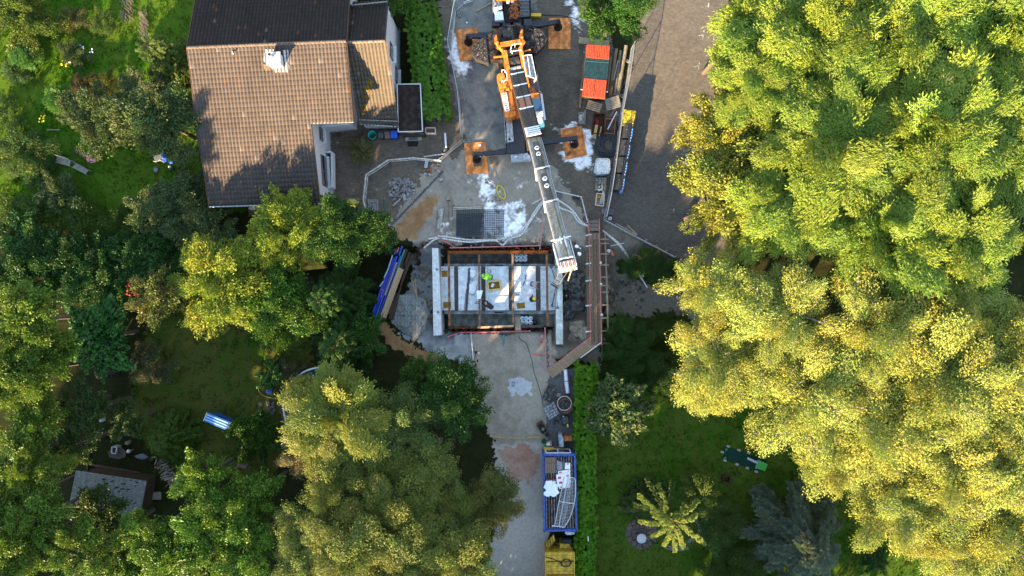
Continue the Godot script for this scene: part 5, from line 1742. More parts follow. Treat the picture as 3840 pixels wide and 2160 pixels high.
	for e in [W(2067, 1002, -0.45), W(2087, 1000, 0.5), W(2071, 1146, -0.45), W(2090, 1154, 0.5)]:
		var g := thing("sling_leg", nm[k3], "chain", e)
		rod(g, "upper_chain", low, low.lerp(e, 0.45), 0.024, rm, 6)
		rod(g, "turnbuckle", low.lerp(e, 0.45), low.lerp(e, 0.8), 0.045 if k3 % 2 == 0 else 0.022, M(0.33, 0.27, 0.22, 0.6, 0.3, "rust", 2.0), 8)
		rod(g, "lower_chain", low.lerp(e, 0.8), e, 0.026, rm, 6)
		put(link_mesh(), rm, g, "shackle", Transform3D(Basis.from_euler(V(0.2, k3, 0)).scaled(Vector3.ONE * 1.2), e + V(0, 0.04, 0)))
		k3 += 1
func barrier(label: String, a: Vector3, b: Vector3, h := 1.0, group := "") -> void:
	var o := thing("barrier_board", label, "barrier", V(a.x, 0, a.z), group)
	var white := M(0.86, 0.86, 0.83, 0.6, 0, "dirt", 1.0)
	var dark := M(0.10, 0.10, 0.10, 0.8)
	var t := (b - a).normalized()
	var l := a.distance_to(b)
	var y := V(0, 1, 0)
	bar(o, "upper_lath", a + y * h, b + y * h, 0.045, 0.06, white)
	bar(o, "lower_lath", a + y * (h - 0.3), b + y * (h - 0.3), 0.05, 0.06, white)
	var n := maxi(3, int(l / 0.19))
	for k in n + 1:
		var p := a.lerp(b, float(k) / n)
		bar(o, "web", p + y * (h - 0.28), p + y * (h - 0.02), 0.075, 0.03, white)
	bar(o, "foot_lath", a + y * 0.12, b + y * 0.12, 0.04, 0.08, white)
	for f in [0.06, 0.94]:
		var p := a.lerp(b, f)
		rod(o, "post", p, p + y * (h + 0.05), 0.022, white, 6)

func foot_plate(label: String, c: Vector3, yaw: float, m: Material) -> void:
	var o := thing("fence_foot", label, "fence foot", c, "fence feet")
	box(o, "foot_block", c + V(0, 0.07, 0), V(0.24, 0.14, 0.62), m, yaw, 0, 0, 0.03)
	for k in [-0.17, 0.0, 0.17]:
		var p := c + Basis(Vector3.UP, yaw) * V(0, 0.142, k)
		box(o, "socket_hole", p, V(0.06, 0.006, 0.08), M(0.02, 0.02, 0.02, 0.9), yaw, 0, 0, 0.0)

func mesh_fence(label: String, a: Vector3, b: Vector3, h := 2.0, m: Material = null) -> void:
	var o := thing("site_fence", label, "fence", V(a.x, 0, a.z))
	if m == null:
		m = M(0.42, 0.45, 0.48, 0.4, 0.6)
	var y := Vector3.UP
	var l := a.distance_to(b)
	for yy in [0.15, h]:
		rod(o, "frame_tube", a + y * yy, b + y * yy, 0.024, m, 7)
	for f in [0.0, 1.0]:
		var p := a.lerp(b, f)
		rod(o, "frame_post", p + y * 0.05, p + y * (h + 0.03), 0.024, m, 7)
	var n := int(l / 0.16)
	for k in n:
		var p := a.lerp(b, (k + 0.5) / n)
		rod(o, "wire", p + y * 0.15, p + y * h, 0.006, m, 4)
	for k in 6:
		var yy := 0.3 + k * (h - 0.45) / 5.0
		rod(o, "wire", a + y * yy, b + y * yy, 0.006, m, 4)

func wheelie_bin(n: String, label: String, q: Array, body: Material, lid: Material, h := 1.0, group := "") -> Node3D:
	var pts := ats(q, h)
	var c := Vector3.ZERO
	for p in pts:
		c += p / 4.0
	var o := thing(n, label, "bin", V(c.x, 0, c.z), group)
	var low := []
	for p in pts:
		low.append(V(lerpf(c.x, p.x, 0.82), 0.08, lerpf(c.z, p.z, 0.82)))
	var s := new_st()
	s.set_smooth_group(-1)
	var top := []
	for p in pts:
		top.append(V(lerpf(c.x, p.x, 0.95), h - 0.06, lerpf(c.z, p.z, 0.95)))
	var mid := V(c.x, h / 2, c.z)
	face(s, top, mid)
	face(s, low, mid)
	for i in 4:
		face(s, [low[i], low[(i + 1) % 4], top[(i + 1) % 4], top[i]], mid)
	put(done(s), body, o, "bin_body")
	var lid_p := prism(o, "lid", pts, h - 0.06, h, lid)
	bar(lid_p, "lid_rib", (pts[0] + pts[1]) / 2.0 + V(0, 0.01, 0), (pts[2] + pts[3]) / 2.0 + V(0, 0.01, 0), 0.05, 0.03, lid)
	bar(o, "handle", pts[0] + V(0, -0.03, -0.05), pts[1] + V(0, -0.03, -0.05), 0.04, 0.04, body)
	for k in [0, 1]:
		lathe(o, "wheel", V(low[k].x, 0.1, low[k].z), [[0.0, -0.03], [0.1, -0.03], [0.1, 0.03], [0.0, 0.03]], M(0.02, 0.02, 0.02, 0.8), 12, Basis(Vector3.FORWARD, PI / 2))
	return o

func coil(n: String, label: String, cat: String, c: Vector3, rx: float, rz: float, yaw: float, turns: int, r: float, m: Material, wob := 0.08) -> void:
	var pts := []
	var b := Basis(Vector3.UP, yaw)
	var steps := turns * 18
	for k in steps:
		var a := TAU * k / 18.0
		var f := 1.0 + wob * sin(k * 0.37) + rng.randf_range(-0.02, 0.02)
		pts.append(c + b * V(cos(a) * rx * f + wob * sin(k * 0.11) * rx, r + 0.02 + r * 0.9 * (k % 40) / 20.0, sin(a) * rz * f))
	tag(tube(self, n, pts, r, m, 6), label, cat)

func stack_pallet(label: String, q: Array, h: float, m: Material, nx: int, nz: int, gap := 0.0, group := "") -> void:
	var pts := ats(q, h)
	var c: Vector3 = (pts[0] + pts[2]) / 2.0
	var ex: Vector3 = pts[1] - pts[0]
	var ez: Vector3 = pts[3] - pts[0]
	var yaw := -atan2(ex.z, ex.x)
	var o := thing("block_pallet", label, "pallet", V(c.x, 0, c.z), group)
	pallet_parts(o, V(c.x, 0, c.z), yaw, ex.length(), ez.length())
	var sz := V(ex.length() / nx - 0.012 - gap, (h - 0.13) / 3.0, ez.length() / nz - 0.012 - gap)
	for lay in 3:
		for i in nx:
			for j in nz:
				if lay == 2 and rng.randf() < 0.12:
					continue
				var p: Vector3 = pts[0] + ex * ((i + 0.5) / nx) + ez * ((j + 0.5) / nz)
				box(o, "block", V(p.x, 0.13 + sz.y * (lay + 0.5), p.z), V(snappedf(sz.x, 0.01), snappedf(sz.y, 0.01), snappedf(sz.z, 0.01)), m, yaw + rng.randf_range(-0.02, 0.02))

func make_yard_things() -> void:
	var y := Vector3.UP
	var concrete := M(0.30, 0.30, 0.28, 0.9, 0, "dirt", 1.0)
	view(1640, 0, 4.262)
	mesh_fence("mesh fence panel at the hedge beside the upper lime stained mat", at(285, 95, 1.0) * V(1, 0, 1), at(178, 715, 1.0) * V(1, 0, 1))
	mesh_fence("mesh fence panel running down along the shrubs beside the crane", at(178, 715, 1.0) * V(1, 0, 1), at(330, 1480, 1.0) * V(1, 0, 1))
	mesh_fence("mesh fence panel slanting away behind the crane", at(290, 95, 1.0) * V(1, 0, 1), at(480, -80, 1.0) * V(1, 0, 1))
	barrier("white slotted barrier board leaning on the site fence", at(275, 270, 0.6) * V(1, 0, 1), at(222, 745, 0.6) * V(1, 0, 1), 0.6)
	barrier("white slotted barrier board at the far end of the crane yard", at(415, 40, 0.5) * V(1, 0, 1), at(570, -20, 0.5) * V(1, 0, 1), 0.5)
	foot_plate("concrete fence foot at the upper bend of the site fence", at(340, 220), 0.35, concrete)
	tag(lathe(self, "paper_cup", at(472, 366, 0.0), [[0.0, 0.1], [0.07, 0.1], [0.06, 0.0]], M(0.8, 0.8, 0.8, 0.8), 10), "small white cup standing on the asphalt beside the crane", "cup")
	view(1640, 300, 4.262)
	mesh_fence("mesh fence panel between the shrubs and the sunlit asphalt", at(335, 225, 1.0) * V(1, 0, 1), at(392, 905, 1.0) * V(1, 0, 1))
	foot_plate("grey fence foot sticking out towards the crane", at(425, 310), 1.35, concrete)
	foot_plate("grey fence foot touching the orange mat corner", at(475, 980), 1.5, concrete)
	mesh_fence("fallen looking fence panel slanting from the yard corner to the court", at(395, 950, 1.0) * V(1, 0, 1), at(20, 1275, 1.0) * V(1, 0, 1), 1.1, M(0.40, 0.34, 0.28, 0.6, 0.2))
	var sg := bar(self, "sign_tube", at(125, 850, 0.3), at(140, 1080, 0.3), 0.14, 0.3, M(0.55, 0.6, 0.66, 0.4, 0.2))
	tag(sg, "rolled up white and blue banner beside the shrub row", "banner")
	tag(lump(self, "concrete_lump", at(125, 1105, 0.1), V(0.4, 0.3, 0.42), 0.25, concrete), "square concrete post foot at the end of the banner", "post foot")
	view(2080, 100, 3.6225)
	var or_m := M(0.70, 0.10, 0.035, 0.55, 0, "dirt", 1.0)
	var chest := thing("tool_chest", "site chest with orange ribbed lids at both ends and a teal middle", "chest", at(560, 600, 0))
	prism(chest, "chest_body", ats([425, 250, 750, 262, 690, 965, 380, 940], 1.1), 0.0, 1.0, M(0.05, 0.07, 0.08, 0.6, 0, "dirt", 1.0))
	prism(chest, "middle_cover", ats([425, 424, 742, 446, 715, 724, 396, 702], 1.22), 1.0, 1.22, M(0.004, 0.045, 0.062, 0.55, 0, "dirt", 0.8))
	bar(chest, "cover_seam", at(425, 468, 1.225), at(735, 490, 1.225), 0.03, 0.02, M(0.05, 0.10, 0.09, 0.6))
	for q in [[440, 242, 592, 250, 586, 434, 430, 420], [596, 252, 752, 262, 744, 446, 588, 436], [402, 700, 556, 714, 526, 960, 370, 942], [560, 716, 712, 732, 684, 976, 530, 962]]:
		var lid := prism(chest, "ribbed_lid", ats(q, 1.22), 1.0, 1.22, or_m)
		var c := ats(q, 1.235)
		for k in 7:
			var f := (k + 0.5) / 7.0
			bar(lid, "lid_rib", (c[0] as Vector3).lerp(c[1], f), (c[3] as Vector3).lerp(c[2], f), 0.055, 0.05, or_m, 0.015)
	for p in [at(445, 950, 1.1), at(605, 968, 1.1), at(378, 855, 1.1), at(692, 885, 1.1)]:
		box(chest, "latch", p, V(0.3, 0.06, 0.05), M(0.75, 0.75, 0.73, 0.5))
	var beamw := M(0.30, 0.235, 0.15, 0.85, 0, "wood", 0.9)
	plank("long tan timber beam left of the orange and teal chest", "", at(412, 340, 0.15), at(338, 1105, 0.15), 0.17, 0.2, beamw, "timber_beam")
	plank("timber beam right of the orange and teal chest", "", at(765, 400, 0.2), at(715, 900, 0.2), 0.14, 0.18, beamw, "timber_beam")
	plank("pale broad plank behind the chest, under the maple tree", "", at(325, 185, 0.3), at(740, 235, 0.3), 0.5, 0.12, M(0.42, 0.35, 0.24, 0.85, 0, "wood", 0.8))
	plank("tall tan timber between the chest and the concrete pipes", "", at(840, 300, 0.2), at(745, 960, 0.2), 0.22, 0.16, beamw, "timber_beam")
	plank("reddish brown board beside the concrete pipes", "", at(785, 740, 0.4), at(760, 950, 0.4), 0.18, 0.04, M(0.16, 0.07, 0.06, 0.8, 0, "wood", 1.0))
	var pm := M(0.30, 0.27, 0.20, 0.9, 0, "dirt", 1.0)
	var pl := ["long concrete pipe along the yard fence, outer one", "long concrete pipe along the yard fence, inner one", "short concrete pipe end sticking out below the pale pallet"]
	var k := 0
	for q in [[970, 260, 850, 960, 0.16], [895, 325, 815, 940, 0.12], [830, 1100, 745, 1230, 0.1]]:
		tag(rod(self, "concrete_pipe", at(q[0], q[1], q[4]), at(q[2], q[3], q[4]), q[4], pm, 14), pl[k], "pipe")
		k += 1
	tag(rod(self, "steel_tube", at(858, 455, 0.5), at(800, 730, 0.4), 0.035, M(0.35, 0.36, 0.37, 0.4, 0.6), 8), "thin grey steel tube lying over the tan timber", "tube")
	for q in [[465, 990, 652, 1050, 606, 1172, 418, 1110, "tan pallet tipped over the junk below the chest"], [678, 985, 868, 930, 905, 1088, 708, 1145, "grey pallet lying on the concrete pipes"]]:
		var c := ats([q[0], q[1], q[2], q[3], q[4], q[5], q[6], q[7]], 0.5)
		var o := thing("pallet", q[8], "pallet", (c[0] + c[2]) / 2.0)
		var pmm := M(0.42, 0.36, 0.27, 0.85, 0, "wood", 1.2) if q[0] == 465 else M(0.40, 0.38, 0.34, 0.85, 0, "wood", 1.2)
		var nb := 5 if q[0] == 465 else 8
		for j in nb:
			var f := (j + 0.5) / nb
			bar(o, "deck_board", (c[0] as Vector3).lerp(c[3], f), (c[1] as Vector3).lerp(c[2], f), c[0].distance_to(c[3]) / nb * 0.68, 0.03, pmm)
		for f in [0.08, 0.5, 0.92]:
			bar(o, "bearer", (c[0] as Vector3).lerp(c[1], f) - y * 0.08, (c[3] as Vector3).lerp(c[2], f) - y * 0.08, 0.09, 0.1, pmm)
	var cb := thing("concrete_block", "grey concrete block with cast letters near the tilted mat", "concrete block", at(370, 1235, 0))
	prism(cb, "block_body", ats([325, 1160, 400, 1160, 400, 1325, 325, 1310], 0.5), 0.0, 0.5, concrete)
	prism(cb, "block_side", ats([404, 1130, 425, 1130, 418, 1325, 402, 1322], 0.6), 0.0, 0.6, M(0.24, 0.23, 0.21, 0.9, 0, "dirt", 1.0))
	var tm := TextMesh.new()
	tm.text = "NP"
	tm.font_size = 30
	tm.pixel_size = 0.011
	tm.depth = 0.02
	put(tm, M(0.55, 0.54, 0.5, 0.9), cb, "cast_letters", Transform3D(Basis.from_euler(V(-PI / 2, -PI / 2, 0)), at(352, 1235, 0.51)))
	var rk := thing("steel_rack", "dark steel rack standing at the corner of the chest", "rack", at(390, 300, 0))
	for j in 4:
		rod(rk, "rack_bar", at(352 + j * 28, 250, 0.8), at(345 + j * 26, 360, 0.8), 0.025, M(0.04, 0.045, 0.05, 0.6), 6)
	for j in 3:
		rod(rk, "rack_rail", at(350, 255 + j * 45, 0.8), at(440, 255 + j * 45, 0.8), 0.025, M(0.04, 0.045, 0.05, 0.6), 6)
	for q in [[352, 255], [440, 255], [350, 350], [440, 350]]:
		rod(rk, "rack_leg", at(q[0], q[1], 0.8), at(q[0], q[1], 0.8) * V(1, 0, 1), 0.025, M(0.04, 0.045, 0.05, 0.6), 6)
	view(2080, 400, 3.219)
	frame_box("rusty steel frame box with red cloth inside", [478, 80, 605, 88, 598, 330, 452, 320], 0.5, M(0.12, 0.06, 0.04, 0.85, 0, "rust", 1.5), M(0.12, 0.07, 0.05, 0.9, 0, "rust", 1.5))
	tag(lump(self, "red_cloth", at(505, 180, 0.15), V(0.4, 0.2, 0.5), 0.4, M(0.22, 0.03, 0.035, 0.9)), "dark red cloth in the rusty frame box", "cloth")
	frame_box("brown frame crate holding the small black hose coil", [615, 145, 735, 150, 720, 325, 598, 318], 0.4, M(0.34, 0.17, 0.11, 0.8, 0, "wood", 1.2), M(0.25, 0.14, 0.09, 0.9, 0, "wood", 1.2))
	coil("black_hose", "small black hose coil lying in the brown frame crate", "hose", at(690, 240, 0.15), 0.42, 0.42, 0.0, 5, 0.045, M(0.025, 0.026, 0.03, 0.5), 0.16)
	coil("black_hose", "big heap of black corrugated hose beside the yard fence", "hose", at(640, 470, 0.05), 0.68, 0.72, 0.3, 12, 0.06, M(0.022, 0.023, 0.026, 0.5), 0.3)
	tag(tube(self, "black_hose", smooth_path(ats([455, 455, 490, 530, 540, 580, 640, 590, 700, 560, 730, 480, 700, 390, 620, 350, 540, 400], 0.1), 5), 0.06, M(0.022, 0.023, 0.026, 0.5), 7), "loose outer end of the black corrugated hose", "hose")
	plank("pale yellow plank on the rusty frame box", "", at(508, 220, 0.55), at(478, 380, 0.4), 0.24, 0.05, M(0.55, 0.42, 0.20, 0.8, 0, "wood", 1.0))
	plank("narrow pale batten beside the yellow plank", "", at(565, 240, 0.5), at(535, 360, 0.35), 0.1, 0.05, M(0.48, 0.38, 0.22, 0.8, 0, "wood", 1.0))
	tag(rod(self, "grey_profile", at(750, 60, 0.5), at(640, 275, 0.4), 0.05, M(0.6, 0.63, 0.68, 0.4, 0.3), 6), "light grey profile bar leaning over the hose crate", "bar")
	tag(lump(self, "white_sack", at(438, 545, 0.12), V(0.45, 0.3, 0.5), 0.4, M(0.75, 0.77, 0.77, 0.7)), "small white plastic sack at the edge of the lime", "sack")
	var tk := thing("water_tank", "white lidded tank with a teal base beside the yard fence", "tank", at(570, 730, 0))
	prism(tk, "tank_base", ats([475, 700, 510, 640, 660, 650, 650, 800, 600, 832, 500, 830, 472, 790], 0.75), 0.0, 0.75, M(0.05, 0.18, 0.24, 0.5))
	prism(tk, "tank_lid", ats([500, 632, 512, 622, 640, 622, 668, 640, 672, 770, 655, 805, 520, 815, 482, 795, 478, 770], 1.2), 0.75, 1.2, M(0.74, 0.78, 0.78, 0.45, 0, "dirt", 1.2))
	for j in 9:
		bar(tk, "lid_rib", at(520 + j * 15, 645, 1.21), at(512 + j * 16, 790, 1.21), 0.03, 0.03, M(0.80, 0.83, 0.83, 0.45))
	for q in [[515, 640], [650, 648], [655, 780], [500, 790]]:
		lathe(tk, "lid_bolt", at(q[0], q[1], 1.2), [[0.0, 0.03], [0.04, 0.03], [0.05, 0.0]], M(0.2, 0.22, 0.24, 0.5), 8)
	stack_pallet("pallet of grey hollow blocks below the white tank", [500, 852, 630, 856, 620, 1015, 490, 1010], 0.55, M(0.36, 0.32, 0.27, 0.9, 0, "dirt", 1.4), 4, 6)
	for j in 8:
		tag(box(self, "broken_block", at(525 + rng.randf() * 60, 940 + rng.randf() * 70, 0.62), V(0.2, 0.08, 0.1), M(0.52, 0.47, 0.38, 0.9), rng.randf() * TAU, rng.randf() * 0.5), "pale broken block lying on the hollow block pallet", "block", "broken blocks")
	frame_box("pale plastic crate with tools and orange rags", [508, 1045, 602, 1058, 588, 1200, 494, 1185], 0.45, M(0.55, 0.42, 0.30, 0.6), M(0.40, 0.31, 0.22, 0.8))
	tag(lump(self, "orange_rag", at(530, 1085, 0.25), V(0.3, 0.15, 0.3), 0.4, M(0.62, 0.25, 0.03, 0.8)), "orange rag in the pale tool crate", "cloth")
	for j in 4:
		tag(rod(self, "scaffold_tube", at(580 + j * 8, 1010 + j * 4, 0.5), at(545 + j * 8, 1170 + j * 3, 0.35), 0.025, M(0.45, 0.5, 0.46, 0.4, 0.5), 6), "thin steel tube sticking out of the pale tool crate", "tube", "tubes in the tool crate")
	foot_plate("fence foot at the lower end of the yard fence", at(585, 1250), 0.1, concrete)
	var fl := ["mesh panel of the yard fence beside the concrete pipes", "mesh panel of the yard fence beside the yellow lid", "mesh panel of the yard fence behind the black containers", "mesh panel of the yard fence between tank and containers", "last mesh panel of the yard fence near the footbridge steps"]
	view(0, 0, 1)
	var fp := [[2374, 170], [2357, 290], [2330, 430], [2308, 600], [2290, 720], [2270, 815]]
	for j in 5:
		mesh_fence(fl[j], W(fp[j][0], fp[j][1], 1.0) * V(1, 0, 1), W(fp[j + 1][0], fp[j + 1][1], 1.0) * V(1, 0, 1), 1.9)
		var mid := W((fp[j][0] + fp[j + 1][0]) / 2.0 - 14, (fp[j][1] + fp[j + 1][1]) / 2.0, 0)
		foot_plate("dark fence foot along the yard fence", mid, 1.3, M(0.14, 0.14, 0.135, 0.9))
	view(2080, 400, 3.219)
	var black := M(0.03, 0.033, 0.038, 0.55, 0, "dirt", 1.0)
	var bluel := M(0.015, 0.16, 0.62, 0.5, 0, "dirt", 1.5)
	var yel := thing("refuse_container", "yellow lidded refuse container at the head of the row", "container", at(895, 140, 0))
	prism(yel, "container_body", ats([822, 42, 975, 60, 945, 230, 808, 212], 1.15), 0.12, 1.1, M(0.10, 0.10, 0.03, 0.6))
	var yl := prism(yel, "lid", ats([840, 32, 985, 55, 942, 240, 808, 218], 1.25), 1.1, 1.25, M(0.72, 0.62, 0.02, 0.5, 0, "stain", 1.2))
	bar(yl, "lid_rib", at(822, 175, 1.26), at(950, 200, 1.26), 0.05, 0.03, M(0.60, 0.52, 0.02, 0.5))
	for q in [[870, 50], [955, 70], [905, 222], [958, 150]]:
		box(yl, "lid_grip", at(q[0], q[1], 1.26), V(0.16, 0.03, 0.06), M(0.2, 0.17, 0.02, 0.7), 0.2)
	for j in 4:
		var u := -j * 33.0
		var v := j * 203.0
		var c := thing("refuse_container", ["black refuse container with blue front, next to the yellow lid", "black refuse container with blue front, second after the yellow lid", "black refuse container with blue front, third after the yellow lid", "black refuse container with blue front, last of the row"][j], "container", at(860 + u, 330 + v, 0))
		var h := 1.2
		var s := new_st()
		s.set_smooth_group(0)
		var A := at(812 + u, 235 + v, 0)
		var B := at(785 + u, 418 + v, 0)
		var ex := (at(945 + u, 250 + v, 0) - A)
		var prev := []
		for t in 9:
			var f := t / 8.0
			var yy := h + 0.16 * sin(PI * f)
			var cur := [A + ex * f * 0.82 + y * yy, B + ex * f * 0.82 + y * yy]
			if t > 0:
				face(s, [prev[0], cur[0], cur[1], prev[1]], (A + B) / 2.0 + ex * 0.4)
			prev = cur
		put(done(s), black, c, "barrel_lid")
		var body := [A * V(1, 0, 1), A * V(1, 0, 1) + ex * 0.85, B * V(1, 0, 1) + ex * 0.85, B * V(1, 0, 1)]
		prism(c, "container_body", body, 0.15, h, black)
		prism(c, "blue_front", ats([925 + u, 252 + v, 948 + u, 258 + v, 940 + u, 350 + v, 908 + u, 436 + v, 882 + u, 428 + v, 895 + u, 330 + v], h + 0.05), 0.5, h + 0.05, bluel)
		for t in 5:
			lathe(c, "rivet", at(938 + u - t * 6, 275 + v + t * 34, h + 0.05), [[0.0, 0.015], [0.02, 0.015], [0.025, 0.0]], M(0.7, 0.72, 0.75, 0.5), 6)
		bar(c, "lid_slot", at(862 + u, 275 + v, h + 0.17), at(888 + u, 276 + v, h + 0.17), 0.03, 0.02, M(0.15, 0.16, 0.17, 0.6))
		for q in [[0, 0], [1, 0], [1, 1], [0, 1]]:
			lathe(c, "castor", (A if q[1] == 0 else B) * V(1, 0, 1) + ex * (0.1 + 0.7 * q[0]) + y * 0.09, [[0.0, -0.03], [0.09, -0.03], [0.09, 0.03], [0.0, 0.03]], M(0.02, 0.02, 0.02, 0.8), 10, Basis(Vector3.FORWARD, PI / 2))
	wheelie_bin("wheelie_bin", "small dark grey wheelie bin at the end of the container row", [655, 1228, 722, 1235, 712, 1310, 648, 1300], M(0.035, 0.037, 0.042, 0.6), M(0.045, 0.048, 0.055, 0.5))
	tag(lathe(self, "white_bucket", at(662, 1352, 0), [[0.0, 0.02], [0.12, 0.0], [0.14, 0.3], [0.15, 0.3], [0.13, 0.04], [0.0, 0.04]], M(0.7, 0.7, 0.7, 0.5), 14), "white bucket beside the small dark wheelie bin", "bucket")
	view(2200, 800, 2.07)
	var kb := thing("crash_barrier", "grey steel railing along the edge of the paved road above the bank", "railing", at(140, 50, 0))
	for yy in [0.35, 0.7, 1.0]:
		tube(kb, "rail_tube", [at(138, 48, yy), at(400, 190, yy), at(680, 335, yy)], 0.03, M(0.40, 0.43, 0.46, 0.4, 0.6), 7)
	for j in 8:
		var f := j / 7.0
		var p := at(lerpf(138, 680, f), lerpf(48, 335, f), 0)
		rod(kb, "post", p, p + y * 1.02, 0.03, M(0.40, 0.43, 0.46, 0.4, 0.6), 7)
	bar(kb, "kerb_stone", at(130, 52, 0.05), at(690, 345, 0.05), 0.14, 0.16, M(0.36, 0.36, 0.35, 0.9, 0, "dirt", 1.0))
	for q in [[318, 95, 390, 165, "pale plank leaning over the road railing"], [238, 85, 390, 170, "thin batten lying along the road railing"]]:
		plank(q[4], "", at(q[0], q[1], 0.3), at(q[2], q[3], 0.6), 0.1, 0.04, M(0.46, 0.38, 0.28, 0.8, 0, "wood", 1.0))
	view(1880, 880, 3.623)
	tag(rod(self, "clay_pipe", at(1492, 215, 0.1), at(1520, 285, 0.1), 0.11, M(0.42, 0.14, 0.06, 0.7), 12), "short orange clay pipe lying behind the footbridge", "pipe")
	tag(lump(self, "white_scrap", at(1462, 218, 0.1), V(0.35, 0.15, 0.3), 0.4, M(0.6, 0.62, 0.63, 0.7)), "white scrap beside the orange clay pipe", "scrap")
	tag(rod(self, "white_rod", at(1490, 152, 0.1), at(1670, 115, 0.15), 0.03, M(0.55, 0.55, 0.5, 0.7), 6), "thin pale rod lying across the bank hoses", "rod")
	view(1650, 640, 4.293)
	var mat_t := thing("rebar_mat", "large dark steel rebar mesh mat lying on the lime and gravel", "rebar mat", at(640, 840, 0))
	var steel := M(0.055, 0.065, 0.08, 0.6, 0.4)
	for j in 27:
		var u := 265 + j * 29.2
		rod(mat_t, "mesh_bar", at(u, 622, 0.1), at(u - 2, 1066, 0.1), 0.022, steel, 5)
	for j in 16:
		var v := 630 + j * 28.6
		rod(mat_t, "mesh_bar", at(262, v + 4, 0.13), at(1030, v, 0.13), 0.022, steel, 5)
	for j in 22:
		rod(mat_t, "lower_mesh_bar", at(278 + j * 20.0, 690, 0.045), at(276 + j * 20.0, 1050, 0.045), 0.02, steel, 5)
	for j in 14:
		rod(mat_t, "lower_mesh_bar", at(275, 700 + j * 25.0, 0.07), at(710, 700 + j * 25.0, 0.07), 0.02, steel, 5)
	for v in [588, 612]:
		var o := bar(self, "edge_former", at(213, v + 10, 0.12), at(676, v - 4, 0.12), 0.06, 0.1, M(0.70, 0.68, 0.64, 0.7, 0, "dirt", 1.5))
		tag(o, "white former strip at the top edge of the rebar mat", "strip", "former strips at the rebar mat")
	coil("yellow_hose", "coil of yellow hose lying on the gravel", "hose", at(980, 345, 0.03), 0.27, 0.56, 0.42, 6, 0.03, M(0.62, 0.50, 0.03, 0.5), 0.07)
	var cartm := M(0.35, 0.38, 0.42, 0.4, 0.5)
	var rm := thing("rammer", "grey hand cart frame with a blue knob beside the yellow hose", "hand cart", at(780, 200, 0))
	rod(rm, "frame_tube", at(690, 150, 0.4), at(850, 300, 0.15), 0.03, cartm, 7)
	rod(rm, "frame_tube", at(770, 170, 0.4), at(880, 232, 0.2), 0.035, M(0.6, 0.6, 0.6, 0.5), 7)
	rod(rm, "handle", at(680, 185, 0.5), at(740, 115, 0.5), 0.025, cartm, 6)
	lump(rm, "knob", at(738, 148, 0.45), V(0.16, 0.16, 0.16), 0.1, M(0.01, 0.05, 0.30, 0.5), false)
	rod(rm, "axle", at(720, 195, 0.1), at(800, 170, 0.1), 0.06, M(0.05, 0.05, 0.05, 0.7), 10)
	var wt := M(0.74, 0.74, 0.74, 0.5, 0, "dirt", 1.2)
	for q in [[1862, 328, 2285, 425, "white rail board running from the boom to the right"], [2275, 425, 2380, 838, "white rail board running down to the footbridge steps"], [1478, 538, 1632, 455, "short white rail board left of the boom"]]:
		var o := thing("rail_board", q[4], "barrier", at(q[0], q[1], 0))
		bar(o, "board", at(q[0], q[1], 0.95), at(q[2], q[3], 0.95), 0.07, 0.14, wt)
		bar(o, "board", at(q[0], q[1], 0.5), at(q[2], q[3], 0.5), 0.06, 0.12, wt)
		for f in [0.03, 0.97]:
			var p := at(lerpf(q[0], q[2], f), lerpf(q[1], q[3], f), 0.95)
			rod(o, "post", p, p * V(1, 0, 1), 0.025, wt, 6)
	foot_plate("dark fence foot at the white rail board corner", at(2200, 442), 1.3, M(0.05, 0.05, 0.05, 0.9))
	tag(lathe(self, "manhole_ring", at(1905, 385, 0), [[0.0, 0.02], [0.22, 0.02], [0.25, 0.06], [0.33, 0.06], [0.36, 0.0]], M(0.20, 0.20, 0.19, 0.85, 0, "dirt", 1.5), 20), "round grey manhole ring set in the gravel beside the boom", "manhole")
	plank("grey squared timber left of the rebar mat", "", at(165, 480, 0.1), at(185, 950, 0.1), 0.2, 0.2, M(0.30, 0.26, 0.20, 0.85, 0, "wood", 1.0), "timber_beam")
	tag(box(self, "timber_block", at(138, 440, 0.18), V(0.32, 0.36, 0.36), M(0.38, 0.33, 0.26, 0.85, 0, "wood", 1.0), 0.1), "short thick timber block at the end of the squared timber", "timber block")
	tag(tube(self, "wire_roll", smooth_path(ats([150, 760, 215, 745, 160, 775, 215, 765, 150, 790, 215, 785], 0.26), 4), 0.012, M(0.5, 0.5, 0.5, 0.4, 0.6), 5), "loose tie wire lying over the squared timber", "wire")
	tag(plate(self, "concrete_piece", ats([-30, 620, 62, 600, 20, 935, -60, 950, -20, 760], 0.14), 0.14, M(0.48, 0.46, 0.41, 0.9, 0, "dirt", 0.9)), "long broken concrete slab piece beside the soil path", "concrete slab")
	for j in 40:
		var p := at(rng.randf_range(180, 1000), rng.randf_range(430, 620))
		if j > 14:
			p = at(rng.randf_range(-300, 1650), rng.randf_range(1050, 1230))
		var s := rng.randf_range(0.06, 0.18)
		stone("gravel_stone", "loose grey stone on the gravel around the rebar mat", "stones around the rebar mat", p + y * s * 0.2, V(s, s * 0.7, s * 1.2), M(0.30, 0.31, 0.30, 0.95, 0, "dirt", 1.5))

func frame_box(label: String, q: Array, h: float, rim: Material, inside: Material) -> void:
	var c := ats(q, h)
	var o := thing("open_crate", label, "crate", (c[0] + c[2]) / 2.0 * V(1, 0, 1))
	prism(o, "crate_floor", c, 0.01, 0.06, inside)
	for i in 4:
		var a: Vector3 = c[i]
		var b: Vector3 = c[(i + 1) % 4]
		bar(o, "crate_side", a * V(1, 0, 1) + V(0, h / 2, 0), b * V(1, 0, 1) + V(0, h / 2, 0), 0.04, h, rim)
		bar(o, "crate_rim", a, b, 0.075, 0.06, rim)

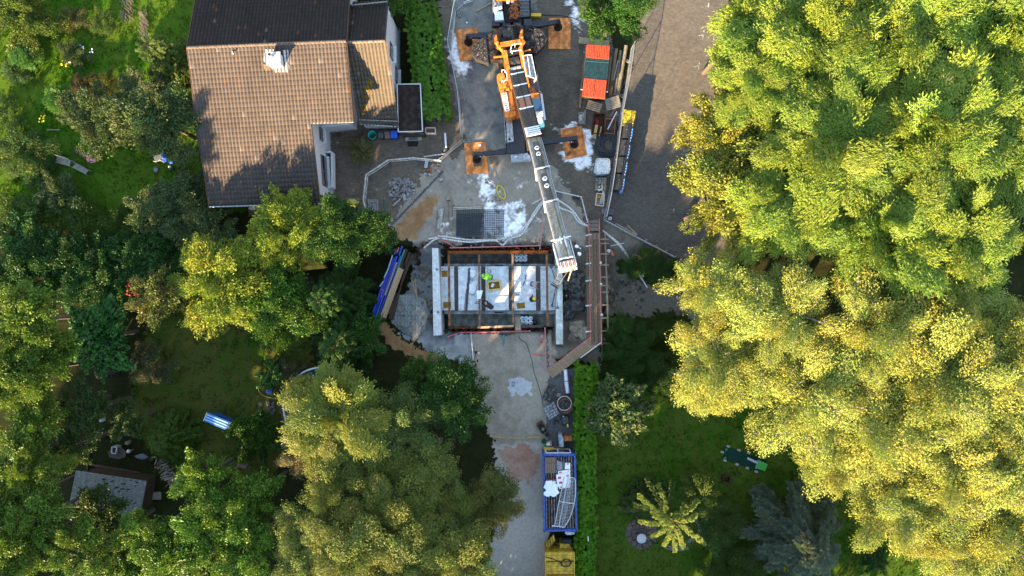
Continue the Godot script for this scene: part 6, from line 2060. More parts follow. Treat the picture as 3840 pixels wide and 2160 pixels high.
func make_courtyard_things() -> void:
	var y := Vector3.UP
	view(1240, 500, 3.622)
	var chain := [[1500, 372], [1122, 335], [782, 365], [482, 562], [445, 898], [505, 1178]]
	var bl := ["white slotted barrier board next to the yard fence", "white slotted barrier board along the top of the block heap", "white slotted barrier board slanting above the block heap", "white slotted barrier board left of the block heap", "white slotted barrier board beside the paver pallet"]
	for i in 5:
		barrier(bl[i], at(chain[i][0], chain[i][1], 0.8) * V(1, 0, 1), at(chain[i + 1][0], chain[i + 1][1], 0.8) * V(1, 0, 1), 0.95)
	barrier("white slotted barrier board lying at the corner of the court", at(1268, 318, 0.3) * V(1, 0, 1), at(1560, 275, 0.3) * V(1, 0, 1), 0.4)
	for q in [[1195, 375, 0.8], [815, 425, 0.1], [540, 600, 0.8]]:
		foot_plate("dark grey barrier foot inside the row of white boards", at(q[0], q[1]), q[2], M(0.09, 0.09, 0.09, 0.9))
	foot_plate("pale concrete barrier foot near the scattered bricks", at(1300, 418), -0.15, M(0.48, 0.48, 0.46, 0.9))
	var mm := [M(0.33, 0.32, 0.31, 0.9, 0, "grain", 2.0), M(0.25, 0.24, 0.24, 0.9, 0, "grain", 2.0), M(0.40, 0.39, 0.37, 0.9, 0, "grain", 2.0), M(0.29, 0.23, 0.20, 0.9, 0, "grain", 2.0)]
	var c := at(955, 760, 0)
	for i in 190:
		var r := sqrt(rng.randf())
		var a := rng.randf() * TAU
		var p := at(965 + cos(a) * r * 185, 760 + sin(a) * r * 165, 0)
		if i < 16:
			p = at(rng.randf_range(730, 1180), rng.randf_range(560, 980), 0)
			r = 1.0
		p.y = 0.05 + 0.35 * (1.0 - r) * rng.randf()
		var k := 1.0 if r > 0.8 else 0.0
		tag(box(self, "paving_block", p, V(0.2, 0.08, 0.1), mm[rng.randi() % 4], rng.randf() * TAU, rng.randf_range(-0.5, 0.5) * (1 - k), rng.randf_range(-0.6, 0.6) * (1 - k), 0.008), "grey paving block of the heap tipped in the court", "block", "heap of paving blocks")
	plank("grey concrete edging piece sticking out of the block heap", "", at(848, 985, 0.12), at(945, 890, 0.2), 0.12, 0.12, mm[2], "edging_stone")
	tag(box(self, "edging_stone", at(1000, 865, 0.2), V(0.22, 0.1, 0.5), mm[2], 0.2), "flat concrete edging piece lying on the block heap", "edging stone")
	var brick := M(0.40, 0.17, 0.10, 0.9, 0, "grain", 2.0)
	for q in [[1325, 500, 0.4], [1358, 488, 0.5], [1415, 432, 0.9], [1472, 450, 0.2], [1418, 500, 0.8], [1268, 505, 0.5], [1360, 522, 1.2]]:
		tag(box(self, "brick", at(q[0], q[1], 0.05), V(0.24, 0.09, 0.12), brick, q[2]), "reddish loose brick near the pale barrier foot", "brick", "loose bricks at the court edge")
	for q in [[1360, 565, 0.42, 0.15, -0.4, "two stacked pale kerb stones at the court edge"], [1468, 518, 0.3, 0.16, -0.8, "pale kerb stone next to the two stacked ones"], [1465, 425, 0.26, 0.12, -0.2, "pale kerb stone under the fence end"], [1500, 628, 0.34, 0.2, 0.6, "broken pale stone beside the sunlit strip"], [1290, 855, 0.24, 0.1, -0.9, "single pale block on the brown soil path"]]:
		tag(box(self, "kerb_stone", at(q[0], q[1], 0.08), V(q[2], 0.16, q[3]), M(0.50, 0.51, 0.50, 0.9, 0, "dirt", 1.5), q[4]), q[5], "kerb stone")
	for i in 34:
		var f := i / 33.0
		var p := at(lerpf(1520, 880, f) + rng.randf_range(-5, 5), lerpf(520, 1190, f), 0.03)
		tag(box(self, "edge_block", p, V(0.2, 0.1, 0.1), M(0.13, 0.13, 0.13, 0.9, 0, "grain", 2.0), 0.05, 0, rng.randf_range(-0.1, 0.1)), "dark paving block on the toothed edge above the soil path", "block", "toothed paving edge")
	var p0 := ats([192, 880, 392, 878, 400, 1005, 198, 1008], 0.14)
	var pl := thing("pallet", "pallet with a light green sack in front of the house", "pallet", (p0[0] + p0[2]) / 2.0 * V(1, 0, 1))
	pallet_parts(pl, (p0[0] + p0[2]) / 2.0 * V(1, 0, 1), -0.02, 1.12, 0.72)
	tag(lump(self, "green_sack", at(292, 938, 0.3), V(0.98, 0.4, 0.64), 0.2, M(0.36, 0.44, 0.05, 0.6), false), "light green sack with black print lying on the pallet", "sack")
	for q in [[262, 935, 0.3], [295, 945, -0.2], [328, 935, 0.5]]:
		tag(box(self, "wood_chip", at(q[0], q[1], 0.51), V(0.06, 0.02, 0.3), M(0.40, 0.30, 0.2, 0.8), q[2]), "small piece of wood on the light green sack", "wood", "wood pieces on the sack")
	stack_pallet("neat pallet of grey paving blocks beside the barrier boards", [497, 892, 640, 895, 642, 1095, 505, 1095], 0.5, M(0.30, 0.29, 0.28, 0.9, 0, "grain", 2.0), 6, 9)
	tag(rod(self, "green_stake", at(722, 900, 0.05), at(745, 1160, 0.05), 0.035, M(0.01, 0.09, 0.07, 0.6), 7), "dark green stake lying right of the paver pallet", "stake")
	tag(lump(self, "grey_tarp", at(372, 1085, 0.15), V(0.7, 0.3, 0.3), 0.3, M(0.45, 0.48, 0.52, 0.7)), "grey folded sheet at the foot of the oak bush", "sheet")
	var gr := M(0.05, 0.055, 0.06, 0.6)
	wheelie_bin("wheelie_bin", "dark grey wheelie bin under the wing eaves", [640, -8, 716, -6, 714, 62, 645, 64], gr, M(0.06, 0.065, 0.075, 0.5))
	wheelie_bin("wheelie_bin", "brown wheelie bin under the wing eaves", [728, -20, 798, -18, 806, 66, 735, 68], M(0.12, 0.075, 0.055, 0.6), M(0.16, 0.10, 0.075, 0.5))
	wheelie_bin("wheelie_bin", "blue wheelie bin under the wing eaves", [812, -30, 905, -28, 900, 66, 815, 62], M(0.01, 0.06, 0.32, 0.6), M(0.012, 0.10, 0.62, 0.5))
	var bag := thing("garden_bag", "teal garden waste bag with dark leaves beside the grey bin", "bag", at(590, 50, 0))
	lathe(bag, "bag_body", at(588, 48, 0), [[0.0, 0.01], [0.24, 0.01], [0.32, 0.35], [0.34, 0.75], [0.31, 0.74], [0.28, 0.4], [0.0, 0.35]], M(0.015, 0.33, 0.30, 0.6), 14)
	lump(bag, "leaf_fill", at(588, 44, 0.55), V(0.55, 0.25, 0.5), 0.3, M(0.04, 0.045, 0.02, 0.95))
	for q in [[970, -5], [992, 10]]:
		tag(lathe(self, "flower_pot", at(q[0], q[1], 0), [[0.0, 0.01], [0.1, 0.0], [0.14, 0.25], [0.12, 0.25], [0.09, 0.2], [0.0, 0.2]], M(0.55, 0.10, 0.04, 0.7), 12), "orange flower pot between the blue bin and the steps", "flower pot", "pots at the steps")
	var st := thing("entrance_steps", "grey concrete entrance steps with dark mat in front of the porch", "steps", at(1125, 60, 0))
	prism(st, "step", ats([1010, -10, 1240, -10, 1242, 95, 1014, 98], 0.18), 0.0, 0.18, M(0.42, 0.42, 0.40, 0.9, 0, "dirt", 1.0))
	prism(st, "step", ats([1012, -40, 1236, -40, 1238, 40, 1014, 40], 0.36), 0.0, 0.36, M(0.42, 0.42, 0.40, 0.9, 0, "dirt", 1.0))
	prism(st, "grate", ats([1060, 50, 1182, 50, 1184, 90, 1062, 92], 0.185), 0.17, 0.19, M(0.10, 0.10, 0.11, 0.8))
	tag(prism(self, "door_mat", ats([1042, 108, 1190, 108, 1180, 180, 1045, 178], 0.04), 0.02, 0.045, M(0.035, 0.028, 0.024, 0.95, 0, "grain", 3.0)), "dark brown door mat in front of the entrance steps", "mat")
	var wl := M(0.24, 0.18, 0.12, 0.85, 0, "wood", 1.0)
	for q in [[110, 128, 320, 122], [150, 155, 300, 150], [195, 90, 450, 75], [215, 30, 380, 26]]:
		plank("weathered board of the low stack under the house window", "boards under the house window", at(q[0], q[1], 0.15), at(q[2], q[3], 0.15), 0.13, 0.08, wl)
	for q in [[118, 30], [420, 20]]:
		tag(lathe(self, "clay_pot", at(q[0], q[1], 0), [[0.0, 0.01], [0.13, 0.0], [0.18, 0.3], [0.15, 0.3], [0.12, 0.22], [0.0, 0.22]], M(0.12, 0.06, 0.045, 0.8), 12), "dark clay pot at the foot of the house wall", "flower pot", "pots at the house wall")
	view(0, 0, 1)
	tree("broom_shrub", 1358, 562, 44, 1.5, "spray", [0.12, 0.115, 0.04], "yellowish feathery broom shrub in the court of the house", "", 1.6, 0.6, "brown", "shrub", 0.8)
	view(600, 0, 1.811)
	tag(prism(self, "glass_table", ats([1045, 1395, 1100, 1385, 1130, 1420, 1100, 1450, 1060, 1440], 0.7), 0.66, 0.7, M(0.35, 0.4, 0.43, 0.1)), "grey round table top under the house eaves", "table")
	tag(prism(self, "terrace", ats([600, 1395, 800, 1395, 800, 1470, 600, 1470], 0.03), -0.1, 0.03, M(0.22, 0.15, 0.10, 0.9, 0, "dirt", 1.0)), "reddish terrace strip below the house eaves", "terrace")
	for q in [[600, 1400, 660, 1430]]:
		tag(lump(self, "white_cushion", at(630, 1412, 0.3), V(0.7, 0.3, 0.4), 0.2, M(0.7, 0.7, 0.68, 0.7)), "white bundle on the terrace below the eaves", "bundle")
	tag(box(self, "garden_chair", at(690, 1440, 0.4), V(0.5, 0.06, 0.5), M(0.03, 0.03, 0.03, 0.6)), "black garden stool on the terrace", "stool")
	view(600, 0, 1.811)
	frame_box("white lattice planter at the lower end of the shrub row", [1802, 868, 1868, 866, 1870, 905, 1805, 905], 0.5, M(0.62, 0.55, 0.48, 0.7), M(0.35, 0.15, 0.08, 0.9))
func make_south_road_things() -> void:
	view(1700, 1240, 3.15)
	barrier("white slotted barrier board at the left edge of the south road", at(208, 35, 0.5) * V(1, 0, 1), at(240, 380, 0.5) * V(1, 0, 1), 0.6)
	barrier("white slotted barrier board half hidden by the small dark oak", at(240, 390, 0.5) * V(1, 0, 1), at(236, 565, 0.5) * V(1, 0, 1), 0.6)
	var tarp := M(0.06, 0.075, 0.08, 0.6, 0, "dirt", 1.0)
	tag(lump(self, "grey_tarp", at(620, 30, 0.15), V(1.35, 0.35, 0.45), 0.35, tarp), "crumpled dark grey tarpaulin at the top of the south road", "tarpaulin")
	tag(rod(self, "teal_drill", at(600, 50, 0.35), at(590, 170, 0.15), 0.06, M(0.01, 0.20, 0.24, 0.5), 8), "teal power drill lying against the grey tarpaulin", "drill")
	tag(lump(self, "pink_bag", at(302, 266, 0.1), V(0.22, 0.2, 0.22), 0.15, M(0.68, 0.50, 0.47, 0.8)), "pale pink bag on the south road", "bag")
	tag(box(self, "pink_box", at(1046, 68, 0.15), V(0.18, 0.3, 0.22), M(0.65, 0.20, 0.30, 0.7), 0.1), "pink box beside the road edge rail", "box")
	tag(lathe(self, "red_lamp", at(1040, 132, 0.5), [[0.0, 0.12], [0.08, 0.1], [0.11, 0.0], [0.08, -0.1], [0.03, -0.12], [0.03, -0.5]], M(0.62, 0.02, 0.03, 0.4), 14), "red warning lamp at the road edge rail", "lamp")
	tag(tube(self, "black_cable", smooth_path(ats([770, 65, 800, 110, 860, 150, 900, 260, 930, 360, 950, 480, 990, 600, 1020, 700, 1045, 800, 1058, 900], 0.03), 6), 0.02, M(0.04, 0.04, 0.035, 0.8), 5), "thin dark cable running down the south road", "cable")
	tag(tube(self, "rope_ring", ats([690, 650, 700, 605, 722, 610, 718, 650, 692, 656], 0.02), 0.02, M(0.04, 0.045, 0.05, 0.8), 5), "small dark ring on the pale concrete patch", "ring")
	var lb := M(0.50, 0.40, 0.24, 0.85, 0, "wood", 1.0)
	var ll := ["pale timber threshold across the south road, under the oak", "pale timber threshold across the south road, middle piece", "pale timber threshold across the south road, next to the green bucket"]
	var k := 0
	for q in [[430, 1242, 615, 1266], [636, 1262, 848, 1264], [872, 1262, 1062, 1250]]:
		plank(ll[k], "", at(q[0], q[1], 0.03), at(q[2], q[3], 0.03), 0.16, 0.1, lb, "threshold_timber")
		k += 1
	var wp := thing("wrapped_roll", "long white wrapped roll lying beside the thuja hedge", "roll", at(1340, 600, 0))
	tube(wp, "roll_body", [at(1322, 460, 0.2), at(1335, 600, 0.2), at(1352, 735, 0.2)], [0.15, 0.17, 0.16], M(0.62, 0.66, 0.72, 0.5), 12)
	tube(wp, "tie_band", [at(1333, 590, 0.2), at(1335, 600, 0.2)], 0.18, M(0.2, 0.22, 0.24, 0.6), 12)
	plank("thin red strip beside the white roll", "", at(1310, 590, 0.1), at(1312, 690, 0.1), 0.05, 0.05, M(0.3, 0.02, 0.02, 0.7))
	plank("dark red brown board between the roll and the hedge", "", at(1382, 530, 0.2), at(1390, 660, 0.2), 0.1, 0.1, M(0.11, 0.06, 0.045, 0.85, 0, "wood", 1.0))
	stack_pallet("pallet of dark weathered slabs beside the concrete tank", [1125, 640, 1215, 680, 1140, 855, 1045, 805], 0.4, M(0.17, 0.17, 0.165, 0.9, 0, "stain", 1.5), 2, 4)
	stack_pallet("pallet of bluish grey concrete blocks beside the round tank", [1060, 918, 1190, 845, 1262, 985, 1130, 1058], 0.75, M(0.34, 0.39, 0.45, 0.85, 0, "dirt", 1.5), 4, 5, 0.015)
	for q in [[1192, 940], [1128, 968]]:
		tag(lump(self, "orange_tie", at(q[0], q[1], 0.78), V(0.1, 0.06, 0.12), 0.3, M(0.55, 0.15, 0.05, 0.7)), "small orange tie on the bluish block pallet", "tie", "ties on the block pallet")
	var tk := thing("mixing_drum", "big open rusty drum with dark residue beside the hedge", "drum", at(1310, 860, 0))
	lathe(tk, "drum_wall", at(1312, 862, 0), [[0.42, 0.0], [0.52, 0.1], [0.56, 0.8], [0.58, 1.15], [0.52, 1.18], [0.50, 0.85], [0.0, 0.8]], M(0.28, 0.17, 0.11, 0.8, 0, "rust", 1.2), 22)
	tube(tk, "drum_rim", circle_pts(at(1312, 858, 1.16), 0.55, 20), 0.04, M(0.40, 0.33, 0.28, 0.6, 0.2), 6)
	lump(tk, "residue", at(1312, 862, 0.86), V(0.95, 0.22, 0.95), 0.35, M(0.12, 0.12, 0.13, 0.9, 0, "stain", 2.0))
	tag(lump(self, "rubble_bag", at(1245, 765, 0.2), V(0.5, 0.4, 0.4), 0.3, M(0.22, 0.19, 0.16, 0.9)), "brown crumpled bag behind the rusty drum", "bag")
	var ge := thing("plate_compactor", "dark plate compactor with a yellow handle beside the hedge", "compactor", at(1320, 1060, 0))
	box(ge, "base_plate", at(1320, 1060, 0.1), V(0.62, 0.16, 0.8), M(0.05, 0.05, 0.05, 0.7), 0.15)
	box(ge, "engine", at(1320, 1050, 0.45), V(0.48, 0.5, 0.55), M(0.06, 0.065, 0.06, 0.6, 0, "dirt", 1.5), 0.15)
	box(ge, "handle_bar", at(1350, 1120, 0.6), V(0.12, 0.08, 0.25), M(0.60, 0.48, 0.05, 0.6), 0.1)
	box(ge, "badge", at(1298, 1012, 0.71), V(0.1, 0.02, 0.06), M(0.7, 0.7, 0.75, 0.5), 0.1)
	frame_box("dark steel skip frame with rusty scrap inside", [985, 1120, 1045, 1075, 1118, 1185, 1055, 1228], 0.55, M(0.15, 0.145, 0.13, 0.8, 0, "rust", 1.2), M(0.12, 0.11, 0.10, 0.9, 0, "rust", 1.2))
	tag(lump(self, "scrap_lump", at(1060, 1160, 0.2), V(0.35, 0.25, 0.3), 0.4, M(0.25, 0.24, 0.22, 0.8)), "grey scrap lying in the dark skip frame", "scrap")
	for q in [[1205, 1050, 1195, 1110], [1225, 1060, 1245, 1090], [1110, 1200, 1135, 1250], [1080, 1210, 1110, 1260]]:
		plank("short dark scrap timber beside the skip frame", "scrap timber at the skip", at(q[0], q[1], 0.08), at(q[2], q[3], 0.08), 0.14, 0.12, M(0.08, 0.065, 0.055, 0.9, 0, "wood", 1.0))
	var gn := thing("generator", "pale blue grey generator cabinet in front of the blue container", "generator", at(1272, 1300, 0))
	prism(gn, "cabinet", ats([1242, 1235, 1265, 1228, 1300, 1260, 1305, 1375, 1255, 1375, 1245, 1300], 1.1), 0.05, 1.1, M(0.42, 0.50, 0.60, 0.5, 0, "dirt", 1.2))
	prism(gn, "cabinet_top", ats([1245, 1215, 1282, 1212, 1285, 1235, 1245, 1240], 0.9), 0.05, 0.9, M(0.20, 0.22, 0.24, 0.6))
	var hx := TextMesh.new()
	hx.text = "H"
	hx.font_size = 24
	hx.pixel_size = 0.008
	hx.depth = 0.01
	put(hx, M(0.03, 0.03, 0.035, 0.7), gn, "lettering", Transform3D(Basis.from_euler(V(-PI / 2, 0, 0)), at(1262, 1278, 1.106)))
	tag(prism(self, "orange_chest", ats([1308, 1245, 1400, 1245, 1400, 1305, 1310, 1305], 0.9), 0.0, 0.9, M(0.55, 0.17, 0.015, 0.6, 0, "dirt", 1.0)), "orange box between the generator and the hedge", "box")
	tag(lathe(self, "green_bucket", at(1070, 1295, 0), [[0.0, 0.02], [0.16, 0.0], [0.22, 0.45], [0.2, 0.45], [0.17, 0.06], [0.0, 0.06]], M(0.01, 0.12, 0.05, 0.6), 16), "dark green bucket at the end of the timber threshold", "bucket")
	var gb := thing("gas_bottle", "green capped bottle next to a red and white box", "bottle", at(1118, 1362, 0))
	lathe(gb, "bottle_body", at(1118, 1362, 0), [[0.0, 0.0], [0.15, 0.02], [0.15, 0.45], [0.08, 0.55], [0.0, 0.56]], M(0.012, 0.17, 0.10, 0.5), 16)
	tag(box(self, "carton", at(1130, 1335, 0.2), V(0.42, 0.4, 0.2), M(0.70, 0.66, 0.65, 0.7), 0.1), "white carton with a red end beside the green bottle", "carton")
	box(get_node("carton"), "red_end", at(1152, 1333, 0.405), V(0.12, 0.012, 0.16), M(0.5, 0.02, 0.05, 0.7), 0.1)
	tag(box(self, "battery_case", at(1220, 1372, 0.2), V(0.5, 0.4, 0.22), M(0.07, 0.085, 0.10, 0.6)), "dark grey case at the container wall", "case")
	make_container()

func circle_pts(c: Vector3, r: float, n: int) -> Array:
	var out := []
	for i in n + 1:
		out.append(c + V(cos(TAU * i / n) * r, 0, sin(TAU * i / n) * r))
	return out

func make_container() -> void:
	var y := Vector3.UP
	view(2030, 1700, 4.997)
	var blue := M(0.015, 0.085, 0.42, 0.45, 0, "dirt", 0.9)
	var h := 2.6
	var q := [at(40, 30, h), at(628, 25, h), at(660, 1440, h), at(60, 1450, h)]
	var o := thing("site_container", "long blue site container with junk lying on its brown ribbed roof", "container", at(340, 740, 0))
	var inner := []
	var c: Vector3 = (q[0] + q[2]) / 2.0
	for p in q:
		inner.append(p.lerp(V(c.x, p.y, c.z), 0.02))
	prism(o, "container_wall", inner, 0.1, h - 0.12, blue)
	prism(o, "roof_sheet", [q[0].lerp(q[2], 0.03), q[1].lerp(q[3], 0.03), q[2].lerp(q[0], 0.03), q[3].lerp(q[1], 0.03)], h - 0.16, h - 0.06, M(0.085, 0.058, 0.05, 0.75, 0, "stain", 0.8))
	for i in 4:
		bar(o, "roof_beam", q[i] + V(0, -0.05, 0), q[(i + 1) % 4] + V(0, -0.05, 0), 0.16, 0.14, blue)
		var k := box(o, "corner_casting", q[i] + V(0, -0.04, 0), V(0.2, 0.18, 0.2), blue)
		lathe(k, "casting_hole", q[i] + V(0, 0.05, 0), [[0.0, 0.005], [0.045, 0.005], [0.05, 0.0]], M(0.01, 0.012, 0.03, 0.8), 10)
	for i in 11:
		var f := (i + 0.9) / 12.2
		var a: Vector3 = q[0].lerp(q[1], f)
		var b: Vector3 = q[3].lerp(q[2], f)
		bar(o, "roof_rib", a.lerp(b, 0.03) + y * -0.03, a.lerp(b, 0.975) + y * -0.03, 0.045, 0.05, M(0.38, 0.38, 0.39, 0.5, 0.3, "stain", 1.5))
	view(2020, 1440, 5.364)
	var wz := at(400, 1380, 1.6)
	var x0 := at(130, 1400, h).x
	var x1 := at(675, 1400, h).x
	var z0: float = q[0].z + 0.02
	box(o, "wall_board", V((x0 + x1) / 2, 1.5, z0 - 0.02), V(x1 - x0, 1.9, 0.06), M(0.50, 0.38, 0.22, 0.8))
	for f in [0.27, 0.73]:
		var w := box(o, "window", V(lerpf(x0, x1, f), 1.7, z0 - 0.07), V(1.0, 1.1, 0.08), M(0.75, 0.76, 0.78, 0.5))
		box(w, "pane", V(lerpf(x0, x1, f), 1.7, z0 - 0.115), V(0.85, 0.9, 0.02), M(0.03, 0.045, 0.07, 0.1))
	box(o, "yellow_panel", V(lerpf(x0, x1, 0.17), 0.6, z0 - 0.08), V(0.8, 0.6, 0.08), M(0.55, 0.40, 0.01, 0.6))
	view(2030, 1700, 4.997)
	var pc := at(170, 225, h)
	var pt := thing("pallet", "weathered pallet lying on the container roof", "pallet", pc)
	var pw := M(0.30, 0.22, 0.17, 0.85, 0, "wood", 1.2)
	for i in 5:
		bar(pt, "deck_board", at(88 + i * 40, 82, h + 0.16), at(88 + i * 40, 365, h + 0.16), 0.13, 0.03, pw)
	for v in [92, 222, 352]:
		bar(pt, "bearer", at(78, v, h + 0.08), at(268, v, h + 0.08), 0.12, 0.12, pw)
	tag(lathe(self, "round_sign", at(380, 238, h + 0.0), [[0.0, 0.06], [0.36, 0.06], [0.38, 0.03], [0.36, 0.0]], M(0.06, 0.085, 0.11, 0.6), 24), "dark round road sign lying face down on the container roof", "sign")
	for i in 4:
		tag(rod(self, "sign_post", at(300 + i * 22, 130 + i * 12, h + 0.1), at(315 + i * 24, 320 - i * 5, h + 0.1), 0.028, M(0.45, 0.47, 0.48, 0.4, 0.5), 7), "grey sign post lying across the round sign", "post", "sign posts on the roof")
	tag(prism(self, "dark_board", ats([272, 180, 330, 165, 340, 310, 275, 315], h + 0.06), h, h + 0.05, M(0.06, 0.085, 0.10, 0.6)), "dark grey board under the sign posts on the container roof", "board")
	var white := M(0.74, 0.74, 0.73, 0.5)
	var red := M(0.55, 0.01, 0.04, 0.5)
	var bl := [[[450, 178, 542, 178, 542, 292, 440, 298], [[475, 190, 518, 212]], "white traffic board half under the round sign"], [[310, 338, 540, 300, 548, 350, 315, 388], [[330, 348, 382, 370], [495, 322, 510, 345]], "white traffic board with red patch, topmost of the pile"], [[275, 400, 540, 355, 552, 540, 300, 640], [[312, 440, 370, 482], [335, 530, 392, 572], [472, 402, 495, 445], [505, 395, 522, 435]], "largest white traffic board with four red patches"], [[300, 560, 540, 530, 545, 640, 340, 668], [[302, 612, 322, 635], [355, 625, 390, 645], [515, 585, 538, 605]], "white traffic board sticking out below the largest one"]]
	var lv := 0
	for b in bl:
		var hh: float = h + 0.05 + 0.03 * [0, 2, 1, 0][lv]
		var t := thing("traffic_board", b[2], "traffic board", at(b[0][0], b[0][1], h))
		prism(t, "board", ats(b[0], hh + 0.02), hh, hh + 0.02, white)
		for r in b[1]:
			prism(t, "red_patch", ats([r[0], r[1], r[2], r[1] - 4, r[2], r[3] - 4, r[0], r[3]], hh + 0.024), hh + 0.018, hh + 0.026, red)
		lv += 1
	tag(bar(self, "striped_bar", at(88, 492, h + 0.08), at(272, 490, h + 0.08), 0.12, 0.1, M(0.20, 0.03, 0.03, 0.6)), "dark red barrier bar above the white bundle on the roof", "bar")
	var wb := thing("wrapped_bundle", "square bundle in crumpled white plastic film on the container roof", "bundle", at(185, 650, h))
	prism(wb, "bundle_core", ats([90, 530, 270, 525, 275, 770, 100, 780], h + 0.3), h, h + 0.28, M(0.62, 0.66, 0.69, 0.5))
	for i in 9:
		lump(wb, "film_fold", at(100 + rng.randf() * 180, 540 + rng.randf() * 230, h + 0.28), V(0.5, 0.09, 0.6), 0.5, M(0.72, 0.76, 0.78, 0.35), true, rng.randf() * TAU)
	var gt := thing("steel_gate", "curved galvanised steel gate leaf lying on the container roof", "gate", at(440, 900, h))
	var gm := M(0.55, 0.56, 0.57, 0.4, 0.5)
	var hg := h + 0.14
	tube(gt, "gate_frame", smooth_path(ats([500, 455, 622, 470, 640, 600, 636, 780, 612, 950, 560, 1140, 490, 1290, 430, 1385], hg), 4), 0.035, gm, 7)
	tube(gt, "gate_frame", ats([430, 1385, 215, 1358], hg), 0.035, gm, 7)
	tube(gt, "gate_frame", ats([430, 440, 330, 905, 248, 1355], hg), 0.03, gm, 7)
	tube(gt, "gate_frame", ats([505, 455, 415, 910, 328, 1368], hg), 0.03, gm, 7)
	tube(gt, "gate_frame", ats([325, 900, 615, 945], hg), 0.03, gm, 7)
	box(gt, "gate_hinge", at(215, 1360, hg), V(0.14, 0.06, 0.09), gm)
	for i in 34:
		var f := i / 33.0
		var a := at(lerpf(500, 332, f), lerpf(490, 1350, f), hg)
		var ux := 636.0 if f < 0.35 else lerpf(636, 440, pow((f - 0.35) / 0.65, 1.6))
		rod(gt, "gate_bar", a, at(ux, lerpf(505, 1365, f), hg), 0.012, gm, 4)
		if f > 0.2:
			rod(gt, "gate_bar", at(lerpf(430, 250, f), lerpf(450, 1340, f), hg), a + V(0, 0, -0.03), 0.012, gm, 4)
	for i in 3:
		rod(gt, "gate_bar", at(540 + i * 30, 475, hg - 0.03), at(385 + i * 28, 1360 - i * 60, hg - 0.03), 0.012, gm, 4)
	view(1980, 1600, 2.5875)
	var yel := M(0.72, 0.48, 0.03, 0.6, 0, "dirt", 0.6)
	var yc := thing("yellow_container", "rusty yellow container with a hose lying on its roof", "container", at(310, 1330, 0))
	prism(yc, "container_body", ats([172, 1222, 446, 1220, 452, 1620, 174, 1620], 2.2), 0.0, 2.1, yel)
	for i in 15:
		bar(yc, "roof_rib", at(176, 1232 + i * 26, 2.12), at(444, 1230 + i * 26, 2.12), 0.11, 0.08, yel if i % 5 != 3 else M(0.36, 0.17, 0.03, 0.75, 0, "rust", 1.0), 0.02)
	for i in 2:
		bar(yc, "roof_edge", at([170, 448][i], 1215, 2.13), at([172, 452][i], 1600, 2.13), 0.08, 0.14, yel)
	coil("black_hose", "black hose coiled on the yellow container roof", "hose", at(365, 1318, 2.18), 0.36, 0.28, 0.3, 3, 0.03, M(0.05, 0.04, 0.03, 0.7), 0.12)
	tag(tube(self, "black_hose", smooth_path(ats([165, 1262, 240, 1285, 310, 1318, 345, 1355, 400, 1350, 430, 1300, 415, 1320], 2.2), 5), 0.03, M(0.05, 0.04, 0.03, 0.7), 6), "loose black hose end crossing the yellow container roof", "hose")
	var lid := thing("skip_cover", "yellow ribbed lid propped open above the dark skip", "lid", at(215, 1130, 0))
	plate(lid, "lid_sheet", [at(172, 1130, 1.4), at(252, 1042, 2.0), at(265, 1105, 2.0), at(180, 1210, 1.4)], 0.05, M(0.55, 0.36, 0.02, 0.6, 0, "stain", 0.8))
	for i in 4:
		var f := (i + 0.5) / 4.0
		bar(lid, "lid_rib", at(lerpf(172, 252, f), lerpf(1130, 1042, f), lerpf(1.42, 2.02, f)), at(lerpf(180, 265, f), lerpf(1210, 1105, f), lerpf(1.42, 2.02, f)), 0.05, 0.05, yel)
	frame_box("dark open skip between the two containers", [205, 1120, 310, 1140, 305, 1212, 190, 1212], 1.2, M(0.25, 0.17, 0.02, 0.7, 0, "stain", 1.0), M(0.22, 0.16, 0.03, 0.9, 0, "rust", 1.0))
	tag(prism(self, "yellow_box", ats([308, 1135, 400, 1140, 430, 1205, 310, 1210], 1.3), 0.0, 1.3, yel), "yellow ribbed box beside the dark skip", "box")
	tag(box(self, "black_case", at(378, 1122, 1.0), V(0.75, 0.5, 0.6), M(0.03, 0.032, 0.035, 0.7)), "black case standing between the containers and the hedge", "case")
	tag(lump(self, "white_tarp", at(405, 1028, 0.9), V(0.9, 0.4, 0.35), 0.25, M(0.66, 0.68, 0.70, 0.6)), "white rolled sheet at the end of the blue container", "sheet")
	tag(rod(self, "black_pipe", at(478, 470, 0.5), at(488, 1062, 0.5), 0.14, M(0.03, 0.032, 0.036, 0.6), 12), "long black pipe between the blue container and the hedge", "pipe")

func bench(label: String, q: Array) -> void:
	var c := ats(q, 0.45)
	var o := thing("garden_bench", label, "bench", (c[0] + c[2]) / 2.0 * V(1, 0, 1))
	var m := M(0.34, 0.35, 0.33, 0.85, 0, "wood", 1.2)
	for k in 5:
		var f := (k + 0.5) / 5.0
		bar(o, "seat_slat", (c[0] as Vector3).lerp(c[3], f), (c[1] as Vector3).lerp(c[2], f), c[0].distance_to(c[3]) / 6.5, 0.03, m)
	for k in 3:
		bar(o, "back_slat", c[0] + V(0, 0.15 + k * 0.13, -0.03 * k), c[1] + V(0, 0.15 + k * 0.13, -0.03 * k), 0.03, 0.08, m)
	for p in c:
		bar(o, "leg", p * V(1, 0, 1), p, 0.06, 0.06, m)

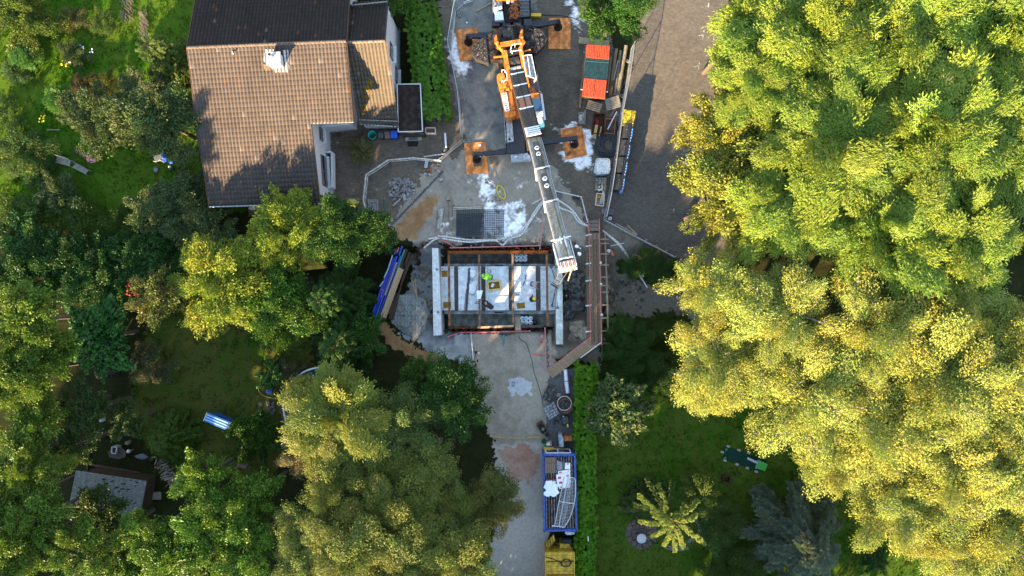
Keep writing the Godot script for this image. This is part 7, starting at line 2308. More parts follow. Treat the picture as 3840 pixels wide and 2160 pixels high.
func make_gardens() -> void:
	var y := Vector3.UP
	view(0, 0, 2.07)
	bench("grey slatted bench beside the pink flowers", [445, 1212, 552, 1245, 540, 1290, 428, 1262])
	bench("grey slatted bench half under the grey green shrub", [590, 1268, 690, 1320, 662, 1352, 558, 1300])
	var hy := thing("hydrangea", "round shrub covered with pink blossoms beside the bench", "shrub", at(720, 1220, 0))
	for i in 70:
		var d := rand_dir()
		d.y = absf(d.y)
		lump(hy, "blossom", at(718, 1222, 0.25) + d * V(0.42, 0.4, 0.42), V(0.13, 0.09, 0.13), 0.2, M(0.62, 0.14, 0.30, 0.8) if i % 3 else M(0.68, 0.28, 0.40, 0.8))
	lump(hy, "leaf_mass", at(718, 1222, 0.2), V(0.75, 0.6, 0.75), 0.2, M(0.05, 0.10, 0.03, 0.9))
	var wb := thing("wheelbarrow", "wheelbarrow with a grey tray standing under the apple tree", "wheelbarrow", at(1215, 1260, 0))
	prism(wb, "tray", ats([1188, 1205, 1250, 1200, 1260, 1245, 1200, 1250], 0.55), 0.3, 0.55, M(0.10, 0.11, 0.12, 0.6))
	tube(wb, "handle", smooth_path(ats([1190, 1250, 1215, 1255, 1240, 1240, 1275, 1262], 0.55), 3), 0.025, M(0.3, 0.32, 0.33, 0.5, 0.4), 6)
	lathe(wb, "wheel", at(1214, 1318, 0.05), [[0.07, 0.1], [0.17, 0.1], [0.2, 0.05], [0.17, 0.0], [0.07, 0.0]], M(0.12, 0.16, 0.22, 0.6), 18)
	lathe(wb, "hub", at(1214, 1318, 0.05), [[0.0, 0.1], [0.14, 0.08], [0.14, 0.02], [0.0, 0.0]], M(0.35, 0.24, 0.19, 0.7), 14)
	var bt := M(0.008, 0.085, 0.52, 0.55)
	var tl := ["blue tarpaulin piece beside the wheelbarrow handle", "blue tarpaulin piece under the apple tree branches", "small blue tarpaulin piece next to the white ball"]
	var k := 0
	for q in [[1275, 1230, 0.45, 0.6], [1268, 1190, 0.3, 0.3], [1330, 1258, 0.45, 0.25]]:
		tag(lump(self, "blue_tarp", at(q[0], q[1], 0.4), V(q[2], 0.35, q[3]), 0.4, bt), tl[k], "tarpaulin")
		k += 1
	tag(lump(self, "white_ball", at(1318, 1295, 0.2), V(0.24, 0.24, 0.24), 0.1, M(0.7, 0.7, 0.7, 0.5), false), "white ball shaped bag beside the blue tarpaulin", "bag")
	tag(lump(self, "black_bag", at(1332, 1312, 0.12), V(0.4, 0.25, 0.3), 0.2, M(0.015, 0.015, 0.018, 0.6), false), "black bag next to the white ball shaped bag", "bag")
	tag(box(self, "planter_board", at(415, 1008, 0.25), V(1.05, 0.1, 0.08), M(0.30, 0.28, 0.25, 0.85, 0, "wood", 1.0)), "grey board edging beside the yellow flowers", "board")
	var dt := thing("fire_bowl", "dark fire bowl stand between bench and apple tree", "fire bowl", at(630, 1190, 0))
	prism(dt, "stand_top", ats([612, 1182, 655, 1182, 655, 1215, 612, 1215], 0.5), 0.45, 0.5, M(0.05, 0.05, 0.05, 0.7))
	for q in [[614, 1184], [653, 1184], [653, 1213], [614, 1213]]:
		rod(dt, "leg", at(q[0], q[1], 0), at(q[0], q[1], 0.46), 0.02, M(0.05, 0.05, 0.05, 0.7), 6)
	lathe(dt, "bowl", at(600, 1175, 0.15), [[0.05, 0.0], [0.22, 0.12], [0.25, 0.22], [0.22, 0.2], [0.0, 0.05]], M(0.04, 0.035, 0.03, 0.8), 14)
	var tw := M(0.30, 0.25, 0.22, 0.9, 0, "wood", 1.0)
	for hp in [[985, 70, 70, 90, "pale heap of cut brushwood on the lawn"], [1112, 190, 40, 100, "narrow heap of twigs below the brushwood"]]:
		var o := thing("brushwood_heap", hp[4], "brushwood", at(hp[0], hp[1], 0))
		for i in 70:
			var p := at(hp[0] + rng.randf_range(-1, 1) * hp[2] * 0.7, hp[1] + rng.randf_range(-1, 1) * hp[3], 0.1 + rng.randf() * 0.3)
			var a := 1.2 + rng.randf_range(-0.6, 0.6)
			var l := rng.randf_range(0.3, 0.75)
			rod(o, "twig", p - V(cos(a), rng.randf() * 0.2, sin(a)) * l * 0.5, p + V(cos(a), rng.randf() * 0.2, sin(a)) * l * 0.5, 0.014, tw, 4)
	var fy := M(0.60, 0.50, 0.03, 0.8)
	var fw := M(0.66, 0.68, 0.68, 0.8)
	var spots := [[135, 1070, 30, 12, 0, 0.9], [30, 1190, 30, 10, 0, 0.9], [240, 1305, 30, 12, 0, 1.2], [210, 1090, 20, 8, 0, 0.9], [325, 920, 25, 12, 0, 0.8], [500, 490, 25, 10, 0, 0.5], [630, 360, 20, 6, 1, 0.5], [700, 400, 20, 6, 1, 0.4], [540, 465, 25, 8, 1, 0.5], [100, 1250, 60, 8, 0, 0.9], [20, 1240, 20, 7, 0, 0.9]]
	for s in spots:
		for i in s[3]:
			var p := at(s[0] + rng.randf_range(-1, 1) * s[2], s[1] + rng.randf_range(-1, 1) * s[2], s[5] + rng.randf_range(-0.1, 0.25))
			tag(put(lump_cached("flower", V(0.13, 0.06, 0.13), 0.4), fy if s[4] == 0 else fw, self, "meadow_flower", Transform3D(Basis(Vector3.UP, rng.randf() * 6.0).scaled(Vector3.ONE * rng.randf_range(0.6, 1.2)), p)), "yellow meadow flower on the upper left lawn" if s[4] == 0 else "white blossom on the upper left lawn", "flower", "yellow meadow flowers" if s[4] == 0 else "white lawn blossoms")
	view(0, 700, 2.07)
	var rd := M(0.30, 0.05, 0.035, 0.8)
	for i in 40:
		var p := at(1040 + rng.randf_range(-1, 1) * 60, 800 + rng.randf_range(-1, 1) * 70, 6.2 + rng.randf() * 1.0)
		tag(put(lump_cached("red_leaf", V(0.16, 0.05, 0.12), 0.4), rd, self, "red_leaf", Transform3D(Basis.from_euler(V(rng.randf(), rng.randf() * 6, rng.randf())), p)), "red leaf of the rowan tree", "leaf", "red rowan leaves")
	make_den()
	view(900, 1300, 1.6845)
	var pc := at(520, 375, 0.6)
	var rr := 3.05
	var pool := thing("round_pool", "round above ground pool with white rim and dark cover", "pool", V(pc.x, 0, pc.z))
	lathe(pool, "pool_wall", V(pc.x, 0, pc.z), [[rr, 0.0], [rr, 0.68], [rr - 0.05, 0.68], [rr - 0.05, 0.1]], M(0.35, 0.40, 0.42, 0.5), 48)
	lathe(pool, "pool_rim", V(pc.x, 0.66, pc.z), [[rr - 0.07, 0.0], [rr - 0.05, 0.05], [rr + 0.05, 0.05], [rr + 0.07, 0.0]], M(0.62, 0.66, 0.68, 0.5), 48)
	lathe(pool, "pool_cover", V(pc.x, 0.58, pc.z), [[0.0, 0.0], [rr - 0.06, 0.02], [rr - 0.06, -0.05]], M(0.012, 0.055, 0.062, 0.35), 48)
	for i in 26:
		var a := PI * 0.75 + i * 0.075
		stone("pool_stone", "flat stone of the ring around the round pool", "stones around the pool", V(pc.x + cos(a) * (rr + 0.35), 0.05, pc.z + sin(a) * (rr + 0.35)), V(0.4, 0.14, 0.34), M(0.14, 0.13, 0.11, 0.95, 0, "dirt", 1.5))
	var tub := thing("blue_tub", "small blue tub on the lawn beside the pool", "tub", at(185, 275, 0))
	prism(tub, "tub_body", ats([168, 258, 178, 248, 200, 250, 206, 262, 198, 295, 186, 300, 166, 294, 162, 280], 0.3), 0.0, 0.3, M(0.01, 0.05, 0.36, 0.5))
	prism(tub, "tub_inside", ats([174, 262, 196, 260, 192, 288, 170, 286], 0.304), 0.29, 0.306, M(0.005, 0.02, 0.16, 0.6))
	tag(tube(self, "garden_hose", smooth_path(ats([165, 255, 130, 250, 118, 275, 150, 310, 220, 330, 280, 355, 315, 395], 0.04), 6), 0.025, M(0.28, 0.26, 0.10, 0.7), 5), "thin yellowish garden hose curving from the blue tub to the pool", "hose")
	view(0, 1400, 1.906)
	for i in 14:
		stone("rock", "rough stone of the rockery beside the round laurel bush", "rockery stones", at(1900 + rng.randf_range(-50, 70), 240 + rng.randf_range(-30, 50), 0.08), V(0.35, 0.2, 0.3) * rng.randf_range(0.6, 1.3), M(0.18, 0.17, 0.15, 0.95, 0, "dirt", 1.5))
	var sw := thing("swing_seat", "garden swing seat with a blue striped canopy on the lawn", "swing seat", at(1550, 345, 0))
	var cq := ats([1480, 280, 1652, 350, 1622, 408, 1455, 340], 1.75)
	plate(sw, "canopy", cq, 0.05, M(0.10, 0.30, 0.62, 0.8))
	for i in 7:
		var f := (i + 0.5) / 7.0
		bar(sw, "canopy_stripe", (cq[0] as Vector3).lerp(cq[3], f) + y * 0.01, (cq[1] as Vector3).lerp(cq[2], f) + y * 0.01, 0.05 if i % 2 == 0 else 0.09, 0.02, M(0.02, 0.10, 0.36, 0.8) if i % 2 == 0 else M(0.30, 0.50, 0.75, 0.8))
	for e in [[0, 3], [1, 2]]:
		bar(sw, "canopy_end", cq[e[0]] + y * 0.02, cq[e[1]] + y * 0.02, 0.06, 0.05, M(0.52, 0.46, 0.32, 0.8))
	for p in cq:
		rod(sw, "leg", p * V(1, 0, 1) + (p - cq[0].lerp(cq[2], 0.5)) * V(0.25, 0, 0.25), p, 0.025, M(0.12, 0.13, 0.14, 0.5, 0.3), 6)
	var se: Vector3 = cq[0].lerp(cq[2], 0.5) * V(1, 0, 1)
	box(sw, "seat", se + y * 0.5, V(1.5, 0.1, 0.5), M(0.03, 0.08, 0.2, 0.8), -0.39)
	box(sw, "backrest", se + y * 0.8 + V(0.1, 0, -0.25), V(1.5, 0.5, 0.08), M(0.03, 0.08, 0.2, 0.8), -0.39)
	tag(prism(self, "paving_slab", ats([1692, 640, 1770, 648, 1765, 682, 1690, 675], 0.04), -0.02, 0.04, M(0.20, 0.15, 0.11, 0.9, 0, "dirt", 1.0)), "brown paving slabs below the round laurel bush", "paving slab")
	tag(lump(self, "blue_barrel", at(1750, 825, 1.0), V(0.6, 0.9, 0.6), 0.05, M(0.01, 0.05, 0.30, 0.5), false), "blue barrel showing through the sycamore leaves", "barrel")
	make_right_garden()

func make_den() -> void:
	var y := Vector3.UP
	view(0, 1400, 1.906)
	var h := 2.3
	var q := [at(545, 695, h), at(1050, 770, h), at(1000, 1030, h + 0.25), at(495, 950, h + 0.25)]
	var o := thing("garden_shed", "garden shed with grey corrugated roof under the trees", "shed", (q[0] + q[2]) / 2.0 * V(1, 0, 1))
	var w := []
	var c: Vector3 = (q[0] + q[2]) / 2.0
	for p in q:
		w.append(p.lerp(c, 0.15))
	prism(o, "shed_wall", w, 0.0, h - 0.02, M(0.09, 0.065, 0.045, 0.9, 0, "wood", 1.0))
	plate(o, "roof_board", q, 0.06, M(0.10, 0.10, 0.10, 0.9))
	var n := 36
	var rm := [M(0.27, 0.29, 0.29, 0.85, 0, "dirt", 0.7), M(0.24, 0.26, 0.26, 0.85, 0, "dirt", 0.8)]
	for i in n:
		var f := (i + 0.5) / n
		tube(o, "roof_corrugation", [q[0].lerp(q[3], f) + y * 0.02, q[1].lerp(q[2], f) + y * 0.02], 0.055, rm[i % 2], 6)
	for i in 50:
		var p: Vector3 = q[0].lerp(q[1], rng.randf_range(0.4, 0.95)).lerp(q[3].lerp(q[2], rng.randf_range(0.4, 0.95)), rng.randf()) + y * 0.08
		put(lump_cached("moss", V(0.22, 0.05, 0.1), 0.5), M(0.03, 0.028, 0.02, 0.95), o, "moss_patch", Transform3D(Basis(Vector3.UP, 0.15).scaled(Vector3.ONE * rng.randf_range(0.5, 1.3)), p))
	var tb := thing("den_table", "low round table with a grey tray in the dark den", "table", at(835, 570, 0))
	prism(tb, "table_top", ats([770, 560, 800, 535, 870, 530, 905, 565, 895, 600, 850, 615, 780, 600], 0.5), 0.45, 0.5, M(0.07, 0.065, 0.055, 0.85))
	rod(tb, "leg", at(835, 570, 0), at(835, 570, 0.45), 0.08, M(0.06, 0.05, 0.04, 0.9), 8)
	frame_box("pale grey tray on the table of the den", [800, 525, 835, 528, 828, 575, 798, 570], 0.66, M(0.35, 0.37, 0.38, 0.6), M(0.08, 0.09, 0.09, 0.7))
	tag(lathe(self, "stump_seat", at(928, 490, 0), [[0.17, 0.0], [0.16, 0.45], [0.13, 0.46], [0.0, 0.44]], M(0.26, 0.22, 0.17, 0.85, 0, "wood", 2.0), 14), "pale round stump seat in the dark den", "stump")
	tag(lathe(self, "white_lamp", at(948, 545, 0), [[0.0, 0.7], [0.13, 0.66], [0.15, 0.5], [0.05, 0.45], [0.05, 0.0]], M(0.6, 0.6, 0.6, 0.5), 14), "white round lamp beside the stump seat", "lamp")
	tag(lathe(self, "rain_barrel", at(745, 332, 0), [[0.0, 0.5], [0.12, 0.5], [0.13, 0.0]], M(0.35, 0.42, 0.42, 0.5), 14), "small pale pot at the corner of the den", "pot")
	tag(lump(self, "grey_sheet", at(1010, 595, 0.15), V(1.0, 0.3, 0.45), 0.3, M(0.14, 0.15, 0.16, 0.7)), "grey sheet lying beside the den table", "sheet")
	for q2 in [[640, 650, 1000, 710, "rough edging log below the den"], [640, 520, 622, 700, "thin post rail at the side of the den"], [750, 420, 990, 450, "reddish plank at the back of the den"]]:
		plank(q2[4], "", at(q2[0], q2[1], 0.15), at(q2[2], q2[3], 0.15), 0.14, 0.14, M(0.11, 0.08, 0.065, 0.9, 0, "wood", 1.0), "edging_log")
	tag(prism(self, "small_hut", ats([672, -10, 770, 5, 750, 40, 690, 35], 1.8), 0.0, 1.8, M(0.10, 0.095, 0.09, 0.85, 0, "wood", 1.0)), "small grey hut roof between catalpa and plum trees", "hut")
	var wm := [M(0.27, 0.24, 0.20, 0.9, 0, "wood", 1.2), M(0.18, 0.14, 0.11, 0.9, 0, "wood", 1.2), M(0.33, 0.31, 0.28, 0.9, 0, "wood", 1.2)]
	for i in 80:
		var f := rng.randf()
		var p := at(lerpf(1140, 1290, f) + rng.randf_range(-40, 40), lerpf(620, 860, f) + rng.randf_range(-25, 25), 0.1 + rng.randf() * 0.25)
		var a := 0.6 + rng.randf_range(-0.7, 0.7)
		var l := rng.randf_range(0.3, 0.75)
		tag(rod(self, "firewood_log", p - V(cos(a), 0, -sin(a)) * l / 2, p + V(cos(a), 0.1, -sin(a)) * l / 2, rng.randi_range(4, 8) * 0.01, wm[rng.randi() % 3], 7), "firewood log of the loose pile beside the shed", "log", "firewood pile beside the shed")
	for i in 6:
		tag(rod(self, "birch_log", at(1062, 858 + i * 8, 0.12), at(1150, 850 + i * 9, 0.12), 0.07, wm[2], 8), "pale birch log stacked at the shed corner", "log", "birch logs at the shed corner")

func make_right_garden() -> void:
	var y := Vector3.UP
	view(2200, 1400, 1.906)
	var gm := M(0.012, 0.05, 0.035, 0.85, 0, "grain", 2.0)
	tag(plate(self, "green_mat", ats([978, 530, 1010, 525, 1285, 625, 1265, 700, 1215, 700, 975, 610], 0.05), 0.03, gm), "long dark green play mat on the shaded lawn", "mat")
	for q in [[1012, 522], [1088, 548], [1158, 568], [1245, 598], [970, 563], [988, 623], [1074, 650], [1148, 677], [1212, 702]]:
		tag(box(self, "edge_brick", at(q[0], q[1], 0.06), V(0.26, 0.1, 0.17), M(0.40, 0.37, 0.33, 0.9, 0, "grain", 2.0), -0.3), "pale stone holding down the dark green play mat", "stone", "stones around the play mat")
	var sl := thing("garden_slide", "small play slide with a bright green hood on the mat", "slide", at(1240, 660, 0))
	plate(sl, "hood", [at(1232, 620, 1.2), at(1295, 650, 1.0), at(1275, 700, 0.9), at(1215, 680, 1.1)], 0.06, M(0.03, 0.26, 0.03, 0.5))
	plate(sl, "hood_side", [at(1205, 680, 0.7), at(1225, 620, 0.9), at(1232, 622, 1.15), at(1215, 682, 1.05)], 0.05, M(0.30, 0.36, 0.40, 0.5))
	plate(sl, "slide_chute", [at(1152, 600, 0.25), at(1225, 632, 0.85), at(1218, 648, 0.85), at(1148, 614, 0.25)], 0.04, M(0.34, 0.38, 0.43, 0.5))
	for i in 8:
		var f := i / 7.0
		bar(sl, "chute_step", at(lerpf(1152, 1222, f), lerpf(600, 631, f), lerpf(0.28, 0.88, f)), at(lerpf(1148, 1217, f), lerpf(614, 647, f), lerpf(0.28, 0.88, f)), 0.03, 0.03, M(0.48, 0.52, 0.56, 0.5))
	for q in [[1215, 625], [1275, 640], [1262, 695], [1212, 680]]:
		rod(sl, "leg", at(q[0], q[1], 0), at(q[0], q[1], 0.9), 0.03, M(0.10, 0.12, 0.12, 0.6), 6)
	for q in [[998, 545], [988, 605]]:
		tag(lump(self, "green_ball", at(q[0], q[1], 0.12), V(0.24, 0.22, 0.24), 0.1, M(0.02, 0.16, 0.025, 0.6), false), "green ball at the end of the play mat", "ball", "green balls on the mat")
	frame_box("dark brown wooden box on the shaded lawn", [980, 730, 1028, 738, 1022, 782, 975, 772], 0.4, M(0.085, 0.05, 0.035, 0.85, 0, "wood", 1.2), M(0.085, 0.05, 0.035, 0.85, 0, "wood", 1.2))
	tag(lump(self, "molehill", at(1462, 710, 0.02), V(0.3, 0.16, 0.28), 0.3, M(0.03, 0.024, 0.018, 0.95)), "small dark molehill on the shaded lawn", "molehill")
	var base := thing("stone_circle", "round seat place of reddish crazy paving on the lawn", "paving", at(392, 1140, 0))
	lathe(base, "mortar_bed", at(392, 1140, 0), [[0.0, 0.02], [1.25, 0.02], [1.32, -0.05]], M(0.05, 0.045, 0.04, 0.95), 32)
	var sm := [M(0.15, 0.115, 0.105, 0.9, 0, "dirt", 1.2), M(0.13, 0.12, 0.115, 0.9, 0, "dirt", 1.2), M(0.18, 0.13, 0.11, 0.9, 0, "dirt", 1.2)]
	var cc := at(392, 1140, 0)
	var ring_r := [0.0, 0.42, 0.86, 1.28]
	for r in 3:
		var cnt: int = [4, 9, 14][r]
		for i in cnt:
			var a0: float = TAU * (i + rng.randf_range(-0.15, 0.15)) / cnt + r
			var a1: float = TAU * (i + 0.92 + rng.randf_range(-0.1, 0.1)) / cnt + r
			var r0: float = ring_r[r] + 0.03
			var r1: float = ring_r[r + 1] - 0.02 + rng.randf_range(-0.05, 0.05)
			var pts := []
			for t in 3:
				var a := lerpf(a0, a1, t / 2.0)
				pts.append(cc + V(cos(a) * r1, 0, sin(a) * r1) * rng.randf_range(0.96, 1.02))
			for t in ([2, 0] if r > 0 else [1]):
				var a := lerpf(a0, a1, t / 2.0)
				pts.append(cc + V(cos(a) * r0, 0, sin(a) * r0))
			prism(base, "paving_stone", pts, 0.0, 0.05 + rng.randf() * 0.012, sm[rng.randi() % 3])
	var rt := thing("round_table", "round pale grey garden table on the stone circle", "table", at(392, 1180, 0))
	lathe(rt, "table_top", at(392, 1180, 0.7), [[0.0, 0.04], [0.36, 0.04], [0.385, 0.02], [0.36, 0.0], [0.0, 0.0]], M(0.38, 0.41, 0.42, 0.5), 26)
	rod(rt, "pillar", at(392, 1180, 0), at(392, 1180, 0.7), 0.05, M(0.3, 0.32, 0.33, 0.5), 10)
	lathe(rt, "foot", at(392, 1180, 0.05), [[0.0, 0.05], [0.2, 0.03], [0.22, 0.0]], M(0.3, 0.32, 0.33, 0.5), 16)
	var pm := M(0.26, 0.25, 0.225, 0.95, 0, "dirt", 1.5)
	for i in 150:
		var a := rng.randf_range(-0.9, 1.0)
		var u := 590 + cos(a) * rng.randf_range(205, 240)
		var v := 1110 + sin(a) * rng.randf_range(110, 130)
		if i > 90:
			a = rng.randf_range(1.1, 2.0)
			u = 640 + cos(a) * 190
			v = 1130 + sin(a) * rng.randf_range(110, 140)
		stone("bed_pebble", "pale pebble of the ring around the cypress bed", "pebbles around the cypress bed", at(u, v, 0.05), V(0.13, 0.08, 0.11) * rng.randf_range(0.7, 1.4), pm)
	for i in 16:
		var a := rng.randf_range(2.6, 4.2)
		stone("bed_stone", "larger stone at the back of the cypress bed", "stones behind the cypress bed", at(410 + rng.randf_range(-50, 60), 985 + rng.randf_range(-25, 25), 0.08), V(0.3, 0.2, 0.26) * rng.randf_range(0.6, 1.2), pm)
	tag(rod(self, "white_marker", at(10, 1165, 1.95), at(12, 1200, 2.0), 0.04, M(0.7, 0.7, 0.7, 0.6), 6), "small white label lying on top of the thuja hedge", "marker")
func cap_dist(p: Vector3, a: Vector3, b: Vector3, ra: float, rb: float) -> float:
	var ab := b - a
	var t := clampf((p - a).dot(ab) / maxf(ab.length_squared(), 0.00001), 0.0, 1.0)
	return p.distance_to(a + ab * t) - lerpf(ra, rb, t)

func body_mesh(bones: Array, palette: Array, cell: float, st: SurfaceTool) -> void:
	var lo := Vector3(1e9, 1e9, 1e9)
	var hi := -lo
	for b in bones:
		for k in 2:
			var r: float = maxf(b[2], b[3]) + cell * 2.0
			lo = lo.min(b[k] - Vector3.ONE * r)
			hi = hi.max(b[k] + Vector3.ONE * r)
	var n := Vector3i(((hi - lo) / cell).ceil()) + Vector3i.ONE
	var field := PackedFloat32Array()
	field.resize(n.x * n.y * n.z)
	field.fill(1.0)
	for b in bones:
		var r: float = maxf(b[2], b[3]) + cell * 2.5
		var l0 := Vector3i(((b[0].min(b[1]) - Vector3.ONE * r - lo) / cell).floor()).clamp(Vector3i.ZERO, n - Vector3i.ONE)
		var h0 := Vector3i(((b[0].max(b[1]) + Vector3.ONE * r - lo) / cell).ceil()).clamp(Vector3i.ZERO, n - Vector3i.ONE)
		for z in range(l0.z, h0.z + 1):
			for y in range(l0.y, h0.y + 1):
				for x in range(l0.x, h0.x + 1):
					var i := (z * n.y + y) * n.x + x
					var d := cap_dist(lo + Vector3(x, y, z) * cell, b[0], b[1], b[2], b[3])
					var e := field[i]
					var h := maxf(0.045 - absf(d - e), 0.0) / 0.045
					field[i] = minf(d, e) - h * h * 0.045 * 0.25
	var verts := {}
	st.set_smooth_group(0)
	var corner := [Vector3i(0, 0, 0), Vector3i(1, 0, 0), Vector3i(0, 1, 0), Vector3i(1, 1, 0), Vector3i(0, 0, 1), Vector3i(1, 0, 1), Vector3i(0, 1, 1), Vector3i(1, 1, 1)]
	var edges := [[0, 1], [2, 3], [4, 5], [6, 7], [0, 2], [1, 3], [4, 6], [5, 7], [0, 4], [1, 5], [2, 6], [3, 7]]
	for z in n.z - 1:
		for y in n.y - 1:
			for x in n.x - 1:
				var v := []
				var neg := 0
				for c in corner:
					var f := field[((z + c.z) * n.y + y + c.y) * n.x + x + c.x]
					v.append(f)
					if f < 0.0:
						neg += 1
				if neg == 0 or neg == 8:
					continue
				var s := Vector3.ZERO
				var k := 0
				for e in edges:
					var fa: float = v[e[0]]
					var fb: float = v[e[1]]
					if (fa < 0.0) != (fb < 0.0):
						s += Vector3(corner[e[0]]).lerp(Vector3(corner[e[1]]), fa / (fa - fb))
						k += 1
				verts[Vector3i(x, y, z)] = lo + (Vector3(x, y, z) + s / k) * cell
	var axes := [Vector3i(1, 0, 0), Vector3i(0, 1, 0), Vector3i(0, 0, 1)]
	for key in verts:
		for ax in 3:
			var u: Vector3i = axes[(ax + 1) % 3]
			var w: Vector3i = axes[(ax + 2) % 3]
			var f0 := field[(key.z * n.y + key.y) * n.x + key.x]
			var o2: Vector3i = key + axes[ax]
			var f1 := field[(o2.z * n.y + o2.y) * n.x + o2.x]
			if (f0 < 0.0) == (f1 < 0.0):
				continue
			if not (verts.has(key - u) and verts.has(key - w) and verts.has(key - u - w)):
				continue
			var quad := [verts[key], verts[key - u], verts[key - u - w], verts[key - w]]
			if f0 < 0.0:
				quad.reverse()
			for t in [0, 1, 2, 0, 2, 3]:
				var p: Vector3 = quad[t]
				var best := 1e9
				var ci := 0
				for b in bones:
					var d := cap_dist(p, b[0], b[1], b[2], b[3])
					if d < best:
						best = d
						ci = b[4]
				st.set_color(palette[ci])
				st.add_vertex(p)

func add_hand(st: SurfaceTool, wrist: Vector3, dir: Vector3, side: Vector3, skin: Color) -> void:
	st.set_color(skin)
	var palm := wrist + dir * 0.08
	var nrm := dir.cross(side).normalized()
	for i in 4:
		var o := palm + side * (i - 1.5) * 0.021
		var l: float = [0.072, 0.082, 0.076, 0.058][i]
		add_tube(st, [o - dir * 0.02, o + dir * l * 0.5, o + dir * l * 0.85 - nrm * l * 0.35], [0.0105, 0.0095, 0.008], 6)
	add_tube(st, [wrist + side * 0.02 + dir * 0.025, wrist + side * 0.052 + dir * 0.055, wrist + side * 0.06 + dir * 0.085], [0.012, 0.011, 0.009], 6)

func person(label: String, at_p: Vector3, yaw: float, bend: float, knees: float, reach: Array, shirt: Color, trousers: Color, shoes: Color, hair: Color, extra: Callable) -> void:
	var o := thing("person", label, "person", at_p, "", yaw)
	var skin := Color(0.42, 0.24, 0.16)
	var pal := [shirt, trousers, shoes, skin, skin]
	var hip_y := 0.92 - 0.28 * knees
	var back := -0.18 * bend - 0.12 * knees
	var hip := Vector3(0, hip_y, back)
	var up := Vector3(0, cos(bend), sin(bend))
	var fw := Vector3(0, -sin(bend), cos(bend))
	var chest := hip + up * 0.36
	var neck := hip + up * 0.54
	var head := neck + (up * 0.17 + fw * 0.05)
	var bones := [[hip + Vector3(-0.06, 0.02, 0), hip + Vector3(0.06, 0.02, 0), 0.13, 0.13, 1], [hip + up * 0.1, chest, 0.135, 0.155, 0], [chest + Vector3(-0.09, 0, 0), chest + Vector3(0.09, 0, 0), 0.135, 0.135, 0], [neck + Vector3(-0.15, -0.02, 0), neck + Vector3(0.15, -0.02, 0), 0.07, 0.07, 0], [neck, neck + up * 0.1, 0.06, 0.055, 3]]
	var st := new_st()
	for sd in [-1.0, 1.0]:
		var h := hip + Vector3(sd * 0.095, -0.02, 0)
		var foot := Vector3(sd * 0.13, 0.08, 0.02 + sd * 0.08)
		var knee := (h + foot) / 2.0 + Vector3(sd * 0.03, 0.02, 0.05 + 0.22 * knees)
		bones.append([h, knee, 0.095, 0.065, 1])
		bones.append([knee, foot, 0.062, 0.045, 1])
		bones.append([foot + Vector3(0, -0.03, -0.03), foot + Vector3(0, -0.04, 0.16), 0.05, 0.04, 2])
		var sh := neck + Vector3(sd * 0.19, -0.03, 0)
		var hand: Vector3 = reach[0] if sd < 0 else reach[1]
		var m := (sh + hand) / 2.0
		var l := sh.distance_to(hand)
		var ext := sqrt(maxf(0.0, 0.31 * 0.31 - l * l / 4.0))
		var elbow := m + Vector3(sd * 0.7, -0.3, -0.5).normalized() * ext
		bones.append([sh, elbow, 0.058, 0.046, 0])
		bones.append([elbow, hand, 0.043, 0.032, 0])
		var d := (hand - elbow).normalized()
		bones.append([hand, hand + d * 0.07, 0.034, 0.03, 3])
		var side := d.cross(Vector3.UP)
		side = (side if side.length() > 0.1 else Vector3.RIGHT).normalized() * -sd
		add_hand(st, hand, d, side, skin)
	body_mesh(bones, pal, 0.034, st)
	var hb := Basis(Vector3.RIGHT, fw.cross(up) * -1.0, fw)
	hb = Basis(Vector3.RIGHT, up, fw)
	var head_bones := [[head + up * 0.02, head + up * 0.03 - fw * 0.02, 0.088, 0.09, 3], [head - up * 0.06 + fw * 0.03, head - up * 0.02 + fw * 0.02, 0.055, 0.07, 3], [head + fw * 0.085 + up * 0.01, head + fw * 0.105 - up * 0.025, 0.014, 0.018, 3]]
	for sd in [-1.0, 1.0]:
		head_bones.append([head + Vector3(sd * 0.088, 0, 0) + up * 0.015, head + Vector3(sd * 0.09, 0, 0) - up * 0.02, 0.016, 0.014, 3])
	body_mesh(head_bones, pal, 0.014, st)
	for sd in [-1.0, 1.0]:
		st.set_color(Color(0.03, 0.02, 0.015))
		var e := head + Vector3(sd * 0.033, 0, 0) + up * 0.01 + fw * 0.082
		add_tube(st, [e, e + fw * 0.01], 0.011, 6)
	st.set_color(Color(0.30, 0.10, 0.09))
	add_tube(st, [head + Vector3(-0.025, 0, 0) - up * 0.055 + fw * 0.084, head + Vector3(0.025, 0, 0) - up * 0.055 + fw * 0.084], 0.007, 5)
	var m := StandardMaterial3D.new()
	m.vertex_color_use_as_albedo = true
	m.roughness = 0.8
	var xf := Transform3D(Basis(Vector3.UP, yaw), at_p)
	put(done(st), m, o, "body", xf)
	var cap := lathe_mesh([[0.0, 0.1], [0.05, 0.094], [0.085, 0.06], [0.1, 0.0], [0.098, -0.02]], 14)
	var hm := M(hair.r, hair.g, hair.b, 0.9)
	put(cap, hm, o, "hair", xf * Transform3D(hb, head + up * 0.028 - fw * 0.012))
	extra.call(o, xf, head, up, fw, hb, hip, chest)

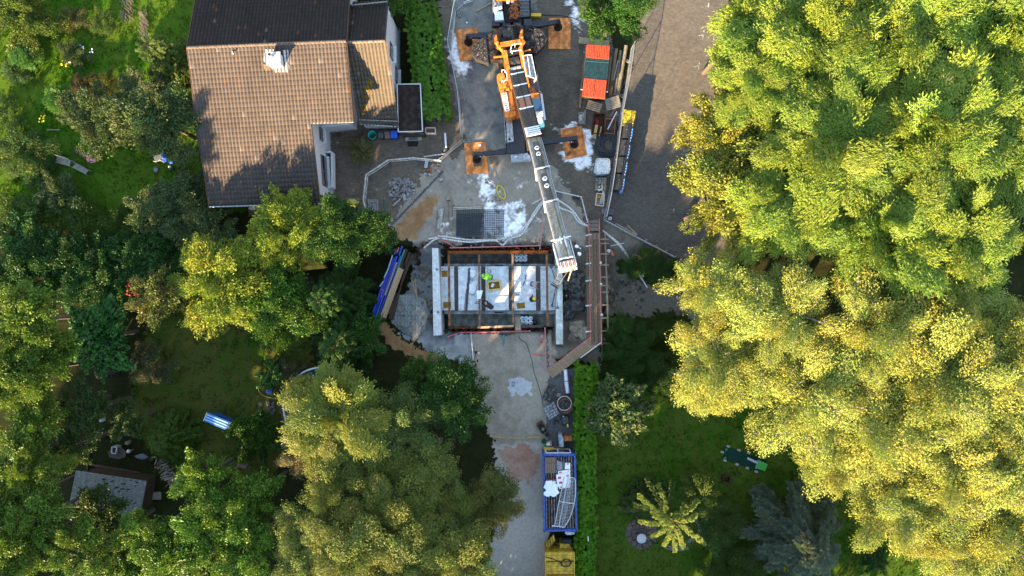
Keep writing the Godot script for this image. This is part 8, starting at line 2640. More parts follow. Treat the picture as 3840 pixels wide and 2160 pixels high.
func make_people() -> void:
	var dy := -0.55
	var none := func(_o, _x, _h, _u, _f, _b, _p, _c): pass
	var vest := func(o, xf: Transform3D, head: Vector3, up: Vector3, fw: Vector3, hb: Basis, hip: Vector3, chest: Vector3):
		var s := new_st()
		add_tube(s, [hip + up * 0.06, hip + up * 0.2, chest + up * 0.02, chest + up * 0.14], [0.165, 0.175, 0.19, 0.16], 14, false)
		put(done(s), M(0.22, 0.75, 0.05, 0.7), o, "safety_vest", xf)
		put(lathe_mesh([[0.0, 0.13], [0.06, 0.12], [0.1, 0.08], [0.12, 0.02], [0.15, 0.0], [0.14, -0.005]], 16), M(0.25, 0.78, 0.08, 0.5), o, "helmet", xf * Transform3D(hb, head + up * 0.035))
	var helmet := func(o, xf: Transform3D, head: Vector3, up: Vector3, fw: Vector3, hb: Basis, hip: Vector3, chest: Vector3):
		put(lathe_mesh([[0.0, 0.14], [0.07, 0.125], [0.115, 0.08], [0.13, 0.02], [0.16, 0.0], [0.15, -0.006]], 16), M(0.75, 0.55, 0.01, 0.4), o, "helmet", xf * Transform3D(hb, head + up * 0.035))
	var reach := [Vector3(-0.12, 0.45, 0.62), Vector3(0.16, 0.4, 0.58)]
	var navy := Color(0.015, 0.02, 0.045)
	var dark := Color(0.02, 0.021, 0.026)
	view(1770, 1000, 8.525)
	person("worker in a bright green vest bending over the bridge joint", at(540, 330, dy), -1.75, 0.95, 0.35, reach, Color(0.20, 0.68, 0.05), Color(0.04, 0.045, 0.05), Color(0.03, 0.03, 0.03), Color(0.05, 0.04, 0.03), vest)
	person("worker in dark clothes crouching over the joint below the paper plan", at(545, 1230, dy), -2.15, 1.15, 0.7, [Vector3(-0.15, 0.2, 0.6), Vector3(0.15, 0.2, 0.55)], dark, Color(0.02, 0.022, 0.03), Color(0.1, 0.11, 0.12), Color(0.02, 0.018, 0.015), none)
	view(1960, 1000, 8.525)
	person("worker in a light grey shirt bending at the right slab joint", at(330, 560, dy), 1.35, 0.55, 0.1, [Vector3(-0.3, 0.65, 0.45), Vector3(0.28, 0.6, 0.5)], Color(0.36, 0.33, 0.36), Color(0.02, 0.02, 0.028), Color(0.02, 0.02, 0.02), Color(0.16, 0.07, 0.035), none)
	person("worker with a yellow helmet and navy clothes on the right slab", at(275, 1040, dy), 2.0, 0.25, 0.0, [Vector3(-0.3, 0.75, 0.4), Vector3(0.3, 0.75, 0.25)], navy, Color(0.012, 0.014, 0.03), Color(0.06, 0.08, 0.07), Color(0.04, 0.03, 0.02), helmet)
	var g := at(1365, 840, -1.6)
	person("worker in black standing in the brook mud beside the right wing wall", Vector3(g.x, ground_y(g.x, g.z), g.z), 0.1, 0.7, 0.2, [Vector3(-0.25, 0.55, 0.5), Vector3(0.25, 0.55, 0.5)], Color(0.012, 0.012, 0.016), Color(0.012, 0.012, 0.016), Color(0.02, 0.02, 0.02), Color(0.05, 0.03, 0.02), none)
var clusters := {}
var leaf_mat: StandardMaterial3D
var twig_mats := {}

func add_leaf(s: SurfaceTool, o: Vector3, d: Vector3, nrm: Vector3, l: float, w: float) -> void:
	var side := d.cross(nrm).normalized() * w / 2.0
	var tip := o + d * l - nrm * l * 0.12
	var m := o + d * l * 0.45
	var a := m + side + nrm * w * 0.14
	var b := m - side + nrm * w * 0.14
	for p in [o, a, tip, o, tip, b]:
		s.add_vertex(p)

func rand_dir() -> Vector3:
	var y := rng.randf_range(-1.0, 1.0)
	var a := rng.randf() * TAU
	var r := sqrt(1.0 - y * y)
	return Vector3(cos(a) * r, y, sin(a) * r)

func make_clusters() -> void:
	var spec := {"broad": [26, 0.31, 0.135, 0.09], "small": [38, 0.34, 0.085, 0.06], "large": [13, 0.36, 0.27, 0.19]}
	for k in spec:
		var q: Array = spec[k]
		var s := new_st()
		s.set_smooth_group(-1)
		for i in q[0]:
			var p: Vector3 = rand_dir() * q[1] * pow(rng.randf(), 0.45)
			p.y *= 0.75
			var nrm: Vector3 = (rand_dir() + Vector3.UP * 0.35 + p.normalized() * 0.3).normalized()
			var d := rand_dir()
			d = (d - nrm * d.dot(nrm)).normalized()
			add_leaf(s, p, d, nrm, q[2] * rng.randf_range(0.75, 1.2), q[3] * rng.randf_range(0.8, 1.15))
		clusters[k] = done(s)
	var s2 := new_st()
	s2.set_smooth_group(-1)
	for f in 6:
		var an := TAU * f / 6.0 + rng.randf_range(-0.4, 0.4)
		var d := Vector3(cos(an), rng.randf_range(-0.05, 0.35), sin(an)).normalized()
		var side := d.cross(Vector3.UP).normalized()
		var o := Vector3(rng.randf_range(-0.06, 0.06), rng.randf_range(-0.1, 0.12), rng.randf_range(-0.06, 0.06))
		for i in 5:
			var p := o + d * (0.06 + i * 0.075) - Vector3(0, 0.015 * i * i * 0.4, 0)
			for sg in [-1.0, 1.0]:
				add_leaf(s2, p, (side * sg + d * 0.55).normalized(), (Vector3(0, 0.7, 0) + rand_dir() * 0.8).normalized(), 0.16, 0.06)
		add_leaf(s2, o + d * 0.42, d, Vector3.UP, 0.16, 0.06)
	clusters["pinnate"] = done(s2)
	var s3 := new_st()
	s3.set_smooth_group(-1)
	for f in 7:
		var d := (rand_dir() + Vector3.UP * 1.1).normalized()
		var x := d.cross(Vector3.RIGHT if absf(d.x) < 0.8 else Vector3.UP).normalized()
		for i in 9:
			var p := d * (0.04 + i * 0.034)
			for g in 3:
				var r := x.rotated(d, TAU * g / 3.0 + i * 0.9)
				add_leaf(s3, p, (r + d * 0.7).normalized(), d.cross(r).normalized(), 0.085, 0.026)
	clusters["spruce"] = done(s3)
	var s4 := new_st()
	s4.set_smooth_group(-1)
	for f in 4:
		var an := rng.randf_range(-0.6, 0.6)
		var d := Vector3(sin(an), rng.randf_range(-0.1, 0.5), cos(an)).normalized()
		var nrm := (Vector3.UP + rand_dir() * 0.6).normalized()
		var side := d.cross(nrm).normalized()
		for i in 7:
			var p := d * (0.03 + i * 0.055)
			var l := 0.16 - i * 0.016
			for sg in [-1.0, 1.0]:
				add_leaf(s4, p, (side * sg + d * 1.0).normalized(), nrm, l, 0.05)
	clusters["spray"] = done(s4)
	leaf_mat = copies_material(0.45, Color(0.7, 0.7, 0.3))
	leaf_mat.metallic_specular = 0.3
	twig_mats["grey"] = M(0.16, 0.14, 0.115, 0.9, 0, "dirt", 2.0)
	twig_mats["birch"] = M(0.48, 0.46, 0.42, 0.8, 0, "stain", 2.5)
	twig_mats["brown"] = M(0.11, 0.08, 0.055, 0.9, 0, "dirt", 2.0)

func clump_mesh(kind: String, big: bool, v: int) -> ArrayMesh:
	var key := "clump %s %s %d" % [kind, big, v]
	if meshes.has(key):
		return meshes[key]
	var r := 0.8 if big else 0.45
	var src: ArrayMesh = clusters[kind]
	var vs0: PackedVector3Array = src.surface_get_arrays(0)[Mesh.ARRAY_VERTEX]
	var st := new_st()
	st.set_smooth_group(-1)
	for i in (52 if big else 20):
		var e := rand_dir()
		if e.y < -0.3 and rng.randf() < 0.75:
			e.y = -e.y
		var p := Vector3(e.x, e.y * 0.7, e.z) * r * rng.randf_range(0.55, 1.12)
		var up := (e * 0.75 + Vector3.UP * 0.7 + rand_dir() * 0.35).normalized()
		var x := up.cross(rand_dir()).normalized()
		var xf := Transform3D(Basis(x, up, x.cross(up)).scaled(Vector3.ONE * rng.randf_range(0.85, 1.3)), p)
		var f := rng.randf_range(0.8, 1.2)
		var y := rng.randf_range(-0.1, 0.12)
		st.set_color(Color(f * (1.0 + y), f, f * (1.0 - y)))
		for q in vs0:
			st.add_vertex(xf * q)
	meshes[key] = done(st)
	return meshes[key]

func leaf_color(c: Array, spread: float) -> Color:
	var f := rng.randf_range(1.0 - spread, 1.0 + spread)
	var y := rng.randf_range(-0.12, 0.22)
	return Color(c[0] * f * (1.0 + y), c[1] * f, c[2] * f * (1.0 - y))

func tree(n: String, px: float, py: float, rp: float, top: float, leaf: String, col: Array, label: String, group := "", dens := 1.0, flat := 0.85, bark := "grey", cat := "tree", sz := 1.0) -> Node3D:
	rp /= 1.14
	var R: float = rp * (CAM_H - top * 0.7) / FOCAL
	var T: float = minf(R * flat, top * 0.46)
	var hc := top - T
	R = rp * (CAM_H - hc) / FOCAL
	var c := W(px, py, hc)
	var gy := ground_y(c.x, c.z)
	var base := Vector3(c.x, gy, c.z)
	var o := thing(n, label, cat, base, group)
	var nb := int(clampf((12.0 + R * R * 2.35) * (0.3 + 0.7 * dens), 10.0, 90.0))
	var sets := {}
	var st := new_st()
	var lean := Vector3(rng.randf_range(-0.3, 0.3), 0, rng.randf_range(-0.3, 0.3)) * minf(R * 0.3, 1.0)
	var fork := c - Vector3(0, T * 0.55, 0) - base + lean * 0.3
	var tr := 0.035 * R + 0.012 * top
	add_tube(st, [Vector3(0, -0.2, 0), Vector3(0, fork.y * 0.5, 0) + lean * 0.2, fork, fork + Vector3(0, T * 0.8, 0) + lean], [tr, tr * 0.8, tr * 0.6, tr * 0.12], 7)
	for b in nb:
		var golden := b * 2.39996
		var yy := 1.0 - 1.45 * (b + 0.5) / nb
		var rr := sqrt(maxf(0.0, 1.0 - yy * yy))
		var d := Vector3(cos(golden) * rr, yy, sin(golden) * rr)
		d = (d + rand_dir() * 0.28).normalized()
		var reach := rng.randf_range(0.42, 1.0)
		var bc := Vector3(d.x * R * reach, d.y * T * reach * 0.95, d.z * R * reach)
		var br := clampf(R * rng.randf_range(0.17, 0.31), 0.28, 0.95)
		var local := c - base + bc
		var w := fork.lerp(fork + Vector3(0, T * 0.4, 0), rng.randf())
		var midp := w.lerp(local, 0.55) + Vector3(0, -0.12 * R, 0) + rand_dir() * 0.15 * R
		var limb := [w, midp, local, local + (local - midp).normalized() * br * rng.randf_range(0.7, 1.5)]
		add_tube(st, limb, [tr * 0.42, tr * 0.28, tr * 0.16 + 0.01, 0.012], 5)
		for t in 2:
			var q := local + rand_dir() * br * 1.25
			add_tube(st, [local.lerp(midp, 0.3), q], [tr * 0.12 + 0.012, 0.01], 4)
		var tone := rng.randf_range(0.85, 1.15)
		var big := br > 0.55 * sz
		var out := Vector3(d.x, d.y * 0.5 - 0.1, d.z) + rand_dir() * 0.35
		var x := out.normalized()
		var z := x.cross(Vector3.UP + d * 0.5 + rand_dir() * 0.2).normalized()
		var sc := br / (0.8 if big else 0.45) * rng.randf_range(0.95, 1.1)
		var bs := Basis(x * sc * rng.randf_range(1.15, 1.6), z.cross(x) * sc * 0.8, z * sc * rng.randf_range(0.8, 1.05))
		var vk := ("b" if big else "s") + str(rng.randi() % 3)
		if not sets.has(vk):
			sets[vk] = [[], []]
		sets[vk][0].append(Transform3D(bs, local))
		var yl := rng.randf_range(-0.13, 0.1)
		sets[vk][1].append(Color(col[0] * tone * (1.0 + yl), col[1] * tone, col[2] * tone * (1.0 - yl * 0.7)))
	put(done(st), twig_mats[bark], o, "trunk", Transform3D(Basis.IDENTITY, base))
	for vk in sets:
		var cr := put_copies(o, "crown", clump_mesh(leaf, vk[0] == "b", int(vk[1])), leaf_mat, sets[vk][0], sets[vk][1])
		cr.global_transform = Transform3D(Basis.IDENTITY, base)
	return o

func conifer(n: String, px: float, py: float, rp: float, top: float, leaf: String, col: Array, label: String, droop: float, group := "", whorls := 9, dens := 1.0) -> Node3D:
	var R := rp * (CAM_H - top * 0.4) / FOCAL
	var c := W(px, py, top * 0.45)
	var base := Vector3(c.x, ground_y(c.x, c.z), c.z)
	var o := thing(n, label, "conifer", base, group)
	var st := new_st()
	add_tube(st, [Vector3(0, -0.2, 0), Vector3(0, top * 0.6, 0), Vector3(0, top, 0)], [0.02 * top, 0.012 * top, 0.01], 7)
	var xfs := []
	var cols := []
	for k in whorls:
		var f := (k + 0.5) / whorls
		var y := top * (0.12 + 0.88 * f)
		var l := R * pow(1.0 - f * 0.93, 0.8)
		var nbr := int(5 + 4 * (1.0 - f))
		for j in nbr:
			var an := TAU * (j + rng.randf() * 0.6) / nbr + k * 0.7
			var h := Vector3(cos(an), 0, sin(an))
			var bl := l * rng.randf_range(0.7, 1.1)
			var pts := []
			for t in 5:
				var q := t / 4.0
				pts.append(Vector3(0, y, 0) + h * bl * q + Vector3(0, droop * bl * (q - q * q * 1.6), 0))
			add_tube(st, pts, [0.05, 0.04, 0.03, 0.02, 0.01], 4)
			var cnt := int(clampf(bl * 20.0 * dens, 6, 60))
			for i in cnt:
				var q := pow(rng.randf(), 0.75)
				var seg := mini(int(q * 4.0), 3)
				var p: Vector3 = (pts[seg] as Vector3).lerp(pts[seg + 1], q * 4.0 - seg)
				var side := h.cross(Vector3.UP) * rng.randf_range(-1, 1) * (0.28 * bl * (1.05 - q) + 0.06)
				var fw := (h + side.normalized() * 0.8 + Vector3(0, rng.randf_range(-0.3, 0.3), 0)).normalized()
				var up := (Vector3.UP + rand_dir() * 0.4).normalized()
				var x := up.cross(fw).normalized()
				xfs.append(Transform3D(Basis(x, fw.cross(x), fw).scaled(Vector3.ONE * rng.randf_range(0.75, 1.25)), p + side))
				cols.append(leaf_color(col, 0.2))
	put(done(st), twig_mats["brown"], o, "trunk", Transform3D(Basis.IDENTITY, base))
	var cr := put_copies(o, "crown", clusters[leaf], leaf_mat, xfs, cols)
	cr.global_transform = Transform3D(Basis.IDENTITY, base)
	return o

func frond_cypress() -> void:
	view(2200, 1400, 1.906)
	var top := at(640, 1090, 8.2)
	var base := Vector3(top.x, 0, top.z)
	var o := thing("cypress_tree", "drooping yellow cypress with long spread fronds in the round stone bed", "conifer", base)
	var st := new_st()
	add_tube(st, [Vector3(0, -0.2, 0), Vector3(0, 4.5, 0), top - base], [0.16, 0.1, 0.03], 7)
	var xfs := []
	var cols := []
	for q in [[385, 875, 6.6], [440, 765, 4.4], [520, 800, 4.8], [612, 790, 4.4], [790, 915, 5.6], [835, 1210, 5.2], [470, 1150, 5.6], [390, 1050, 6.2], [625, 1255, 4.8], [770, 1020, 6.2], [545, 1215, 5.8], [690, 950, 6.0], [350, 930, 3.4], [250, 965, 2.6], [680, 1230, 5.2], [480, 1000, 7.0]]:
		var e := at(q[0], q[1], q[2]) - base
		var s := Vector3(0, minf(q[2] + 1.0, 8.0), 0)
		var m := s.lerp(e, 0.5) + Vector3(0, 0.5, 0)
		var pts := smooth_path([s, m, e], 7)
		add_tube(st, pts, 0.035, 4)
		var n := int(s.distance_to(e) * 40.0)
		for i in n:
			var f := pow(rng.randf(), 0.8) * (pts.size() - 1.001)
			var p: Vector3 = (pts[int(f)] as Vector3).lerp(pts[int(f) + 1], f - int(f))
			var fw := (e - s) * Vector3(1, 0, 1)
			fw = (fw.normalized() + fw.cross(Vector3.UP).normalized() * rng.randf_range(-1.1, 1.1) + Vector3(0, rng.randf_range(-0.7, 0.1), 0)).normalized()
			var x := (Vector3.UP + rand_dir() * 0.5).cross(fw).normalized()
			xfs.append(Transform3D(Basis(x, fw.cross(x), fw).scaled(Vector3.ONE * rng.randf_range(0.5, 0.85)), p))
			cols.append(leaf_color([0.145, 0.195, 0.032] if q[2] > 4.7 else YEW, 0.2))  # higher fronds brighter yellow, sunlight painted into their leaf colour
	put(done(st), twig_mats["brown"], o, "trunk", Transform3D(Basis.IDENTITY, base))
	put_copies(o, "crown", clusters["spray"], leaf_mat, xfs, cols).global_transform = Transform3D(Basis.IDENTITY, base)
	view(0, 0, 1)

func hedge(n: String, pts: Array, width: float, height: float, leaf: String, col: Array, label: String, dens := 1.0) -> void:
	var o := thing(n, label, "hedge", pts[0])
	var st := new_st()
	var xfs := []
	var cols := []
	var nz := noise(71, 0.5, 2)
	for i in pts.size() - 1:
		var a: Vector3 = pts[i]
		var b: Vector3 = pts[i + 1]
		var l := a.distance_to(b)
		var t := (b - a).normalized()
		var sd := t.cross(Vector3.UP)
		var m := 0.0
		while m < l:
			var q := a + t * m
			add_tube(st, [q + Vector3(0, -0.1, 0), q + Vector3(0, height * 0.75, 0)], [0.06, 0.02], 5)
			m += 0.5
		for k in int(l * (width + 2.0 * height) * 26.0 * dens):
			var s := rng.randf() * (width + 2.0 * height)
			var w := width / 2.0
			var p := a + t * rng.randf() * l
			var bump := nz.get_noise_2d(p.x * 2.0, p.z * 2.0) * 0.28 + rng.randf_range(-0.12, 0.05)
			var out: Vector3
			if s < width:
				out = Vector3.UP
				p += sd * (s - w) + Vector3(0, height + bump - pow(absf(s - w) / w, 4.0) * 0.25, 0)
			else:
				var sg := 1.0 if s < width + height else -1.0
				out = sd * sg
				p += sd * sg * (w + bump * 0.5) + Vector3(0, rng.randf() * height, 0)
			var up := (out + Vector3.UP * 0.6 + rand_dir() * 0.5).normalized()
			var x := up.cross(rand_dir()).normalized()
			xfs.append(Transform3D(Basis(x, up, x.cross(up)).scaled(Vector3.ONE * rng.randf_range(0.7, 1.15)), p - out * 0.1))
			cols.append(leaf_color(col, 0.25))
	put(done(st), twig_mats["brown"], o, "stem")
	var cr := put_copies(o, "foliage", clusters[leaf], leaf_mat, xfs, cols)
	cr.global_transform = Transform3D.IDENTITY

const ASH := [0.168, 0.235, 0.030]
const ASH_Y := [0.25, 0.265, 0.040]
const BIRCH := [0.30, 0.325, 0.062]
const HAZEL := [0.22, 0.27, 0.030]
const OAK := [0.036, 0.085, 0.013]
const MAPLE := [0.045, 0.115, 0.017]
const WILLOW := [0.075, 0.110, 0.036]
const APPLE := [0.070, 0.105, 0.030]
const SPRUCE := [0.15, 0.205, 0.15]
const YEW := [0.045, 0.080, 0.017]
const FIR := [0.030, 0.075, 0.013]
const OLIVE := [0.095, 0.105, 0.021]
const RUSSET := [0.17, 0.135, 0.05]

func make_trees() -> void:
	view(0, 0, 1)
	var g := "tall trees beyond the paved road"
	var la := "tall light green ash tree in the sunlit wood beyond the paved road"
	for q in [[2990, 190, 290, 15], [3330, 120, 300, 16], [3680, 160, 290, 16], [3120, 560, 290, 16], [3480, 520, 300, 16.5], [3760, 560, 220, 15], [2960, 800, 210, 14.5], [3300, 860, 260, 15.5], [3570, 880, 220, 15], [2830, 60, 130, 13], [2850, 320, 170, 14]]:
		var lq := la
		if q[0] == 2830:
			lq = "small light green ash tree at the edge of the paved road"
		elif q[0] == 2960:
			lq = "light green ash tree between the yellowing tree and the birches"
		tree("ash_tree", q[0], q[1], q[2], q[3], "pinnate", ASH, lq, g if lq == la else "", 0.95, 0.75)
	tree("ash_tree", 2715, 510, 190, 12.5, "broad", ASH_Y, "loose yellow leaved tree reaching over the edge of the paved road", "", 0.85, 0.6)
	tree("ash_tree", 2725, 760, 205, 13, "broad", ASH_Y, "yellowing tree with bare twigs behind the white bay marks", "", 0.85, 0.7)
	var lb := "tall yellow green birch tree with fine leaves at the garden wood edge"
	g = "birch trees along the garden"
	for q in [[2660, 1080, 170, 13], [2700, 1330, 200, 13], [2930, 1180, 220, 15], [3000, 1480, 230, 14], [3250, 1240, 240, 15], [3290, 1600, 250, 14], [3540, 1420, 260, 15.5], [3560, 1150, 170, 14], [3760, 1300, 200, 15], [3560, 1760, 240, 14], [3330, 1900, 190, 12.5], [3780, 1660, 230, 15], [3750, 1960, 230, 13.5], [3560, 2030, 160, 12], [2664, 1460, 130, 11], [3130, 1720, 140, 11]]:
		tree("birch_tree", q[0], q[1], q[2], q[3], "small", BIRCH, {2660: "yellow green birch tree overhanging the stony brook bank", 2700: "yellow green birch tree beside the dark laurel bank", 3000: "yellow green birch tree above the green play mat", 3330: "yellow green birch tree beside the blue grey spruce"}.get(q[0], lb), "" if q[0] in [2660, 2700, 3000, 3330] else g, 0.95, 0.8, "birch")
	tree("maple_tree", 2310, 20, 150, 8.5, "broad", MAPLE, "dark green maple tree between the orange chest and the paved road", "", 1.0, 0.8)
	tree("hazel_tree", 1080, 860, 165, 7.6, "broad", HAZEL, "sunlit yellow green hazel tree in front of the house eaves", "", 1.15, 0.8)
	tree("hazel_tree", 830, 1060, 190, 8.6, "broad", HAZEL, "brightest sunlit yellow green tree above the brown lawn", "", 1.1, 0.85)
	tree("rowan_tree", 590, 1110, 105, 8.5, "broad", OLIVE, "small rowan tree with a tuft of red leaves", "", 1.0, 0.8)
	tree("hornbeam_tree", 1040, 1160, 165, 7.8, "broad", [0.060, 0.125, 0.012], "deep green hornbeam tree between the sunlit hazel and the dark firs", "", 1.15, 0.85)
	tree("oak_tree", 1290, 860, 150, 8.0, "broad", OAK, "dark green bushy oak beside the brown soil path", "", 1.1, 0.8)
	tree("oak_tree", 1410, 880, 90, 5.5, "broad", OAK, "small dark oak bush beside the blue pipes", "", 1.1, 0.8)
	conifer("fir_tree", 1230, 1130, 165, 9.0, "spray", FIR, "dark fir with feathery branches beside the brook", 0.25, "", 10, 1.3)
	conifer("fir_tree", 1290, 1290, 140, 7.0, "spray", FIR, "lower dark fir above the round pool", 0.2, "", 9, 1.3)
	tree("oak_tree", 1370, 1260, 90, 5.0, "broad", MAPLE, "leafy green bush at the end of the brown soil path", "", 1.0, 0.8, "grey", "shrub")
	tree("willow_bush", 690, 770, 150, 5.5, "broad", WILLOW, "wide grey green willow bush below the left corner of the house", "", 1.1, 0.7, "grey", "shrub")
	tree("willow_bush", 800, 840, 100, 4.6, "broad", WILLOW, "smaller grey green willow bush beside the sunlit hazel", "", 1.1, 0.7, "grey", "shrub")
	tree("willow_bush", 560, 790, 90, 4.0, "broad", WILLOW, "grey green bush at the edge of the ivy bank", "", 1.0, 0.7, "grey", "shrub")
	tree("apple_tree", 380, 455, 145, 5.0, "broad", APPLE, "old apple tree with grey green leaves beside the pink flowers", "", 1.0, 0.65)
	tree("apple_tree", 600, 455, 160, 7.5, "broad", APPLE, "broad apple tree shading the blue tarpaulin", "", 1.0, 0.65)
	tree("apple_tree", 540, 330, 90, 4.5, "broad", [0.100, 0.125, 0.051], "silvery upright fruit tree behind the apple trees", "", 0.8, 0.8)
	conifer("larch_tree", 640, 230, 115, 6.8, "spray", [0.070, 0.115, 0.021], "feathery green larch beside the left gable of the house", 0.15, "", 8, 1.1)
	tree("shrub", 100, 70, 130, 3.4, "broad", [0.100, 0.145, 0.021], "big yellow green shrub at the corner of the flower lawn", "", 1.0, 0.7, "grey", "shrub")
	tree("shrub", 95, 200, 55, 2.0, "pinnate", [0.070, 0.170, 0.024], "fresh green fern leaved shrub beside the flower lawn", "", 1.0, 0.7, "grey", "shrub")
	tree("shrub", 270, 205, 60, 1.0, "small", [0.055, 0.085, 0.027], "low grey green flower bed shrub with white blossoms", "", 0.9, 0.6, "grey", "shrub", 0.8)
	tree("shrub", 270, 80, 60, 0.9, "small", [0.100, 0.100, 0.027], "low dry flower bed shrub near the brushwood", "", 0.7, 0.6, "grey", "shrub", 0.8)
	tree("shrub", 390, 90, 50, 0.9, "small", [0.075, 0.120, 0.018], "low light shrub between the flower bed and the brushwood", "", 0.7, 0.6, "grey", "shrub", 0.8)
	tree("shrub", 400, 320, 60, 1.8, "small", [0.120, 0.105, 0.012], "yellow brown shrub above the apple trees", "", 1.0, 0.7, "grey", "shrub", 0.9)
	tree("shrub", 310, 335, 55, 1.6, "small", [0.075, 0.060, 0.021], "dark reddish shrub next to the yellow brown shrub", "", 1.0, 0.7, "grey", "shrub", 0.9)
	tree("shrub", 225, 375, 60, 1.6, "pinnate", [0.060, 0.140, 0.015], "light green leafy shrub left of the apple trees", "", 1.0, 0.7, "grey", "shrub")
	tree("shrub", 60, 270, 60, 1.4, "small", [0.060, 0.110, 0.030], "blue green low shrub on the lawn edge", "", 0.8, 0.7, "grey", "shrub", 0.9)
	tree("shrub", 100, 590, 125, 1.6, "small", [0.055, 0.105, 0.018], "meadow shrub dotted with yellow flowers", "", 1.0, 0.5, "grey", "shrub", 0.9)
	tree("shrub", 30, 420, 70, 1.2, "small", [0.050, 0.100, 0.015], "low meadow shrub at the lawn margin", "", 0.8, 0.5, "grey", "shrub", 0.9)
	tree("shrub", 235, 735, 95, 2.6, "broad", WILLOW, "grey green shrub below the two garden benches", "", 1.0, 0.7, "grey", "shrub")
	tree("shrub", 690, 400, 70, 3.0, "broad", OAK, "dark bush squeezed against the left house wall", "", 1.0, 0.8, "grey", "shrub")
	g = "thicket along the brook"
	for q in [[60, 800, 90, 1.6], [190, 810, 100, 1.8], [330, 830, 100, 1.7], [450, 850, 80, 1.6]]:
		tree("ivy_bush", q[0], q[1], q[2], q[3], "small", [0.055, 0.100, 0.011], "low ivy bush with bright green edge on the bank above the brook", g, 1.1, 0.5, "brown", "shrub", 1.0)
	for q in [[100, 900, 125, 3.4], [60, 1030, 130, 4.0], [290, 970, 125, 3.4], [430, 960, 110, 3.0], [340, 1050, 120, 3.6], [520, 990, 105, 3.4], [190, 1060, 120, 3.6], [620, 960, 95, 3.6], [450, 1060, 90, 3.0], [560, 900, 80, 2.8], [200, 940, 90, 3.0]]:
		tree("thicket_bush", q[0], q[1], q[2], q[3], "broad", [0.032, 0.085, 0.017], "dark green thicket bush growing along the shaded brook", g, 1.0, 0.7, "brown", "shrub")
	tree("catalpa_tree", 370, 1260, 150, 7.0, "large", [0.035, 0.115, 0.021], "dark green tree with large overlapping leaves beside the brown lawn", "", 0.9, 0.7)
	g = "wood in the lower left garden"
	var lc := "yellow green maple tree of the wood left of the shed"
	for q in [[90, 1200, 140, 12], [60, 1400, 170, 12], [180, 1330, 110, 10], [140, 1560, 130, 10], [100, 1740, 150, 10.5], [150, 1940, 140, 11], [40, 2080, 170, 12], [300, 2080, 140, 11], [20, 1900, 110, 10]]:
		tree("field_maple", q[0], q[1], q[2], q[3], "broad", [0.10, 0.16, 0.018], lc, g, 1.05, 0.75)
	for q in [[310, 1540, 110, 7.5], [260, 1680, 90, 7], [480, 1580, 85, 5.5], [380, 1930, 110, 7]]:
		tree("plum_tree", q[0], q[1], q[2], q[3], "broad", [0.050, 0.085, 0.019], "dull green plum tree standing around the dark garden den", "plum trees around the den", 1.0, 0.75)
	tree("shrub", 560, 1370, 90, 3.2, "small", [0.060, 0.070, 0.027], "grey shrub next to the large leaved catalpa", "", 1.0, 0.7, "grey", "shrub")
	conifer("yew_tree", 640, 1640, 110, 3.6, "spray", [0.055, 0.100, 0.013], "bushy yew between the garden den and the swing seat", 0.5, "", 8, 1.6)
	tree("laurel_bush", 955, 1640, 105, 3.4, "broad", [0.035, 0.085, 0.009], "round dark green laurel bush beside the blue swing seat", "", 1.3, 0.7, "brown", "shrub")
	g = "maples below the shed"
	for q in [[760, 1790, 120, 9], [560, 2010, 120, 9.5], [680, 2090, 140, 10], [800, 1960, 150, 10], [930, 2060, 150, 10], [960, 1860, 110, 8], [560, 2140, 110, 9], [470, 2120, 90, 8.5]]:
		tree("sycamore_tree", q[0], q[1], q[2], q[3], "broad", [0.10, 0.18, 0.018], "fresh green sycamore tree growing right of the shed roof", g, 1.05, 0.8)
	tree("shrub", 1020, 1400, 60, 1.8, "large", [0.050, 0.120, 0.018], "leafy shrub beside the blue tub at the pool", "", 0.8, 0.7, "grey", "shrub", 0.7)
	tree("shrub", 1075, 1400, 50, 1.7, "small", [0.100, 0.110, 0.051], "pale flowering shrub beside the round pool", "", 0.9, 0.7, "grey", "shrub", 0.9)
	tree("walnut_tree", 1262, 1555, 190, 11, "pinnate", [0.15, 0.175, 0.026], "olive green walnut tree hanging over the round pool", "", 1.1, 0.75)
	tree("walnut_tree", 1130, 1710, 95, 8.5, "small", RUSSET, "brownish fading tree at the foot of the walnut tree", "", 0.9, 0.8)
	tree("oak_tree", 1690, 1500, 165, 9, "broad", OAK, "dark green oak overhanging the south road", "", 1.15, 0.8)
	tree("oak_tree", 1560, 1420, 90, 6.5, "broad", [0.045, 0.100, 0.013], "smaller dark oak behind the white fence boards", "", 1.1, 0.8)
	tree("hornbeam_tree", 1510, 1580, 135, 9.5, "small", [0.10, 0.145, 0.034], "mid green tree between the walnut and the dark oak", "", 1.1, 0.8)
	g = "grey green trees at the south road"
	for q in [[1420, 1760, 150, 10], [1610, 1740, 130, 9.5], [1280, 1850, 140, 10.5], [1500, 1920, 170, 10.5], [1680, 1920, 140, 9.5], [1310, 2050, 180, 12], [1540, 2110, 180, 11.5], [1740, 2090, 120, 11], [1140, 1990, 120, 10.5], [1150, 2130, 130, 11]]:
		tree("field_elm", q[0], q[1], q[2], q[3], "small", [0.14, 0.168, 0.032], "grey green elm tree of the grove beside the south road", g, 1.15, 0.8)
	tree("willow_tree", 1860, 1870, 135, 9, "small", OLIVE, "loose olive tree leaning over the grey end of the south road", "", 0.85, 0.9)
	hedge("thuja_hedge", [at(2192, 1360), at(2186, 1700), at(2190, 2300)], 1.35, 1.9, "spray", [0.075, 0.195, 0.009], "long bright green clipped thuja hedge along the south road", 1.6)
	hedge("evergreen_hedge", [at(1588, 50), at(1606, 200), at(1624, 340), at(1640, 462)], 2.2, 2.3, "spray", [0.07, 0.17, 0.016], "broad feathery evergreen hedge between the house and the crane yard", 1.5)
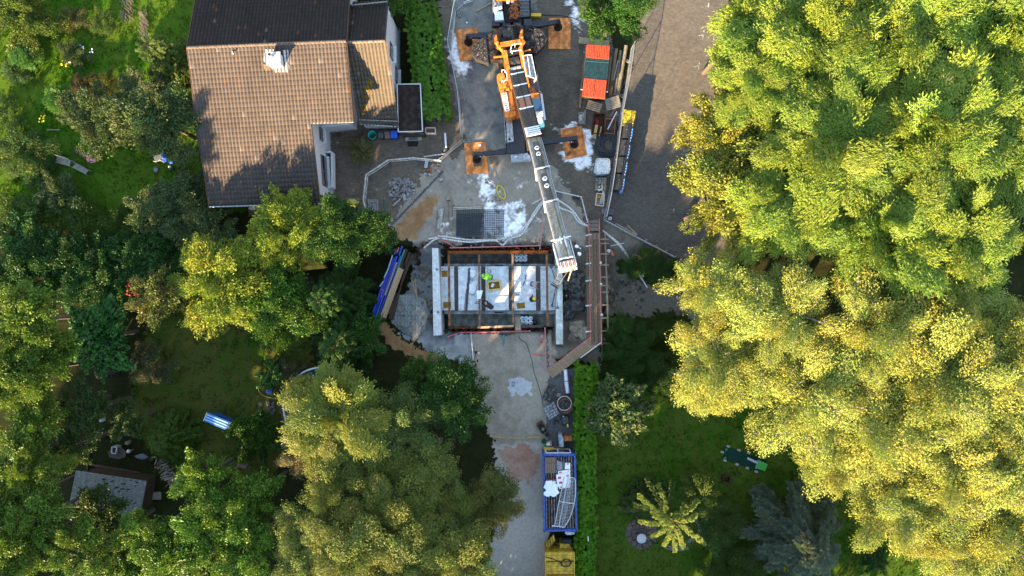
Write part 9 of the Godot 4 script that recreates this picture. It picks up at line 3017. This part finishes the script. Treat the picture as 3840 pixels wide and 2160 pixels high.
	tree("thuja_tree", 1490, -20, 95, 5.0, "broad", [0.075, 0.150, 0.015], "green tree behind the wing of the house", "", 1.0, 0.8)
	tree("magnolia_tree", 2310, 1530, 135, 5.5, "large", [0.075, 0.115, 0.033], "round glossy magnolia tree standing beside the thuja hedge", "", 1.3, 0.85, "grey", "tree", 0.62)
	g = "laurel bank below the footbridge"
	for q in [[2330, 1230, 60, 1.4], [2390, 1270, 70, 1.5], [2340, 1320, 70, 1.5], [2420, 1350, 75, 1.5], [2360, 1400, 70, 1.4], [2470, 1420, 70, 1.4], [2440, 980, 55, 1.2], [2490, 1020, 60, 1.3], [2380, 1000, 40, 0.9]]:
		tree("laurel_bush", q[0], q[1], q[2], q[3], "small", [0.032, 0.075, 0.011], "dark ground hugging laurel bush on the bank by the footbridge", g, 1.2, 0.5, "brown", "shrub")
	conifer("blue_spruce", 2990, 2020, 235, 8.0, "spruce", SPRUCE, "blue grey spruce on the shaded garden lawn", 0.35, "", 11, 1.9)
	frond_cypress()
	tree("juniper_bush", 2690, 1960, 95, 2.8, "small", [0.055, 0.095, 0.017], "green juniper bush right of the yellow cypress", "", 1.2, 0.7, "brown", "shrub")
	tree("juniper_bush", 2620, 1850, 90, 3.2, "small", [0.065, 0.105, 0.015], "light green bush behind the yellow cypress", "", 1.2, 0.7, "brown", "shrub")
	conifer("juniper_shrub", 2420, 1880, 90, 3.0, "spray", YEW, "dark juniper spreading behind the stone circle", 0.1, "", 6, 1.6)
	tree("shrub", 2740, 2130, 120, 2.4, "small", [0.050, 0.085, 0.013], "low dark shrub at the lower edge of the garden lawn", "", 1.1, 0.6, "brown", "shrub")
	tree("shrub", 3270, 2090, 60, 2.0, "broad", OAK, "dark bush under the birch trees beside the spruce", "", 1.0, 0.7, "brown", "shrub")
	hedge("unseen_shade_hedge", [Vector3(-10, 0, 27.4), Vector3(6, 0, 27.4)], 1.6, 3.8, "spray", [0.06, 0.13, 0.015], "unseen hedge added to shade the south end of the grey road", 1.2)  # out of view, added to block low sun on the road end
	g = "unseen shade trees south of the gardens"
	for q in [[-38, 31, 12], [-30, 36, 15], [-22, 32, 15], [-14, 37, 14.5], [-7, 32, 15], [0, 37, 11], [10, 33, 13], [16, 36, 17], [24, 32, 16], [32, 36, 16], [-46, 36, 14], [-3, 28, 9], [-11, 28, 13], [-43, 29, 9.5], [-35, 29.5, 9.5], [-27, 29, 9.5], [-19, 29.5, 9.5], [5, 28, 7.5], [13, 28.5, 8], [21, 28, 8]]:  # trees out of view, placed and sized to cast shade on the site
		var hc: float = q[2] * 0.55
		var s: float = (CAM_H - hc) / FOCAL
		tree("unseen_shade_tree", 1920 + q[0] / s, 1080 + q[1] / s, 5.2 / s, q[2], "broad", [0.070, 0.120, 0.018], "unseen tree placed south of the gardens to shade them", g, 0.9, 1.5, "grey", "tree", 1.4)
